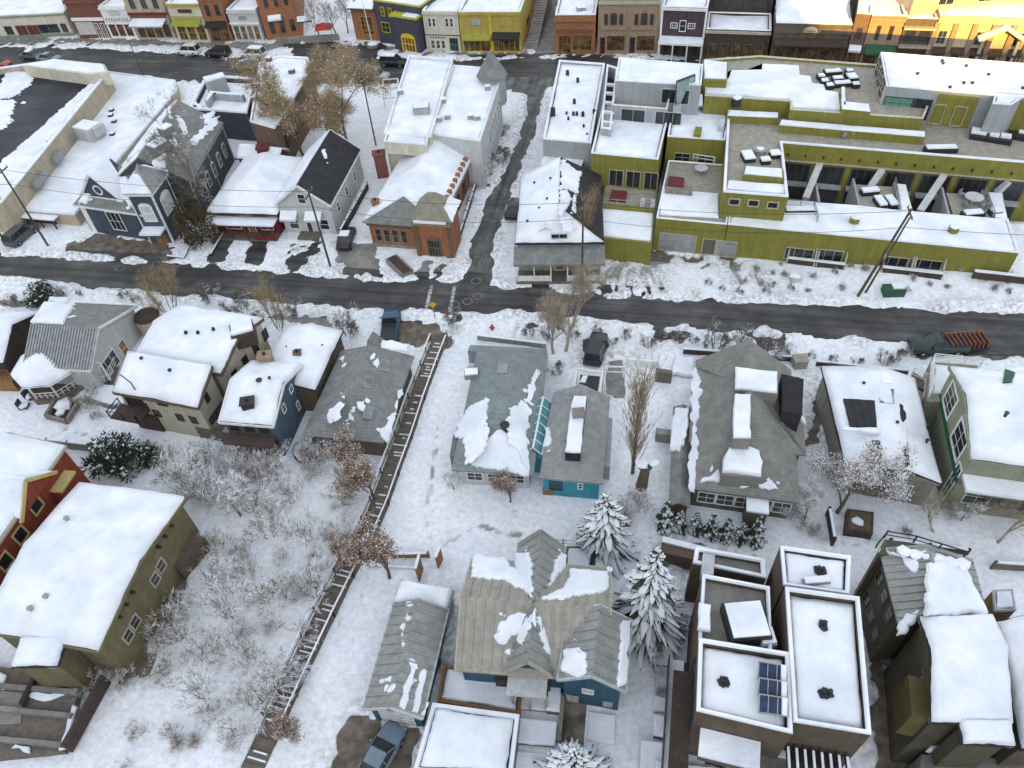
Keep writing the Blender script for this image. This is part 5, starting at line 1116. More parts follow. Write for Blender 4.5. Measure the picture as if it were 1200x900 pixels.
b.flat([(704, 150), (716, 152), (724, 80), (711, 76)], 8.2, GREYP, para=1.6, pt=.25, deck=DKBR, snow=None, cap=.15, key='e', zb=6)
for v in (98, 108, 119, 130, 142): b.pblock([(706+(150-v)*.09, v+1), (718+(150-v)*.09, v+2), (718+(150-v)*.09, v), (706+(150-v)*.09, v-1)], 8.3, 8.0, WHITE, 'cross_beam')
b.flat([(782, 160), (850, 164.5), (856, 128), (788, 122)], 7.3, OLIVE, para=.3, pt=.25, snow=.18, cap=.12, key='f', zb=-.3)
b.pblock([(789, 124), (816, 119), (816, 113), (790, 117)], 8.6, 7, GREYL, 'skylight_base')
F4 = [G(792, 122, 8.9), G(813, 114, 8.9), G(814, 88, 12.3), G(793, 96, 12.3)]; bm = bmesh.new(); bm.faces.new([bm.verts.new(p) for p in F4]); bm.faces.new([bm.verts.new(p-Vector((0, .05, .15))) for p in F4][::-1]); o = b.part('sloped_skylight', bm, mat('green_white_glass', (.3, .4, .38), .2, .3, 1, 0, spec=.6)); bm = bmesh.new()
for i in range(10): t = i/9; beam(bm, F4[0].lerp(F4[3], t)+Vector((0, 0, .08)), F4[1].lerp(F4[2], t)+Vector((0, 0, .08)), .1, .1)
for a, c in ((0, 1), (1, 2), (2, 3), (3, 0)): beam(bm, F4[a]+Vector((0, 0, .06)), F4[c]+Vector((0, 0, .06)), .16, .16)
b.part('frame', bm, SLATE, o)
b.pblock([(842, 147), (849, 147), (850, 139), (843, 138)], 8.0, 7, GREYL, 'planter'); b.pblock([(813, 157), (821, 158), (823, 149), (815, 148)], 7.8, 7, OLIVE, 'planter')
for (u, v, w_) in ((799, 187, 2.0), (826, 190, 2.0)): b.winc('f0', u, v, w_, 1.9, fm=CREAM, nx=2, ny=3); b.winc('f0', u-3, v+17, w_*.9, 1.4, fm=CREAM, nx=2, ny=1, name='terrace_door')
b.psnow([(773, 252), (842, 256), (842, 228), (776, 222)], 4.45, .22, amp=.03)
b.flat([(769, 255.5), (852, 263), (860, 194), (783, 188)], 4.6, OLIVE, para=.15, pt=.2, deck=DECKG, snow=None, cap=.1, key='g')
b.win('g0', (773, 272, 814, 297), fm=CREAM, pm=STEEL, nx=1, ny=3, name='garage_door'); b.win('g0', (824, 279, 837, 299), fm=CREAM, pm=TAUPE, nx=1, ny=1, name='door'); b.win('g0', (840, 281, 861, 302), fm=CREAM, pm=STEEL, nx=1, ny=3, name='garage_door')
b.pblock([(782, 217), (801, 219), (802, 208), (784, 206)], 4.9, 4.3, REDD, 'spa_cover'); bm = bmesh.new(); p = G(821, 203, 4.4); tube(bm, p, p+Vector((0, 0, .7)), .15, .15, 6); tube(bm, p+Vector((0, 0, .7)), p+Vector((0, 0, .78)), .8, .8, 14); b.part('round_table', bm, GREYL); b.pblock([(779, 223), (811, 226), (812, 221), (780, 218)], 5.1, 4.3, STONE, 'planter')
bm = bmesh.new(); b.vrail([(812, 187), (837, 191)], 5.6, h=.8, m=WHITE, bars=2)
# --- olive apartment block
b = Bld('apartment_block', 'big olive apartment block with taupe roof terrace, sunken courtyards and snow roofs', 'apartment block', (1000, 290))
b.flat([(853, 263), (1194, 296.5), (1181, 257), (1166, 257), (1048, 247), (1008, 242), (923, 236), (857, 230)], 4.6, OLIVE, para=.12, pt=.2, snow=.22, cap=.15, key='a')
for r in ((921, 289, 951, 306), (957, 291, 985, 309), (1032, 299, 1060, 317), (1067, 302, 1100, 320)): b.win('a0', (r[0], r[1], r[2], r[3]), fm=CREAM, nx=3, ny=1, name='patio_door', pm=GLASS)
a, e, n = b.wl('a0')
for (u0, v0, u1, v1) in ((921, 309, 988, 317), (1032, 320, 1102, 328)):
    p, q = GZ(u0, v0), GZ(u1, v1); bm = bmesh.new(); beam(bm, p+Vector((0, 0, .4)), q+Vector((0, 0, .4)), .25, .9); o = b.part('light_well_wall', bm, DKBR); bm = bmesh.new(); beam(bm, p+Vector((0, 0, .92)), q+Vector((0, 0, .92)), .35, .14); b.part('wall_snow', bm, SNOW, o)
    bm = bmesh.new()
    for t in (0, .48, .52, 1):
        c = p.lerp(q, t); k = Vector((n.x, n.y, 0)); d = (Vector((a.x, a.y, 0))-c).dot(k); beam(bm, c+Vector((0, 0, .2)), c+k*d+Vector((0, 0, 2.0)), .16, .5)
    b.part('sloped_fin', bm, CREAM)
p, q = G(1142, 318, 2.4), G(1215, 326, 2.4); bm = bmesh.new(); beam(bm, p-Vector((0, 0, .4)), q-Vector((0, 0, .4)), .3, .9); o = b.part('light_well_wall', bm, DKBR); bm = bmesh.new(); beam(bm, p+Vector((0, 0, .12)), q+Vector((0, 0, .12)), .35, .14); b.part('wall_snow', bm, SNOW, o)
for u, v in ((1000, 262), (1115.5, 273)):
    p = G(u, v, 4.5); bm = bmesh.new(); tube(bm, p, p+Vector((0, 0, .75)), .55, .6, 6); o = b.part('planter', bm, OLIVE); bm = bmesh.new(); lump(bm, p+Vector((0, 0, .8)), .55, RND(u), .4); b.part('planter_snow', bm, SNOW, o)
# terrace storey
TZ = 7.85
b.flat([(847.5, 225), (924, 231), (917, 167.5), (1235, 193.5), (1240, 142), (1085, 133), (913, 130), (853, 128)], TZ, OLIVE, para=.45, pt=.3, deck=DECKG, snow=None, cap=.14, key='t')
for u, v in ((860.5, 236.5), (883, 238), (905.5, 240.5)): b.winc('t0', u, v, 1.3, .95, fm=CREAM, nx=1, ny=1, fw=.16)
b.psnow([(850, 223), (921, 229), (921, 218), (853, 213)], TZ-.4, .25, amp=.05); b.pblock([(871, 205), (918, 209), (917, 197), (873, 194)], TZ+.35, TZ-.5, OLIVE, 'planter'); b.psnow([(872, 204), (917, 208), (916, 198), (874, 195)], TZ+.35, .12, amp=.03)
w = (b.W['t2'][1]-b.W['t2'][0]).length
b.wbox('t2', 0, w, 5.55, 5.75, .004, .1, CREAM, 'trim_band')
nb = 7
for i in range(nb):
    s0 = w*(.02+.135*i); b.winm('t2', s0, s0+w*.115, .3, 5.45, fm=BROWN, nx=4, ny=2, name='balcony_door', fw=.2)
    b.wbox('t2', s0, s0+w*.115, 2.7, 2.95, .03, .9, GREYP, 'balcony_slab')
for i in range(14): 
    s0 = w*(.03+.07*i); b.wbox('t2', s0, s0+.14, 6.3, 6.6, .004, .22, BLACK, 'wall_lamp')
for (u0, v0, u1, v1) in ((961, 192, 944, 233), (1034, 199, 1019, 221), (1106, 206, 1078, 248), (1182, 212, 1168, 226)):
    bm = bmesh.new(); beam(bm, G(u0, v0, 5.5), G(u1, v1, 4.0), .75, .5); b.part('sloping_beam', bm, GREYL)
for (u0, v0, u1, v1, z) in ((955, 207, 960, 236, 4.2), (1000, 209, 1007, 240, 4.6), (1104, 219, 1112, 251, 4.6), (1048, 214, 1056, 246, 4.6)): bm = bmesh.new(); p, q = G(u0, v0, z), G(u1, v1, z); beam(bm, p-Vector((0, 0, 1.8)), q-Vector((0, 0, 1.8)), .25, 3.6); b.part('courtyard_wall', bm, GREYP)
for P in ([(1002, 216), (1047, 219), (1050, 246), (1008, 241)], [(1109, 226), (1155, 229), (1165, 257), (1117, 252)], [(922, 237), (955, 239), (955, 261), (917, 258)]): b.pblock(P, 4.3, -.3, DECKG, 'patio')
for P in ([(1049, 216), (1062, 217), (1070, 248), (1055, 247)], [(1156, 226), (1175, 227), (1181, 257), (1165, 256)]): b.pblock(P, 4.5, -.3, OLIVE, 'walkway'); b.psnow([(p[0]+(1 if i in (0, 3) else -1), p[1]) for i, p in enumerate(P)], 4.5, .2, amp=.04)
b.vrail([(921, 241), (953, 244), (957, 261)], 4.6, h=.9, m=STEEL); b.vrail([(1152, 228), (1162, 256)], 4.4, h=1, m=STEEL); b.vrail([(1047, 216), (1052, 246)], 4.4, h=1, m=STEEL)
# planter strip and upper storey
for P in ([(853, 136), (912, 138.5), (912, 133), (855, 130)], [(913, 147), (1084, 161), (1084, 155.5), (915, 141.5)]): b.pblock(P, TZ+.5, TZ-.5, OLIVE, 'planter'); b.psnow([(p[0], p[1]-.3) for p in P], TZ+.5, .14, amp=.04)
UZ = 9.6
b.flat([(826, 112), (926, 119), (926, 128.5), (1082, 139), (1095, 108), (1028, 76), (890, 65.5), (826, 70)], UZ, OLIVE, zb=TZ-.6, para=.3, pt=.25, deck=DECKG, snow=None, cap=.1, key='u', capm=CREAMP)
b.psnow([(826, 110), (925, 117), (927, 126), (985, 130), (983, 110), (968, 108), (966, 101), (952, 99), (950, 91), (937, 89), (936, 78), (893, 76), (892, 83), (856, 84), (852, 94), (826, 95)], UZ-.28, .25, amp=.04)
b.pblock([(824, 94), (852, 95), (853, 73), (823, 70)], UZ+.9, UZ-1, OLIVE, 'stair_head'); b.psnow([(825, 92), (851, 93), (852, 74), (825, 71)], UZ+.9, .2, amp=.04)
for P in ([(986, 124), (991, 124), (990, 102), (986, 102)], [(986, 128), (1020, 131), (1018, 122), (988, 119)]): b.pblock(P, UZ+.5, UZ-.4, OLIVE, 'inner_parapet'); b.psnow(P, UZ+.5, .1, amp=.03)
RZ = 11.6
b.flat([(1163, 121.5), (1185, 123), (1202, 112), (1166, 109)], RZ-.02, GREYP, zb=TZ-.6, para=.2, pt=.2, snow=.3, cap=.12, key='q')
b.flat([(1039, 101), (1164, 112), (1290, 121), (1290, 82), (1031.7, 61.7)], RZ, GREYP, zb=TZ-.6, para=.2, pt=.2, snow=.3, cap=.12, key='r')
b.W['rl'] = b.W['r0']
b.winc('r0', 1054, 121, 3.6, 1.5, fm=SLATE, pm=mat('green_glass', (.12, .3, .2), .15, .3, 1, 0, spec=.6), nx=2, ny=2); b.winc('r0', 1078, 128, 2.2, 2.6, fm=SLATE, nx=2, ny=1, name='terrace_door')
sa, _ = b.hit('r0', 1097, 120); sb_, _ = b.hit('r0', 1144, 125); b.wbox('r0', sa, sb_, TZ-.4, RZ-.35, .004, .08, OLIVE, 'stucco_bay')
for u, v in ((1100, 128), (1124, 133)): s, z = b.hit('r0', u, v); b.winm('r0', s-.7, s+.7, TZ-.3, TZ+2.2, fm=CREAM, pm=TAUPE, nx=1, ny=1, name='terrace_door', dep=.2)
wl_ = (b.W['r1'][1]-b.W['r1'][0]).length; b.wbox('r1', wl_*.15, wl_, TZ-.4, RZ-.3, .004, .08, OLIVE, 'stucco_bay')
wl_ = (b.W['r4'][1]-b.W['r4'][0]).length; b.wbox('r4', .02, wl_-.02, TZ, RZ-.3, .004, .06, CREAMP, 'plaster_bay')
for i in range(3): b.winm('r4', wl_*(.1+.3*i), wl_*(.1+.3*i)+wl_*.2, UZ+.1, UZ+1.8, fm=SLATE, dep=.16)
for u, v in ((1103, 75), (1104, 78), (1131, 81), (1157, 91), (1074, 90), (1128, 101), (1138, 101), (1112, 106), (1197, 107)): b.pipe('rt', u, v, .45, .14, BLACK)
b.done()
def furniture(nm, label, cat, u, v, z, f, group='snowy terrace furniture'):
    o = thing(nm, label, cat, G(u, v, z), group); f(o); return o
def sofa_set(o):
    p = o.location
    def pc(nm, x, y, w, l, h, sn=True, m=BLACK):
        bm = bmesh.new(); box(bm, p+Vector((x, y, h*.5)), (w, l, h)); box(bm, p+Vector((x, y+l*.42, h*.85)), (w, l*.16, h*.7)); c = obj(nm, bm, m, o)
        if sn: bm = bmesh.new(); slab(bm, jag([p+Vector((x-w*.45, y-l*.45, h)), p+Vector((x+w*.45, y-l*.45, h)), p+Vector((x+w*.45, y+l*.3, h)), p+Vector((x-w*.45, y+l*.3, h))], .3, .05), (0, 0, 1), .2, .1); obj('snow_cushion', bm, SNOW, c)
    pc('sofa', 0, 2.2, 2.2, 1.0, .5); pc('armchair', -1.9, 1.2, .9, .9, .5); pc('armchair', -1.9, -.2, .9, .9, .5); pc('armchair', -1.7, -1.5, .9, .9, .5); pc('sofa', 1.8, .4, 1.3, 1.8, .5); pc('coffee_table', 0, .4, 1.4, .9, .4); pc('sofa', 0, -1.2, 2.2, .9, .5); pc('armchair', 1.5, -1.8, .9, .9, .5); pc('armchair', 2.1, 2, .9, .9, .5)
furniture('sofa_group', 'large black sofa set with snow cushions on the upper olive roof deck', 'sofa set', 982, 96, UZ-.28, sofa_set)
def small_set(o):
    p = o.location; rows = ((-1.7, .4, 1.3, 1.9), (1.5, .4, 1.2, 1.1), (0, -.8, 1.1, .9))
    for x, y, w, l in rows:
        bm = bmesh.new(); box(bm, p+Vector((x, y, .25)), (w, l, .5)); c = obj('seat', bm, BLACK, o); bm = bmesh.new(); slab(bm, [p+Vector((x+a*w/2, y+d*l/2, .5)) for a, d in ((-1, -1), (1, -1), (1, 1), (-1, 1))], (0, 0, 1), .22, .12); obj('snow_cushion', bm, SNOW, c)
    bm = bmesh.new(); q = p+Vector((0, 1.4, 0)); tube(bm, q, q+Vector((0, 0, .5)), .7, .7, 14); tube(bm, q+Vector((0, 0, .5)), q+Vector((0, 0, .6)), .75, .75, 14); c = obj('fire_bowl', bm, STEEL, o); bm = bmesh.new(); lump(bm, q+Vector((0, 0, .65)), .5, RND(4), .3); obj('bowl_snow', bm, SNOW, c)
furniture('sofa_group', 'snow covered loungers round a grey fire bowl on the taupe terrace', 'sofa set', 894, 187, TZ-.45, small_set)
def l_sofa(o):
    p = o.location; e = Vector((.85, -.5, 0)); n = Vector((.5, .85, 0))
    for k, (x, y, w, l, sn) in enumerate(((0, 0, 4.4, 1.8, 0), (-1.4, .3, 1.6, 1.3, 1), (.3, .1, 1.0, .9, 1), (1.5, .2, 1.1, .9, 1), (3.2, 1.4, 2.8, 1.4, 0), (3.4, 1.9, 1.2, .5, 1))):
        bm = bmesh.new(); c = p+e*x+n*y+Vector((0, 0, .25 if not sn else .6)); box(bm, c, (w, l, .5 if not sn else .25), (e.x, e.y)); obj('snow_cushion' if sn else 'sofa', bm, SNOW if sn else BLACK, o)
furniture('sofa_group', 'dark corner sofa with white snow heaps at the right end of the terrace', 'sofa set', 1160, 163, TZ-.45, l_sofa)
def bench_(o):
    p = o.location; bm = bmesh.new(); box(bm, p+Vector((0, 0, .3)), (3.6, .9, .6), (1, -.12)); c = obj('bench_body', bm, BLACK, o); bm = bmesh.new(); box(bm, p+Vector((0, 0, .68)), (3.3, .8, .16), (1, -.12)); obj('bench_snow', bm, SNOW, c)
furniture('terrace_bench', 'dark snow topped bench against the terrace parapet', 'bench', 1101, 178, TZ-.45, bench_)
def dining(o):
    p = o.location; bm = bmesh.new(); box(bm, p+Vector((0, 0, .72)), (3.2, 1.1, .06)); 
    for x in (-1.4, 1.4):
        for y in (-.4, .4): tube(bm, p+Vector((x, y, 0)), p+Vector((x, y, .7)), .04, .04, 5)
    obj('table', bm, STEEL, o)
    for x in (-1.1, 0, 1.1):
        for s in (-1, 1):
            bm = bmesh.new(); box(bm, p+Vector((x, s*.95, .42)), (.5, .5, .06)); box(bm, p+Vector((x, s*1.2, .7)), (.5, .05, .55))
            for a in (-.2, .2):
                for d in (-.2, .2): tube(bm, p+Vector((x+a, s*.95+d, 0)), p+Vector((x+a, s*.95+d, .42)), .03, .03, 4)
            obj('chair', bm, STEEL, o)
furniture('dining_set', 'grey metal dining table with six chairs on the taupe terrace', 'dining set', 995, 157, TZ-.45, dining)
def patio_set(o):
    p = o.location
    for x, y, w, l in ((-.9, 1.7, 2.0, .9), (-.6, -.6, .9, 2.0), (.6, -.7, .9, 2.0)):
        bm = bmesh.new(); box(bm, p+Vector((x, y, .25)), (w, l, .5)); c = obj('seat', bm, BLACK, o); bm = bmesh.new(); box(bm, p+Vector((x, y, .6)), (w*.95, l*.95, .22)); obj('snow_cushion', bm, SNOW, c)
furniture('sofa_group', 'snow covered loungers on the middle sunken courtyard patio', 'sofa set', 1034, 236, 4.3, patio_set)
def round_set(o):
    p = o.location; bm = bmesh.new(); tube(bm, p, p+Vector((0, 0, .7)), .2, .1, 6); tube(bm, p+Vector((0, 0, .7)), p+Vector((0, 0, .78)), 1.0, 1.0, 16); obj('table', bm, GREYL, o)
    for k in range(4): a = k*1.57+.5; bm = bmesh.new(); q = p+Vector((math.cos(a)*1.4, math.sin(a)*1.4, 0)); tube(bm, q, q+Vector((0, 0, .45)), .3, .33, 10); box(bm, q+Vector((math.cos(a)*.3, math.sin(a)*.3, .6)), (.1, .6, .5), (math.cos(a), math.sin(a))); obj('chair', bm, STEEL, o)
    for x, w in ((-1.6, 2.4), (.9, 1.2)): bm = bmesh.new(); box(bm, p+Vector((x+.3, -2.6, .25)), (w, .9, .5)); c = obj('seat', bm, BLACK, o); bm = bmesh.new(); box(bm, p+Vector((x+.3, -2.6, .58)), (w*.8, .8, .2)); obj('snow_cushion', bm, SNOW, c)
furniture('dining_set', 'pale round table with grey chairs on the right sunken patio', 'dining set', 1139, 237, 4.3, round_set)
furniture('sofa_group', 'snow dusted sofa on the small glass railed patio by the olive corner', 'sofa set', 937, 250, 4.3, bench_)
def grill(o):
    p = o.location; bm = bmesh.new(); box(bm, p+Vector((0, 0, .5)), (1.0, .7, 1.0)); obj('cabinet', bm, BLACK, o); bm = bmesh.new(); lump(bm, p+Vector((0, 0, 1.1)), .6, RND(3), .5); obj('snow_cap', bm, SNOW, o)
furniture('patio_grill', 'snow capped barbecue on the upper white walled terrace', 'barbecue', 862, 124, UZ-.9, grill)
# ================================================================== houses below the crossing road
# --- grey metal house with gazebo
b = Bld('house', 'grey house with ribbed steel slope, grey shingles and a square snow patch', 'house', (90, 430))
b.gable([(34, 432), (112, 432), (150, 366), (88, 346)], 3.6, 6.0, 'x', GREYL, SHING, oh=.35, trim=WHITE, off=.37)
f = b.F['f']; n = normal(f); q = [p+n*.06 for p in (f[0], f[1], f[2], f[3])]; bm = bmesh.new(); bm.faces.new([bm.verts.new(p) for p in q])
for i in range(24): t = i/23; beam(bm, q[0].lerp(q[1], t)+n*.05, q[3].lerp(q[2], t)+n*.05, .14, .12)
b.part('ribbed_roof_panel', bm, STEEL); 
b.patch('b', [(36, 378), (74, 380), (87, 359), (52, 355)], .3, .1); b.patch('b', [(55, 355), (78, 357), (82, 350), (58, 349)], .2, .2)
L = (b.W['1'][1]-b.W['1'][0]).length
b.winm('1', 1, L*.42, .6, 2.6, nx=3); b.winm('1', L*.5, L*.62, .2, 2.3, nx=1, pm=WOOD, name='door')
P = [G(108, 446, .8), G(128, 449, .8), G(157, 378, .8), G(146, 372, .8)]; bm = bmesh.new(); prism(bm, ccw([(p.x, p.y) for p in P]), -.3, .8); b.part('deck', bm, PLANK); b.rail([P[0], P[1], P[2]], 1.0, WHITE); bm = bmesh.new()
for t in (.05, .35, .65, .95): q = P[1].lerp(P[2], t); beam(bm, q, q+Vector((0, 0, 2.4)), .18, .18); q2 = P[0].lerp(P[3], t)+Vector((0, 0, 2.7)); beam(bm, q+Vector((0, 0, 2.4)), q2, .16, .2)
b.part('porch_post', bm, WHITE); bm = bmesh.new(); slab(bm, jag([P[0]+Vector((.5, .5, .02)), P[1]+Vector((-.2, .5, .02)), P[2]+Vector((-.2, -.3, .02)), P[3]+Vector((.3, -.3, .02))], .5, .2), (0, 0, 1), .12); b.part('deck_snow', bm, SNOW); b.done()
b = Bld('gazebo', 'octagonal gazebo with deep snow roof and white posts beside the grey house', 'gazebo', (60, 448)); c = G(72, 450); c.z += .5; R8 = 3.5
bm = bmesh.new()
for i in range(8): a = i*math.pi/4+.39; q = c+Vector((math.cos(a)*R8*.85, math.sin(a)*R8*.85, 0)); bm = bmesh.new(); tube(bm, q, q+Vector((0, 0, 2.5)), .09, .09, 6); b.part('post', bm, WHITE)
bm = bmesh.new(); T = bm.verts.new(c+Vector((0, 0, 3.7))); A = [bm.verts.new(c+Vector((math.cos(i*math.pi/4+.39)*R8, math.sin(i*math.pi/4+.39)*R8, 2.5))) for i in range(8)]
for i in range(8): bm.faces.new((A[i], A[(i+1) % 8], T))
bm.faces.new(A[::-1]); b.part('roof', bm, SHING); b.cover([[c+Vector((math.cos(i*math.pi/4+.39)*R8*1.02, math.sin(i*math.pi/4+.39)*R8*1.02, 2.55)), c+Vector((math.cos((i+1)*math.pi/4+.39)*R8*1.02, math.sin((i+1)*math.pi/4+.39)*R8*1.02, 2.55)), c+Vector((0, 0, 3.75))] for i in range(8)], .35, 3)
bm = bmesh.new(); tube(bm, c+Vector((0, 0, 3.8)), c+Vector((0, 0, 4.7)), .12, .05, 6); b.part('finial', bm, STEEL); bm = bmesh.new()
for i in range(7): a0, a1 = i*math.pi/4+.39, (i+1)*math.pi/4+.39; rail_mesh(bm, [c+Vector((math.cos(a)*R8*.85, math.sin(a)*R8*.85, .3)) for a in (a0, a1)], .8, .5, 2)
b.part('railing', bm, WHITE); bm = bmesh.new(); prism(bm, [(c.x+math.cos(i*math.pi/4+.39)*R8*.95, c.y+math.sin(i*math.pi/4+.39)*R8*.95) for i in range(8)], -.2, .8); b.part('floor', bm, PLANK)
b = Bld('round_tower', 'short round tan stone turret with dark cap beside the cream house', 'turret', (180, 392)); c = G(183, 391); bm = bmesh.new(); tube(bm, c-Vector((0, 0, .3)), c+Vector((0, 0, 2.6)), 1.35, 1.35, 14); b.part('drum', bm, TANP); bm = bmesh.new(); tube(bm, c+Vector((0, 0, 2.6)), c+Vector((0, 0, 3.0)), 1.4, 1.15, 14); b.part('cap', bm, DKBR)
# --- brown house at the frame edge
b = Bld('house', 'brown timber house corner at the left edge with snow roof', 'house', (5, 440))
b.gable([(-60, 425), (8, 428), (40, 370), (-20, 362)], 3.4, 5.2, 'x', DKBR, SHINGD, snow=.3); b.vrail([(-20, 440), (14, 442)], 1.6, m=WOOD); b.pblock([(-30, 446), (14, 448), (18, 436), (-26, 433)], 1.6, -.3, WOOD, 'balcony'); b.done()
# --- cream house
b = Bld('house', 'cream clapboard house with stepped snow roofs and a dark rear balcony', 'house', (240, 515))
b.gable([(162, 417), (262, 444), (301, 376), (212, 354)], 6.0, 7.2, 'x', CREAM, SHINGD, oh=.3, key='u', snow=.4, trim=BROWN)
b.shed([(127, 461), (230, 476), (253, 429), (153, 414)], 5.3, 7.1, CREAM, SHINGD, oh=.3, key='f', snow=.4, trim=BROWN)
for u, v in ((184, 484), (211, 489), (227, 492)): b.winc('f0', u, v, .8, 1.0, nx=1, fm=DKBR)
b.winc('f0', 190, 473, 1.2, .5, nx=1, ny=1, fm=DKBR); L = (b.W['f1'][1]-b.W['f1'][0]).length
b.winm('f1', L*.35, L*.55, 4.3, 5.4, nx=1, fm=DKBR)
for i in range(4): b.winm('f1', L*(.1+.2*i), L*(.1+.2*i)+.6, 2.0, 2.9, nx=1, ny=1, fm=DKBR)
for i in range(4): b.winm('u1', 1+i*2, 1.9+i*2, 3.4, 4.7, nx=1, fm=DKBR)
b.wbox('f0', -.6, 2.6, 3.1, 3.3, .01, 1.8, DKBR, 'balcony'); a, e, n = b.wl('f0'); bm = bmesh.new(); V3 = lambda s, d, z: Vector((a.x+e.x*s+n.x*d, a.y+e.y*s+n.y*d, z)); rail_mesh(bm, [V3(-.6, .05, 3.3), V3(-.6, 1.75, 3.3), V3(2.6, 1.75, 3.3), V3(2.6, .05, 3.3)], .9, 1.2, 2); b.part('railing', bm, BLACK); b.winm('f0', .3, 2.4, 3.3, 4.8, nx=3, fm=DKBR, name='balcony_door')
b.wbox('f0', .2, 3, 0, 2.4, .01, .25, DKBR, 'dark_base_panel'); b.wbox('f0', 7, 11, 0, 1.8, .005, .06, TAUPE, 'garage_door')  # plain dark panel along the base below the balcony
for u, v, k in ((220, 394, .5), (234, 394, .3), (252, 390, .3)): b.unit('uf', u, v, .25, .25, .6, BLACK, snow=False)
b.pipe('ft', 201, 438, .5, .12, BLACK); b.pipe('ft', 168, 424, .5, .12, BLACK); bm = bmesh.new(); p, _ = b.at('fb' if 'fb' in b.F else 'ft', 160, 459); q, _ = b.at('ft', 148, 450); tube(bm, p, p+Vector((0, 0, 1.2)), .06, .06, 5); tube(bm, p+Vector((0, 0, 1.2)), q+Vector((0, 0, 1.3)), .06, .06, 5); b.part('stove_pipe', bm, BLACK)
bm = bmesh.new(); c = G(286, 392, 6.6); box(bm, c, (2.2, 2.2, 1.6), (1, .3)); o = b.part('dormer', bm, DKBR); bm = bmesh.new(); box(bm, c+Vector((0, .2, .95)), (2.0, 2.0, .25), (1, .3)); b.part('dormer_snow', bm, SNOW, o); b.done()
# --- blue narrow house
b = Bld('house', 'narrow blue grey house with snow gable roof and two brick chimneys', 'house', (310, 535))
b.gable([(262, 492), (322, 503), (351, 428), (291, 421)], 4.9, 6.4, 'x', BLUEG, SHINGD, oh=.3, snow=.35, trim=WHITE, off=.5)
L = (b.W['1'][1]-b.W['1'][0]).length; w = (b.W['0'][1]-b.W['0'][0]).length
b.wbox('0', 0, w, -.2, 3.0, .004, .12, DKBR, 'timber_base'); b.wbox('0', 0, w, 3.0, 3.2, .004, 1.4, DKBR, 'balcony')
for i in range(3): b.winm('0', w*(.06+.31*i), w*(.06+.31*i)+w*.22, .4, 2.4, fm=WHITE, nx=2, dep=.16); b.winm('0', w*(.06+.31*i), w*(.06+.31*i)+w*.22, 3.4, 4.5, fm=DKBR)
b.winm('1', L*.3, L*.4, 3.6, 4.6, nx=1); b.winm('1', L*.6, L*.7, 4.0, 4.8, nx=1); b.winm('1', L*.62, L*.7, 1.4, 2.5, nx=1)
b.chimney('f', 293, 478, 1.1, .9, BLACK); b.chimney('b', 313, 424, 1.2, .9, BRICKT); b.pipe('f', 305, 449, .4, .2, BLACK); b.pipe('f', 317, 446, .4, .1, BLACK); b.done()
b = Bld('house', 'low house with one broad smooth snow roof behind the narrow blue house', 'house', (360, 450))
b.gable([(306, 448), (372, 463), (398, 389), (331, 382)], 3.6, 4.4, 'y', BROWN, SHINGD, oh=.3, snow=.4); b.chimney('r', 350, 418, .7, .6, BRICKB); b.pipe('l', 338, 410, .4, .12, BLACK); b.pipe('r', 378, 408, .4, .12, BLACK); b.done()
# --- grey shingle house with skylights
b = Bld('house', 'bare grey shingle roof house with three skylights beside the long stairway', 'house', (430, 525))
b.gable([(364, 507), (454, 523), (478, 421), (394, 406)], 2.8, 4.9, 'y', TAUPE, SHING, oh=.45, hip=(5.5, 1.0))
for c in ((450, 428), (431, 448), (431, 484)): b.sky('r', [(c[0]-6, c[1]+5), (c[0]+5, c[1]+7), (c[0]+7, c[1]-6), (c[0]-3, c[1]-7)], GLASSB, STEEL)
b.patch('r', [(418, 471), (427, 468), (430, 476), (425, 482), (418, 477)], .14, .25); b.patch('r', [(444, 505), (453, 519), (459, 505), (466, 478), (472, 456), (467, 458), (460, 482), (452, 500)], .18, .25); b.patch('r', [(437, 424), (444, 420), (442, 432)], .1, .2)
b.patch('l', [(383, 492), (386, 480), (400, 471), (403, 474), (396, 492), (385, 496)], .14, .3); b.patch('l', [(397, 421), (404, 417), (402, 425)], .1, .2); b.patch('f', [(404, 496), (410, 482), (417, 494)], .12, .3); b.patch('l', [(400, 466), (403, 463), (404, 468)], .1, .1)
px = gr((436, 414), (437, 388), 4.4, (449, 402), 3.2, 1); b.gable(px, 3.4, 4.6, 'y', TAUPE, SHING, oh=.3, key='p'); b.psnow([(446, 410), (478, 414), (480, 405), (447, 400)], 3.6, .3, amp=.3); b.psnow([(428, 416), (444, 417), (443, 409), (431, 410)], 3.9, .2, amp=.2); b.done()
# --- pale hip roof house
b = Bld('house', 'low pale grey hip roof house with ragged snow sheets', 'house', (580, 570))
b.gable([(533, 548), (626, 560), (641, 420), (557, 406)], 2.9, 4.6, 'y', GREYL, SHINGB, oh=.5, hip=(7.2, 5.0))
b.patch('l', [(534, 500), (546, 482), (558, 472), (570, 468), (572, 520), (556, 540), (545, 545), (545, 512), (534, 512)], .16, .35)
b.patch('f', [(552, 546), (562, 530), (574, 510), (586, 503), (604, 512), (614, 530), (622, 550), (618, 557), (590, 553)], .16, .2); b.patch('r', [(592, 500), (596, 478), (612, 470), (622, 478), (618, 530), (621, 550), (608, 536)], .16, .35); b.patch('r', [(616, 470), (622, 445), (630, 435), (628, 450), (623, 470)], .12, .25)
b.sky('b', [(582, 436), (594, 437), (596, 425), (584, 424)], GLASSB, STEEL); b.pipe('l', 552, 436, .6, .2, STEEL); b.unit('l', 553, 441, 1.4, .9, .5, SHINGB, 'roof_vent'); b.pipe('f', 592, 503, .6, .3, BLACK)
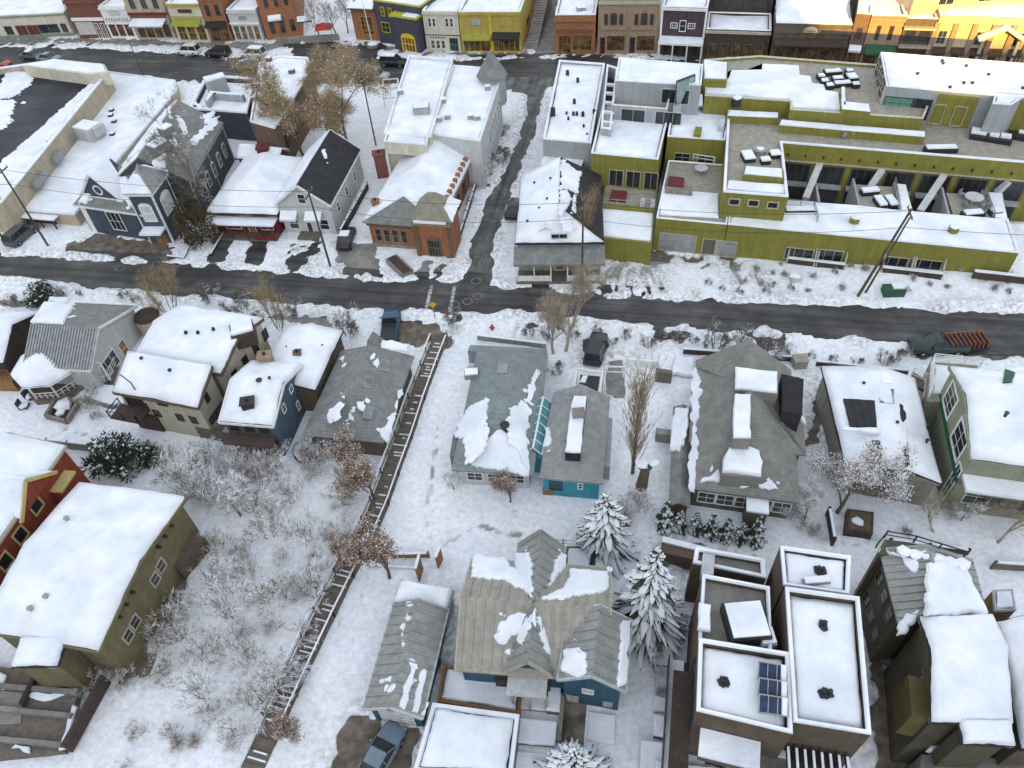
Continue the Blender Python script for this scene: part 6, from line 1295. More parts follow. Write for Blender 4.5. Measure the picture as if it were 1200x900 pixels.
b.pblock([(527, 534), (555, 538), (558, 513), (531, 510)], 2.3, -.3, SHING, 'rear_wing'); w = (b.W['0'][1]-b.W['0'][0]).length
for i in range(3): b.winm('0', w*(.1+.3*i), w*(.1+.3*i)+1.5, .9, 2.1)
b.pblock([(548, 411), (640, 417), (641, 409), (551, 404)], 2.0, -.3, SHINGB, 'entrance_roof'); b.done()
# --- teal house
b = Bld('house', 'teal walled house with bare grey hip roof and long snow topped ridge box', 'house', (670, 580))
b.gable([(633, 561), (705, 566), (716, 466), (647, 459)], 3.0, 5.0, 'y', TEAL, SHINGP, oh=.3, hip=(3.0, .5))
P = [(662, 531), (680, 532), (688, 464), (671, 464)]; b.pblock(P, 5.35, 4.3, SHINGD, 'ridge_box'); b.psnow([(662, 530), (680, 531), (687.5, 464.5), (671.5, 464.5)], 5.35, .25, amp=.1); bm = bmesh.new(); box(bm, G(678, 485, 5.7), (1.1, .9, .7)); o = b.part('ridge_vent', bm, CONC)
b.patch('l', [(637, 524), (641, 500), (645, 500), (648, 510), (645, 522)], .16, .25); w = (b.W['0'][1]-b.W['0'][0]).length; b.winm('0', w*.62, w*.72, 1.5, 2.4, nx=1); b.winm('0', w*.1, w*.35, 1.0, 2.3, fm=TEALD)
b.pblock([(613, 533), (636, 536), (648, 471), (626, 468)], 2.6, -.3, TEAL, 'glass_link'); Pg = [G(u, v, 2.65) for u, v in ((615, 530), (635, 533), (647, 473), (627, 470))]; bm = bmesh.new(); mid0, mid1 = Pg[0].lerp(Pg[1], .5)+Vector((0, 0, .8)), Pg[3].lerp(Pg[2], .5)+Vector((0, 0, .8)); bm.faces.new([bm.verts.new(p) for p in (Pg[0], mid0, mid1, Pg[3])]); bm.faces.new([bm.verts.new(p) for p in (Pg[1], Pg[2], mid1, mid0)]); o = b.part('glass_roof', bm, mat('teal_glass', (.1, .3, .33), .2, .3, 1, 0, spec=.6)); bm = bmesh.new()
for i in range(7):
    t = i/6; beam(bm, Pg[0].lerp(Pg[3], t), mid0.lerp(mid1, t), .08, .08); beam(bm, Pg[1].lerp(Pg[2], t), mid0.lerp(mid1, t), .08, .08)
for p, q in ((Pg[0], Pg[3]), (Pg[1], Pg[2]), (mid0, mid1)): beam(bm, p, q, .16, .12)
b.part('glazing_bar', bm, WHITE, o); b.psnow([(613, 532), (617, 533), (629, 470), (626, 468)], 2.66, .2, amp=.1)
b.pblock([(702, 545), (715, 547), (718, 490), (709, 489)], 2.2, -.3, GREYP, 'side_porch'); b.pblock([(636, 575), (648, 576), (649, 568), (637, 567)], .8, -.2, WOOD, 'hatch'); b.psnow([(637, 574), (648, 575), (649, 569), (638, 568)], .8, .2, amp=.05); b.done()
b = Bld('pergola', 'white framed pergola with a black shade panel behind the teal house', 'pergola', (692, 462)); P = [G(u, v, 2.4) for u, v in ((672, 462), (702, 466), (706, 437), (676, 432))]; bm = bmesh.new()
for i in range(4): beam(bm, P[i], P[(i+1) % 4], .18, .2); beam(bm, P[i], P[i]-Vector((0, 0, 2.6)), .16, .16)
b.part('frame', bm, WHITE); bm = bmesh.new(); q = [G(u, v, 2.45) for u, v in ((678, 460), (700, 462), (703, 441), (680, 439))]; prism(bm, ccw([(p.x, p.y) for p in q]), 2.3, 2.45); b.part('shade_panel', bm, BLACK); b.psnow([(679, 448), (687, 449), (689, 440), (682, 440)], 2.46, .12, 'snow'); b.psnow([(682, 461), (687, 461), (688, 453), (684, 453)], 2.46, .12, 'snow')
b = Bld('garden_gate', 'white timber gate frame beside the concrete pad', 'gate', (720, 465)); bm = bmesh.new(); rail_mesh(bm, [G(709, 441), G(730, 442)], 1.5, 3, 2, .12); b.part('frame', bm, WHITE); bm = bmesh.new(); rail_mesh(bm, [G(709, 441), G(708, 462)], 1.5, 3, 2, .12); b.part('side_frame', bm, WHITE)
# --- large taupe hip house
b = Bld('house', 'large taupe shingle house with crossing roofs and a snow topped ridge box', 'house', (865, 590))
TSH = mat('taupe_shingles', (.24, .235, .215), .9, .2, .8, .3, 16, lap=.12)
b.gable([(806, 578), (917, 580), (944, 433), (816, 424)], 3.2, 6.6, 'y', TAUPE, TSH, oh=.4, hip=(6.5, 0), seam=0)
b.gable([(806, 520), (938, 530), (943, 440), (813, 432)], 3.25, 6.2, 'x', TAUPE, TSH, oh=.4, hip=(5.5, 5.5), key='c')
b.patch('l', [(809, 576), (814, 577), (816, 540), (817, 500), (822, 460), (818, 430), (813, 430), (811, 480), (812, 520), (808, 545)], .2, .25); P = [(859, 514), (880, 515), (880, 463), (860, 462)]; b.pblock(P, 6.9, 5.6, TSH, 'ridge_box'); b.psnow([(859, 513), (880, 514), (879.5, 463), (860.5, 462)], 6.9, .25, amp=.1)
b.pblock([(861, 457), (912, 462), (912, 436), (861, 430)], 6.5, 4.5, TSH, 'rear_dormer'); b.psnow([(861, 456), (911, 461), (911, 437), (861, 431)], 6.5, .25, amp=.1)
b.pblock([(846, 556), (892, 560), (893, 540), (846, 535)], 5.0, 3.2, TSH, 'front_dormer'); bm = bmesh.new(); pts = [(846, 554), (891, 559), (893, 543), (889, 530), (880, 525), (866, 522), (854, 526), (848, 536)]; b.psnow(pts, 5.0, .35, amp=.1)
b.patch('f', [(820, 564), (843, 550), (844, 565)], .16, .2); b.patch('f', [(866, 562), (892, 566), (905, 560), (912, 574), (890, 572), (866, 570)], .16, .25)
b.pblock([(917, 482), (940, 486), (942, 444), (916, 438)], 6.0, 3, SHINGD, 'black_side_dormer'); b.psnow([(930, 487), (945, 499), (944, 490), (934, 483)], 4.5, .2, amp=.1)
w = (b.W['0'][1]-b.W['0'][0]).length
for i in range(5): b.winm('0', w*(.06+.19*i), w*(.06+.19*i)+1.5, .9, 2.4)
b.wbox('0', w*.55, w*.75, 0, 2.6, .01, 1.5, TAUPE, 'rear_porch'); b.wbox('0', w*.54, w*.76, 2.6, 2.8, .01, 1.6, SNOW, 'porch_snow')
b.gable([(786, 592), (809, 595), (811, 480), (787, 475)], 2.2, 2.7, 'y', BROWN, SHING, oh=.2, key='s'); b.patch('sl', [(786, 528), (797, 530), (805, 505), (807, 478), (792, 478), (787, 500)], .2, .15); b.patch('sr', [(799, 522), (806, 500), (807, 480), (803, 490)], .15, .15); b.psnow([(787, 440), (812, 442), (814, 420), (789, 417)], .4, .3, 'snow', .3); b.done()
b.pblock([(769, 436), (788, 438), (788, 434), (769, 431)], 1.6, -.2, PLANK, 'gate_panel'); b.pblock([(769, 508), (786, 510), (786, 504), (769, 501)], 1.4, -.2, CONC, 'garden_wall')
# --- snow roof house with black openings
b = Bld('house', 'wide snow roof house with black bare strips and a dark dormer face', 'house', (1040, 590))
b.gable([(990, 547), (1104, 568), (1072, 444), (962, 430)], 3.8, 4.7, 'y', mat('sage_siding', (.27, .265, .22), .85, .15, 1, .1, lap=.2), SHINGD, oh=.3, off=.62, snow=.4, rect=False)
b.bare('r', [(1054, 473), (1061, 474), (1066, 545), (1062, 545)]); b.bare('l', [(1022, 516), (1031, 516), (1034, 545), (1028, 546)]); b.bare('l', [(988, 467), (1025, 469), (1028, 502), (996, 500)])
for P in ([(1030, 463), (1047, 464), (1048, 456), (1029, 455)], [(1031, 472), (1048, 473), (1047, 465), (1030, 464)]): b.sky('l', P, GLASSB, CONC, .5)
b.unit('l', 1037, 452, .9, .6, .4, BRICKR); b.psnow([(985, 505), (1030, 509), (1029, 503), (988, 501)], 5.0, .2)
for u, v in ((1049, 500), (1010, 454), (1085, 504), (1084, 521), (1092, 523)): b.pipe('r' if u > 1060 else 'l', u, v, .6, .1, BLACK)
w = (b.W['0'][1]-b.W['0'][0]).length; b.winm('0', w*.3, w*.5, .6, 2.6, nx=3); b.winm('0', w*.6, w*.8, .6, 2.6, nx=3); b.wbox('0', w*.2, w*.6, 2.8, 3.0, .01, 2, PLANK, 'balcony'); b.done()
# --- pale green house
b = Bld('house', 'tall pale green house with white grid windows and dark green trim', 'house', (1120, 575))
b.gable([(1137, 541), (1245, 552), (1225, 440), (1113, 432)], 7.2, 8.6, 'x', PGREEN, SHINGD, oh=.25, snow=.4, trim=PGREEN, off=.55)
b.W['l'] = b.W['3']; L = (b.W['3'][1]-b.W['3'][0]).length
b.winm('3', L*.1, L*.37, 4.4, 7.1, nx=2, ny=4, fw=.22); b.winm('3', L*.54, L*.84, 4.4, 7.1, nx=2, ny=3, fw=.22); b.winm('3', L*.86, L*.98, 1.0, 5.2, nx=2, ny=4, fw=.16); b.wbox('3', 0, L, 3.9, 4.3, .005, .12, GTRIM, 'trim_band')
b.pblock([(1086, 470), (1150, 474), (1146, 428), (1090, 424)], 4.2, -.3, PGREEN, 'rear_wing'); b.vrail([(1088, 466), (1091, 424), (1148, 430)], 4.2, h=1.1, m=WHITE, posts=1.2, bars=5); b.psnow([(1092, 462), (1120, 464), (1120, 432), (1094, 428)], 4.2, .2, 'deck_snow', .3)
k0 = 'rear_wing'; b.winm('rear_wing3' if 'rear_wing3' in b.W else 'rear_wing0', 1.5, 4.0, 1.0, 3.4, nx=3, ny=3)
b.vrail([(1068, 440), (1092, 452), (1108, 470)], 3.0, h=1.1, m=WHITE, bars=4, name='stair_railing'); b.pblock([(1066, 448), (1092, 462), (1100, 454), (1070, 436)], 3.0, 2.7, PLANK, 'side_stair')
w = (b.W['0'][1]-b.W['0'][0]).length; b.wbox('0', 0, w, 4.6, 4.9, .01, 1.5, PGREEN, 'front_ledge'); b.wbox('0', 0, w, 4.9, 5.2, .02, 1.6, SNOW, 'ledge_snow'); b.winm('0', 1, 3, 1.5, 3.6); b.winm('0', 5, 7, 1.5, 3.6)
b.bare('b', [(1176, 447), (1186, 447), (1190, 436), (1178, 432)], .5, GTRIM, 'green_roof_strip'); b.pipe('b', 1178, 487, .3, .12, GTRIM); b.done()
# ================================================================== foreground houses
b = Bld('house', 'red clapboard house with yellow framed windows and two snow covered gables', 'house', (60, 640))
b.gable([(-40, 702), (-160, 672), (-45, 505), (86, 528)][1:2]+[(-40, 669), (87, 527), (-45, 508)], 7.0, 8.2, 'y', RED, SHING, oh=.2, snow=.35, trim=CREAM, rect=True)
YT = mat('ochre_trim', (.5, .4, .16), .7, .1, 2, .05)
for u, v in ((84, 571), (42, 592), (24, 627), (6, 658)): b.winc('1', u, v, 1.3, 1.5, fm=YT, nx=1, ny=1, fw=.16)
a, e, n = b.wl('1'); L = (b.W['1'][1]-b.W['1'][0]).length
s, z = b.hit('1', 42, 585); bm = bmesh.new(); ex = Vector((e.x, e.y, 0)); nx = Vector((n.x, n.y, 0)); bs = Vector((a.x+e.x*s, a.y+e.y*s, 0))
T = [bs-ex*2.2+Vector((0, 0, 6.6)), bs+ex*2.2+Vector((0, 0, 6.6)), bs+Vector((0, 0, 8.8))]; f0 = [bm.verts.new(p+nx*.5) for p in T]; f1 = [bm.verts.new(p-nx*3) for p in T]; bm.faces.new(f0); bm.faces.new(f1[::-1])
for i in range(3): bm.faces.new((f0[i], f0[(i+1) % 3], f1[(i+1) % 3], f1[i]))
o = b.part('gable_dormer', bm, RED); bm = bmesh.new()
for k in (0, 1): beam(bm, T[k]+nx*.6-ex*(.3 if k == 0 else -.3), T[2]+nx*.6, .2, .3)
b.part('gable_trim', bm, YT, o); bm = bmesh.new()
for k in (0, 1): 
    q = [T[k]+nx*.6, T[2]+nx*.6, T[2]-nx*3, T[k]-nx*3]; q = [p+Vector((0, 0, .15)) for p in q]; q = q if area(q) > 0 else q[::-1]; slab(bm, q, normal(q), .25, .1)
b.part('roof_snow', bm, SNOW, o)
b.wbox('1', L*.72, L*.9, 5.2, 5.4, .01, 1.1, YT, 'balcony'); b.wbox('1', L*.72, L*.9, 3.4, 5.0, .01, .8, RED, 'bay'); b.done()
# --- olive brown house with white roof
b = Bld('house', 'olive brown house under one great unbroken white roof in the lower left', 'house', (150, 790))
b.gable([(-25, 737), (121, 768), (212, 583), (95, 563)], 5.6, 6.6, 'x', OLIVB, SHINGD, oh=.5, snow=.45, trim=OLIVB)
for u, v in ((188.5, 663), (181.5, 679), (158, 729), (150, 745)): b.winc('1', u, v, 1.0, 1.25, fm=CREAM, nx=1, ny=2, fw=.13)
L = (b.W['1'][1]-b.W['1'][0]).length
for i in (0, 1, 2, 6, 7, 8): b.wbox('1', L*(.18+.08*i), L*(.18+.08*i)+.2, 5.05, 5.3, .01, .45, DKBR, 'bracket')
b.shed([(20, 778), (68, 786), (76, 752), (24, 742)], 5.3, 5.6, OLIVB, SHINGD, oh=.2, key='e', snow=.45)
for u, v in ((40, 717), (82, 612), (58, 703)): b.pipe('f' if v > 650 else 'b', u, v, .6, .15, STEEL)
bm = bmesh.new(); p = G(223, 655, 0); box(bm, p+Vector((0, 0, .9)), (3.2, 2.2, 1.8), (.5, .85)); b.part('side_shed', bm, BROWN); b.done()
# --- terrace at the lower left
b = Bld('patio', 'brown timber and stone patio with stepped planters in the lower left corner', 'patio', (40, 850))
b.pblock([(-60, 895), (74, 880), (96, 792), (-60, 775)], .9, -.3, PLANK, 'deck'); bm = bmesh.new()
for v0, v1 in ((806, 812), (832, 840), (868, 874)): beam(bm, G(-30, v0-4, 1.1), G(92-(v0-806)*.25, v1, 1.1), .35, .5)
b.part('retaining_beam', bm, CONC); bm = bmesh.new(); beam(bm, G(26, 826, 1.2), G(48, 782, 1.2), .3, .6); b.part('timber_fence', bm, DKBR); bm = bmesh.new(); beam(bm, G(78, 878, 1.2), G(124, 795, 1.2), .25, 1.4); b.part('timber_fence', bm, DKBR)
b.psnow([(28, 815), (50, 822), (90, 812), (92, 806), (60, 815), (34, 811)], 1.0, .12, 'snow', .2); b.psnow([(12, 880), (34, 884), (36, 874), (16, 872)], 1.0, .15, 'snow', .3); b.psnow([(70, 878), (78, 878), (92, 828), (86, 826)], 1.0, .2, 'snow', .2); b.psnow([(-20, 806), (8, 808), (8, 792), (-20, 790)], 1.0, .15, 'snow', .3); b.pblock([(-30, 850), (24, 848), (28, 812), (-30, 806)], 1.0, .8, CONC, 'stone_paving')
# --- small ribbed roof house
b = Bld('house', 'small blue house with ribbed grey metal gable roof above the parked car', 'house', (470, 850))
b.gable([(428, 832), (497, 842), (523, 717), (459, 702)], 3.0, 4.2, 'y', TEALD, ROOFM, oh=.35, seam=.75, trim=GREYL)
b.shed([(456, 706), (524, 720), (534, 690), (472, 682)], 2.6, 2.9, GREYL, ROOFM, oh=.2, key='s', snow=.35)
b.patch('r', [(467, 828), (473, 832), (484, 800), (487, 782), (481, 781), (475, 800)], .2, .15); b.patch('r', [(482, 835), (490, 836), (500, 786), (497, 783), (492, 790), (486, 812)], .2, .12); b.patch('r', [(492, 838), (499, 838), (503, 822), (499, 822)], .15, .15); b.patch('l', [(449, 795), (459, 792), (459, 799), (451, 800)], .12, .15)
for P in ([(470, 745), (472, 735), (474, 736), (472, 747)], [(475, 722), (478, 715), (479, 718), (477, 724)]): b.patch('l', P, .08, .1)
w = (b.W['0'][1]-b.W['0'][0]).length; b.winm('0', w*.15, w*.85, 0, 2.4, fm=WHITE, pm=GREYL, nx=4, ny=4, name='garage_door'); b.done()
# --- cross gabled metal roof house
b = Bld('house', 'deep blue house with crossing tan and grey metal roofs and scattered snow sheets', 'house', (640, 830))
b.gable([(536, 783), (716, 800), (714, 668), (551, 652)], 4.0, 6.2, 'x', TEALD, ROOFT, oh=.35, seam=.7, key='x', trim=CREAM)
b.gable([(590, 785), (652, 797), (659, 643), (607, 634)], 4.0, 6.25, 'y', TEALD, ROOFM, oh=.35, seam=.7, key='y', trim=CREAM)
b.gable([(656, 798), (730, 809), (744, 728), (663, 714)], 4.9, 6.5, 'y', TEALD, ROOFM, oh=.35, seam=.7, key='s', trim=GREYL)
b.patch('xb', [(551, 676), (556, 651), (590, 654), (612, 672), (620, 695), (604, 688), (590, 680)], .2, .25); b.patch('yl', [(600, 690), (606, 648), (622, 646), (624, 672), (625, 700)], .2, .2, .5); b.patch('yr', [(640, 694), (650, 660), (656, 646), (663, 650), (657, 690)], .2, .2); b.patch('xb', [(634, 703), (660, 690), (668, 667), (713, 670), (713, 692), (690, 698), (660, 702), (645, 703)], .2, .2)
b.patch('xf', [(578, 745), (584, 730), (600, 722), (618, 718), (612, 740), (600, 748), (594, 756), (584, 754)], .16, .3); b.patch('yl', [(606, 750), (618, 722), (621, 735), (612, 756)], .12, .2); b.patch('yr', [(630, 724), (634, 718), (650, 726), (658, 732), (656, 770), (650, 777), (640, 765), (632, 742)], .18, .3); b.patch('sl', [(661, 762), (680, 757), (687, 765), (686, 790), (676, 794), (659, 788)], .18, .2); b.patch('sr', [(722, 796), (728, 727), (737, 726), (738, 740), (733, 802), (724, 806)], .18, .12); b.patch('yl', [(623, 724), (627, 712), (627, 735)], .1, .1)
w = (b.W['s0'][1]-b.W['s0'][0]).length; b.winm('s0', w*.33, w*.55, 2.5, 3.3, fm=WHITE, pm=GREYL, nx=1, ny=1); b.winm('s0', w*.05, w*.28, .6, 1.6, fm=CREAM, pm=GREYL, nx=2, ny=1); b.winm('s0', w*.72, w*.9, .8, 1.6, fm=CREAM, pm=GREYL, nx=2, ny=1)
w = (b.W['y0'][1]-b.W['y0'][0]).length; b.wbox('y0', -1, w, 0, 2.4, .02, .3, DKBR, 'painted_porch_shade'); b.wbox('y0', 0, w*.95, 3.2, 3.4, .01, 1.6, GREYL, 'porch_roof');  # dark box painted in as the shade beneath the porch roof
for f in (.1, .5, .9): b.wbox('y0', w*f, w*f+.15, 0, 3.2, 1.3, 1.45, CREAM, 'porch_post')
b.wbox('s3', .2, 1.4, .3, 2.6, .02, .3, WOOD, 'door'); bm = bmesh.new(); c = G(625, 707, 6.3); tube(bm, c, c+Vector((0, 0, .5)), .04, .02, 5); b.part('finial', bm, BLACK)
b.pblock([(660, 668), (712, 670), (714, 640), (664, 640)], 1.0, -.3, PLANK, 'rear_deck'); b.psnow([(664, 664), (692, 666), (694, 643), (667, 643)], 1.0, .15, 'deck_snow', .1); b.psnow([(696, 668), (712, 669), (713, 646), (698, 646)], 1.0, .15, 'deck_snow', .1); b.vrail([(620, 636), (660, 640), (712, 644)], 1.0, m=GREYL, bars=2); b.done()
# --- snowy flat garage roof
b = Bld('garage', 'flat snow covered garage roof beside the parked silver car', 'garage', (545, 880))
b.flat([(484, 905), (600, 912), (609, 838), (507, 824)], 2.2, STONE, para=.1, pt=.3, snow=.4, cap=.2); b.flat([(512, 822), (609, 837), (612, 800), (520, 778)], 1.2, WOOD, para=.15, pt=.2, snow=.3, cap=None, key='d', deck=PLANK)
# --- modern brown block
b = Bld('modern_house', 'modern brown flat roofed house with stepped blocks and solar panels', 'house', (880, 880))
SL = mat('taupe_roof', (.22, .21, .185), .85, .2, 1, .1)
b.flat([(812, 660), (898, 678), (896, 655), (815, 641)], 6.0, BROWN, para=.4, pt=.3, deck=SL, snow=None, cap=.12, key='z')
b.flat([(914, 640), (997, 652), (995, 697), (918, 686)], 8.6, BROWN, para=.4, pt=.24, snow=.25, cap=.14, key='n')
b.flat([(818, 757), (905, 772), (902, 688), (823, 673)], 8.2, BROWN, para=.5, pt=.22, deck=SL, snow=None, cap=.14, key='g')
b.flat([(920, 688), (1007, 700), (1021, 861), (930, 846)], 9.2, BROWN, para=.6, pt=.24, snow=.25, cap=.14, key='r')
b.flat([(819, 748), (925, 765), (929, 860), (816, 833)], 9.0, BROWN, para=.6, pt=.24, snow=.22, cap=.14, key='l')
b.psnow([(817, 738), (832, 741), (833, 710), (819, 707)], 8.5, .3, 'planter_snow', .05); b.unit('gt', 872, 735, 2.6, 2.6, 1.0, BLACK, 'air_conditioner'); b.unit('gt', 897, 750, 1.0, 1.2, .5, GREYL, 'roof_hatch')
b.pblock([(822, 672), (836, 674), (838, 650), (824, 648)], 6.4, 5.4, GREYL, 'snow_hatch')
for i in range(3):
    q = [G(u, v, 9.0) for u, v in ((888+.3*i, 797+i*19), (921+.5*i, 802+i*19), (920+.5*i, 784+i*19), (887.5+.3*i, 779+i*19))]; q[2].z = q[3].z = 9.45; bm = bmesh.new(); A = [bm.verts.new(p) for p in q]; bm.faces.new(A); bmesh.ops.solidify(bm, geom=bm.faces[:], thickness=.06); o = b.part('solar_panel', bm, PVBLUE); bm = bmesh.new()
    for k in range(4): beam(bm, q[k]+Vector((0, 0, .04)), q[(k+1) % 4]+Vector((0, 0, .04)), .08, .07)
    for t in (.33, .66): beam(bm, q[0].lerp(q[1], t)+Vector((0, 0, .04)), q[3].lerp(q[2], t)+Vector((0, 0, .04)), .05, .05)
    b.part('frame', bm, STEEL, o); bm = bmesh.new(); m = q[1].lerp(q[0], .14); slab(bm, [q[1].lerp(q[0], .02)+Vector((0, 0, .1)), q[2].lerp(q[3], .02)+Vector((0, 0, .1)), q[2].lerp(q[3], .22)+Vector((0, 0, .1)), q[1].lerp(q[0], .2)+Vector((0, 0, .1))], normal(q), .15, .05); b.part('panel_snow', bm, SNOW, o)
for u, v in ((964, 735), (963, 815), (970, 815), (846, 802), (849, 801), (957, 671), (962, 672)): b.melt('rt' if v > 690 and u > 930 else ('lt' if v > 700 else 'nt'), u, v, .3)
b.unit('nt', 955, 684, 1.8, .5, .4, STEEL); L = (b.W['l3'][1]-b.W['l3'][0]).length
for z in (.8, 3.6, 6.0):
    for i in range(3): b.winm('l3', L*(.12+.3*i), L*(.12+.3*i)+1.4, z, z+1.6, fm=BLACK, nx=1)
b.wbox('l3', -1, L+5, 2.6, 2.8, .01, 1.4, DKBR, 'side_balcony'); b.wbox('l3', -1, L+5, 2.8, 2.95, .3, 1.3, SNOW, 'balcony_snow'); b.wbox('l3', -1, L+5, 2.8, 3.8, 1.34, 1.4, BLACK, 'railing'); b.wbox('l3', L*.2, L+5, 5.6, 5.75, .01, 1.2, DKBR, 'side_balcony')
w = (b.W['r0'][1]-b.W['r0'][0]).length
for k in ('r2', 'l2', 'r0', 'l0'):
    pass
fr = 'r0'; lw = (b.W[fr][1]-b.W[fr][0]).length; lf = 'l0'; l2 = (b.W[lf][1]-b.W[lf][0]).length
for i in range(8): b.wbox(fr, lw*(.06+.115*i), lw*(.06+.115*i)+.18, 5.6, 5.9, .02, 3.2, DKBR, 'pergola_beam'); b.wbox(fr, lw*(.06+.115*i)+.02, lw*(.06+.115*i)+.16, 5.9, 6.0, .3, 2.4, SNOW, 'beam_snow')
b.wbox(fr, lw*.02, lw*.98, 2.6, 2.8, .01, 3.4, DKBR, 'balcony'); b.wbox(fr, lw*.02, lw*.98, 2.8, 3.8, 3.3, 3.4, BLACK, 'railing'); b.winm(fr, lw*.1, lw*.9, 3.0, 5.2, fm=BLACK, nx=4, ny=1)
b.wbox(lf, l2*.1, l2*.75, 6.2, 6.5, .01, 1.8, BROWN, 'canopy'); b.wbox(lf, l2*.1, l2*.75, 6.5, 6.7, .05, 1.7, SNOW, 'canopy_snow')
b.pblock([(856, 890), (925, 905), (926, 876), (858, 862)], 4.2, -.3, GREYP, 'garage_wing'); b.psnow([(858, 878), (925, 890), (926, 877), (859, 863)], 4.2, .2, amp=.1)
bm = bmesh.new()
for i in range(7): beam(bm, G(857, 880+i*3.2, 4.25), G(925, 893+i*3.2, 4.25), .1, .1)
b.part('roof_slats', bm, CONC); b.done()
b = Bld('retaining_wall', 'long brown garden wall behind the modern brown house below the small spruces', 'wall', (830, 650)); bm = bmesh.new(); P = [(774, 647), (886, 672), (888, 660), (776, 633)]; q = [G(u, v, 1.6) for u, v in P]; prism(bm, ccw([(p.x, p.y) for p in q]), -.3, 1.6); b.part('wall_body', bm, BROWN); bm = bmesh.new(); beam(bm, G(776, 632, 1.7), G(888, 660, 1.7), .5, .2); b.part('wall_snow', bm, SNOW)
# --- tall right hand house
b = Bld('house', 'tall olive brown house with seamed steel and stepped white roofs, lower right', 'house', (1070, 880))
OB = mat('dark_olive_siding', (.1, .088, .06), .85, .2, 1, .15, lap=.22)
b.gable([(1052, 730), (1158, 722), (1140, 655), (1030, 642)], 7.2, 8.4, 'y', OB, ROOFM, oh=.3, seam=.55, key='m', off=.45, rect=False)
b.patch('mr', [(1083, 722), (1156, 720), (1140, 690), (1128, 656), (1084, 660)], .35, .2); b.patch('ml', [(1050, 745), (1060, 718), (1074, 724), (1064, 738)], .2, .3); b.patch('ml', [(1036, 646), (1056, 648), (1075, 660), (1072, 672), (1058, 655)], .15, .25)
bm = bmesh.new()
for i in range(6): p = G(1058+i*14, 646+i*3, 8.2); lump(bm, p, .5, RND(i), .5)
b.part('roof_snow', bm, SNOW)
b.gable([(1090, 848), (1187, 850), (1162, 720), (1076, 723)], 8.3, 9.5, 'x', OB, SHINGD, oh=.3, key='f', off=.6, rect=False, snow=.45); b.shed([(1126, 873), (1190, 875), (1184, 845), (1122, 843)], 7.9, 8.35, OB, SHINGD, oh=.25, key='e', snow=.45); b.wbox('f3', 3.5, 6, 4.5, 7.6, .01, 1.0, mat('ochre_siding', (.13, .11, .04), .8, .2, 1, .1, lap=.2), 'bay'); 
b.W['ll'] = b.W['m3']; L = (b.W['m3'][1]-b.W['m3'][0]).length
for i in range(3):
    for z in (1.4, 4.6): b.winm('m3', L*(.1+.28*i), L*(.1+.28*i)+1.0, z, z+1.5, fm=TAUPE, nx=1)
fl = [k for k in ('f0', 'f1', 'f2', 'f3', 'f4', 'f5')]; b.winc('f3', 1078, 800, 1.0, 1.6, fm=TAUPE, nx=1)
b.psnow([(1084, 880), (1098, 884), (1115, 868), (1104, 855), (1092, 862)], 3.0, .5, 'shrub_snow', .3); b.pblock([(1075, 930), (1210, 930), (1200, 890), (1080, 884)], 3.0, -.3, SHING, 'front_wing')
b.rail([G(1026, 642, 7.8), G(1036, 630, 7.8), G(1070, 636, 7.8), G(1128, 654, 7.8)], .9, BLACK, bars=2); b.pblock([(1030, 650), (1062, 652), (1068, 636), (1037, 632)], 7.4, -.2, OB, 'rear_bay'); b.done()
b = Bld('house', 'snow roof house cut by the right edge below the fallen branches', 'house', (1190, 800))
b.gable([(1196, 880), (1290, 880), (1262, 720), (1166, 728)], 7.0, 8.0, 'y', BROWN, SHINGD, snow=.4, rect=False); b.done()
b = Bld('shed', 'small ochre box shed with white snow lid beside the right hand roofs', 'shed', (1175, 720)); b.flat([(1165, 717), (1190, 716), (1186, 691), (1163, 692)], 5.0, WOOD, para=.05, pt=.1, snow=.3, cap=.25)
# ================================================================== trees and shrubs
R0 = RND(11)
t1 = tree('bare_tree', 'tan leaved spreading tree in the yard behind the black roofed house, left one', 'tree', 23, 21, spread=.8, up=.2, maxl=5, nk=(3, 4), tw=9, leaf=18, leafm=mat('golden_leaves', (.5, .36, .18), .9, .35, 2, 0, col2=(.36, .25, .13), mixs=.6), snow=2, twm=TWIGT, lrad=1.1, ls=.085, twl=1.1, r0=.24, twr=.018); move(t1, 356, 184, 1)
dup(t1, G(408, 172), 2.6, (1.05, 1.05, .95), 'tan leaved spreading tree nearest the tall utility pole and two long snow roofs')
dup(t1, G(385, 168), 4.4, (.85, .85, .8), 'smaller tan leaved tree between its two larger neighbours behind the black roofed house')
t2 = tree('bare_tree', 'large grey brown bare tree against the side of the blue church', 'tree', 23, 5, spread=.75, up=.15, tw=5, twl=.7, twm=mat('brown_twigs', (.2, .165, .13), .9, .3, 4, 0, snowtop=.75), maxl=5, nk=(3, 4), twr=.016, r0=.26); move(t2, 240, 262, .4, .85)
dup(t2, G(222, 246), 2.2, .55, 'smaller grey brown bare tree close to the church tower')
bz = bushy('evergreen_shrub', 'dense bronze green evergreen at the right front corner of the blue church', 'tree', 2.0, 5.6, 3, NEEDLB, 0, 2600, .2, 2.2); move(bz, 238, 285, 0, 1.08)
pp = poplar('tall narrow tan poplar between the teal house and the taupe house', 13.5, 9); move(pp, 741, 556, 0)
p2 = dup(pp, G(686, 306), 1.7, (.85, .85, .62), 'narrow bare poplar beside the old porch house and utility pole')
dup(pp, G(693, 285), .5, (.7, .7, .55), 'narrow bare poplar against the olive wall of the townhouse')
bt = tree('bare_tree', 'pale bare tree by the lower road edge, left of a close pair', 'tree', 12, 31, spread=.55, up=.3, maxl=5, nk=(3, 4), tw=5, twl=.6, twm=mat('pale_twigs', (.4, .34, .26), .9, .3, 4, 0), bark=mat('pale_bark', (.36, .32, .26), .9, .3, 4, .2)); move(bt, 649, 415, 0, 1)
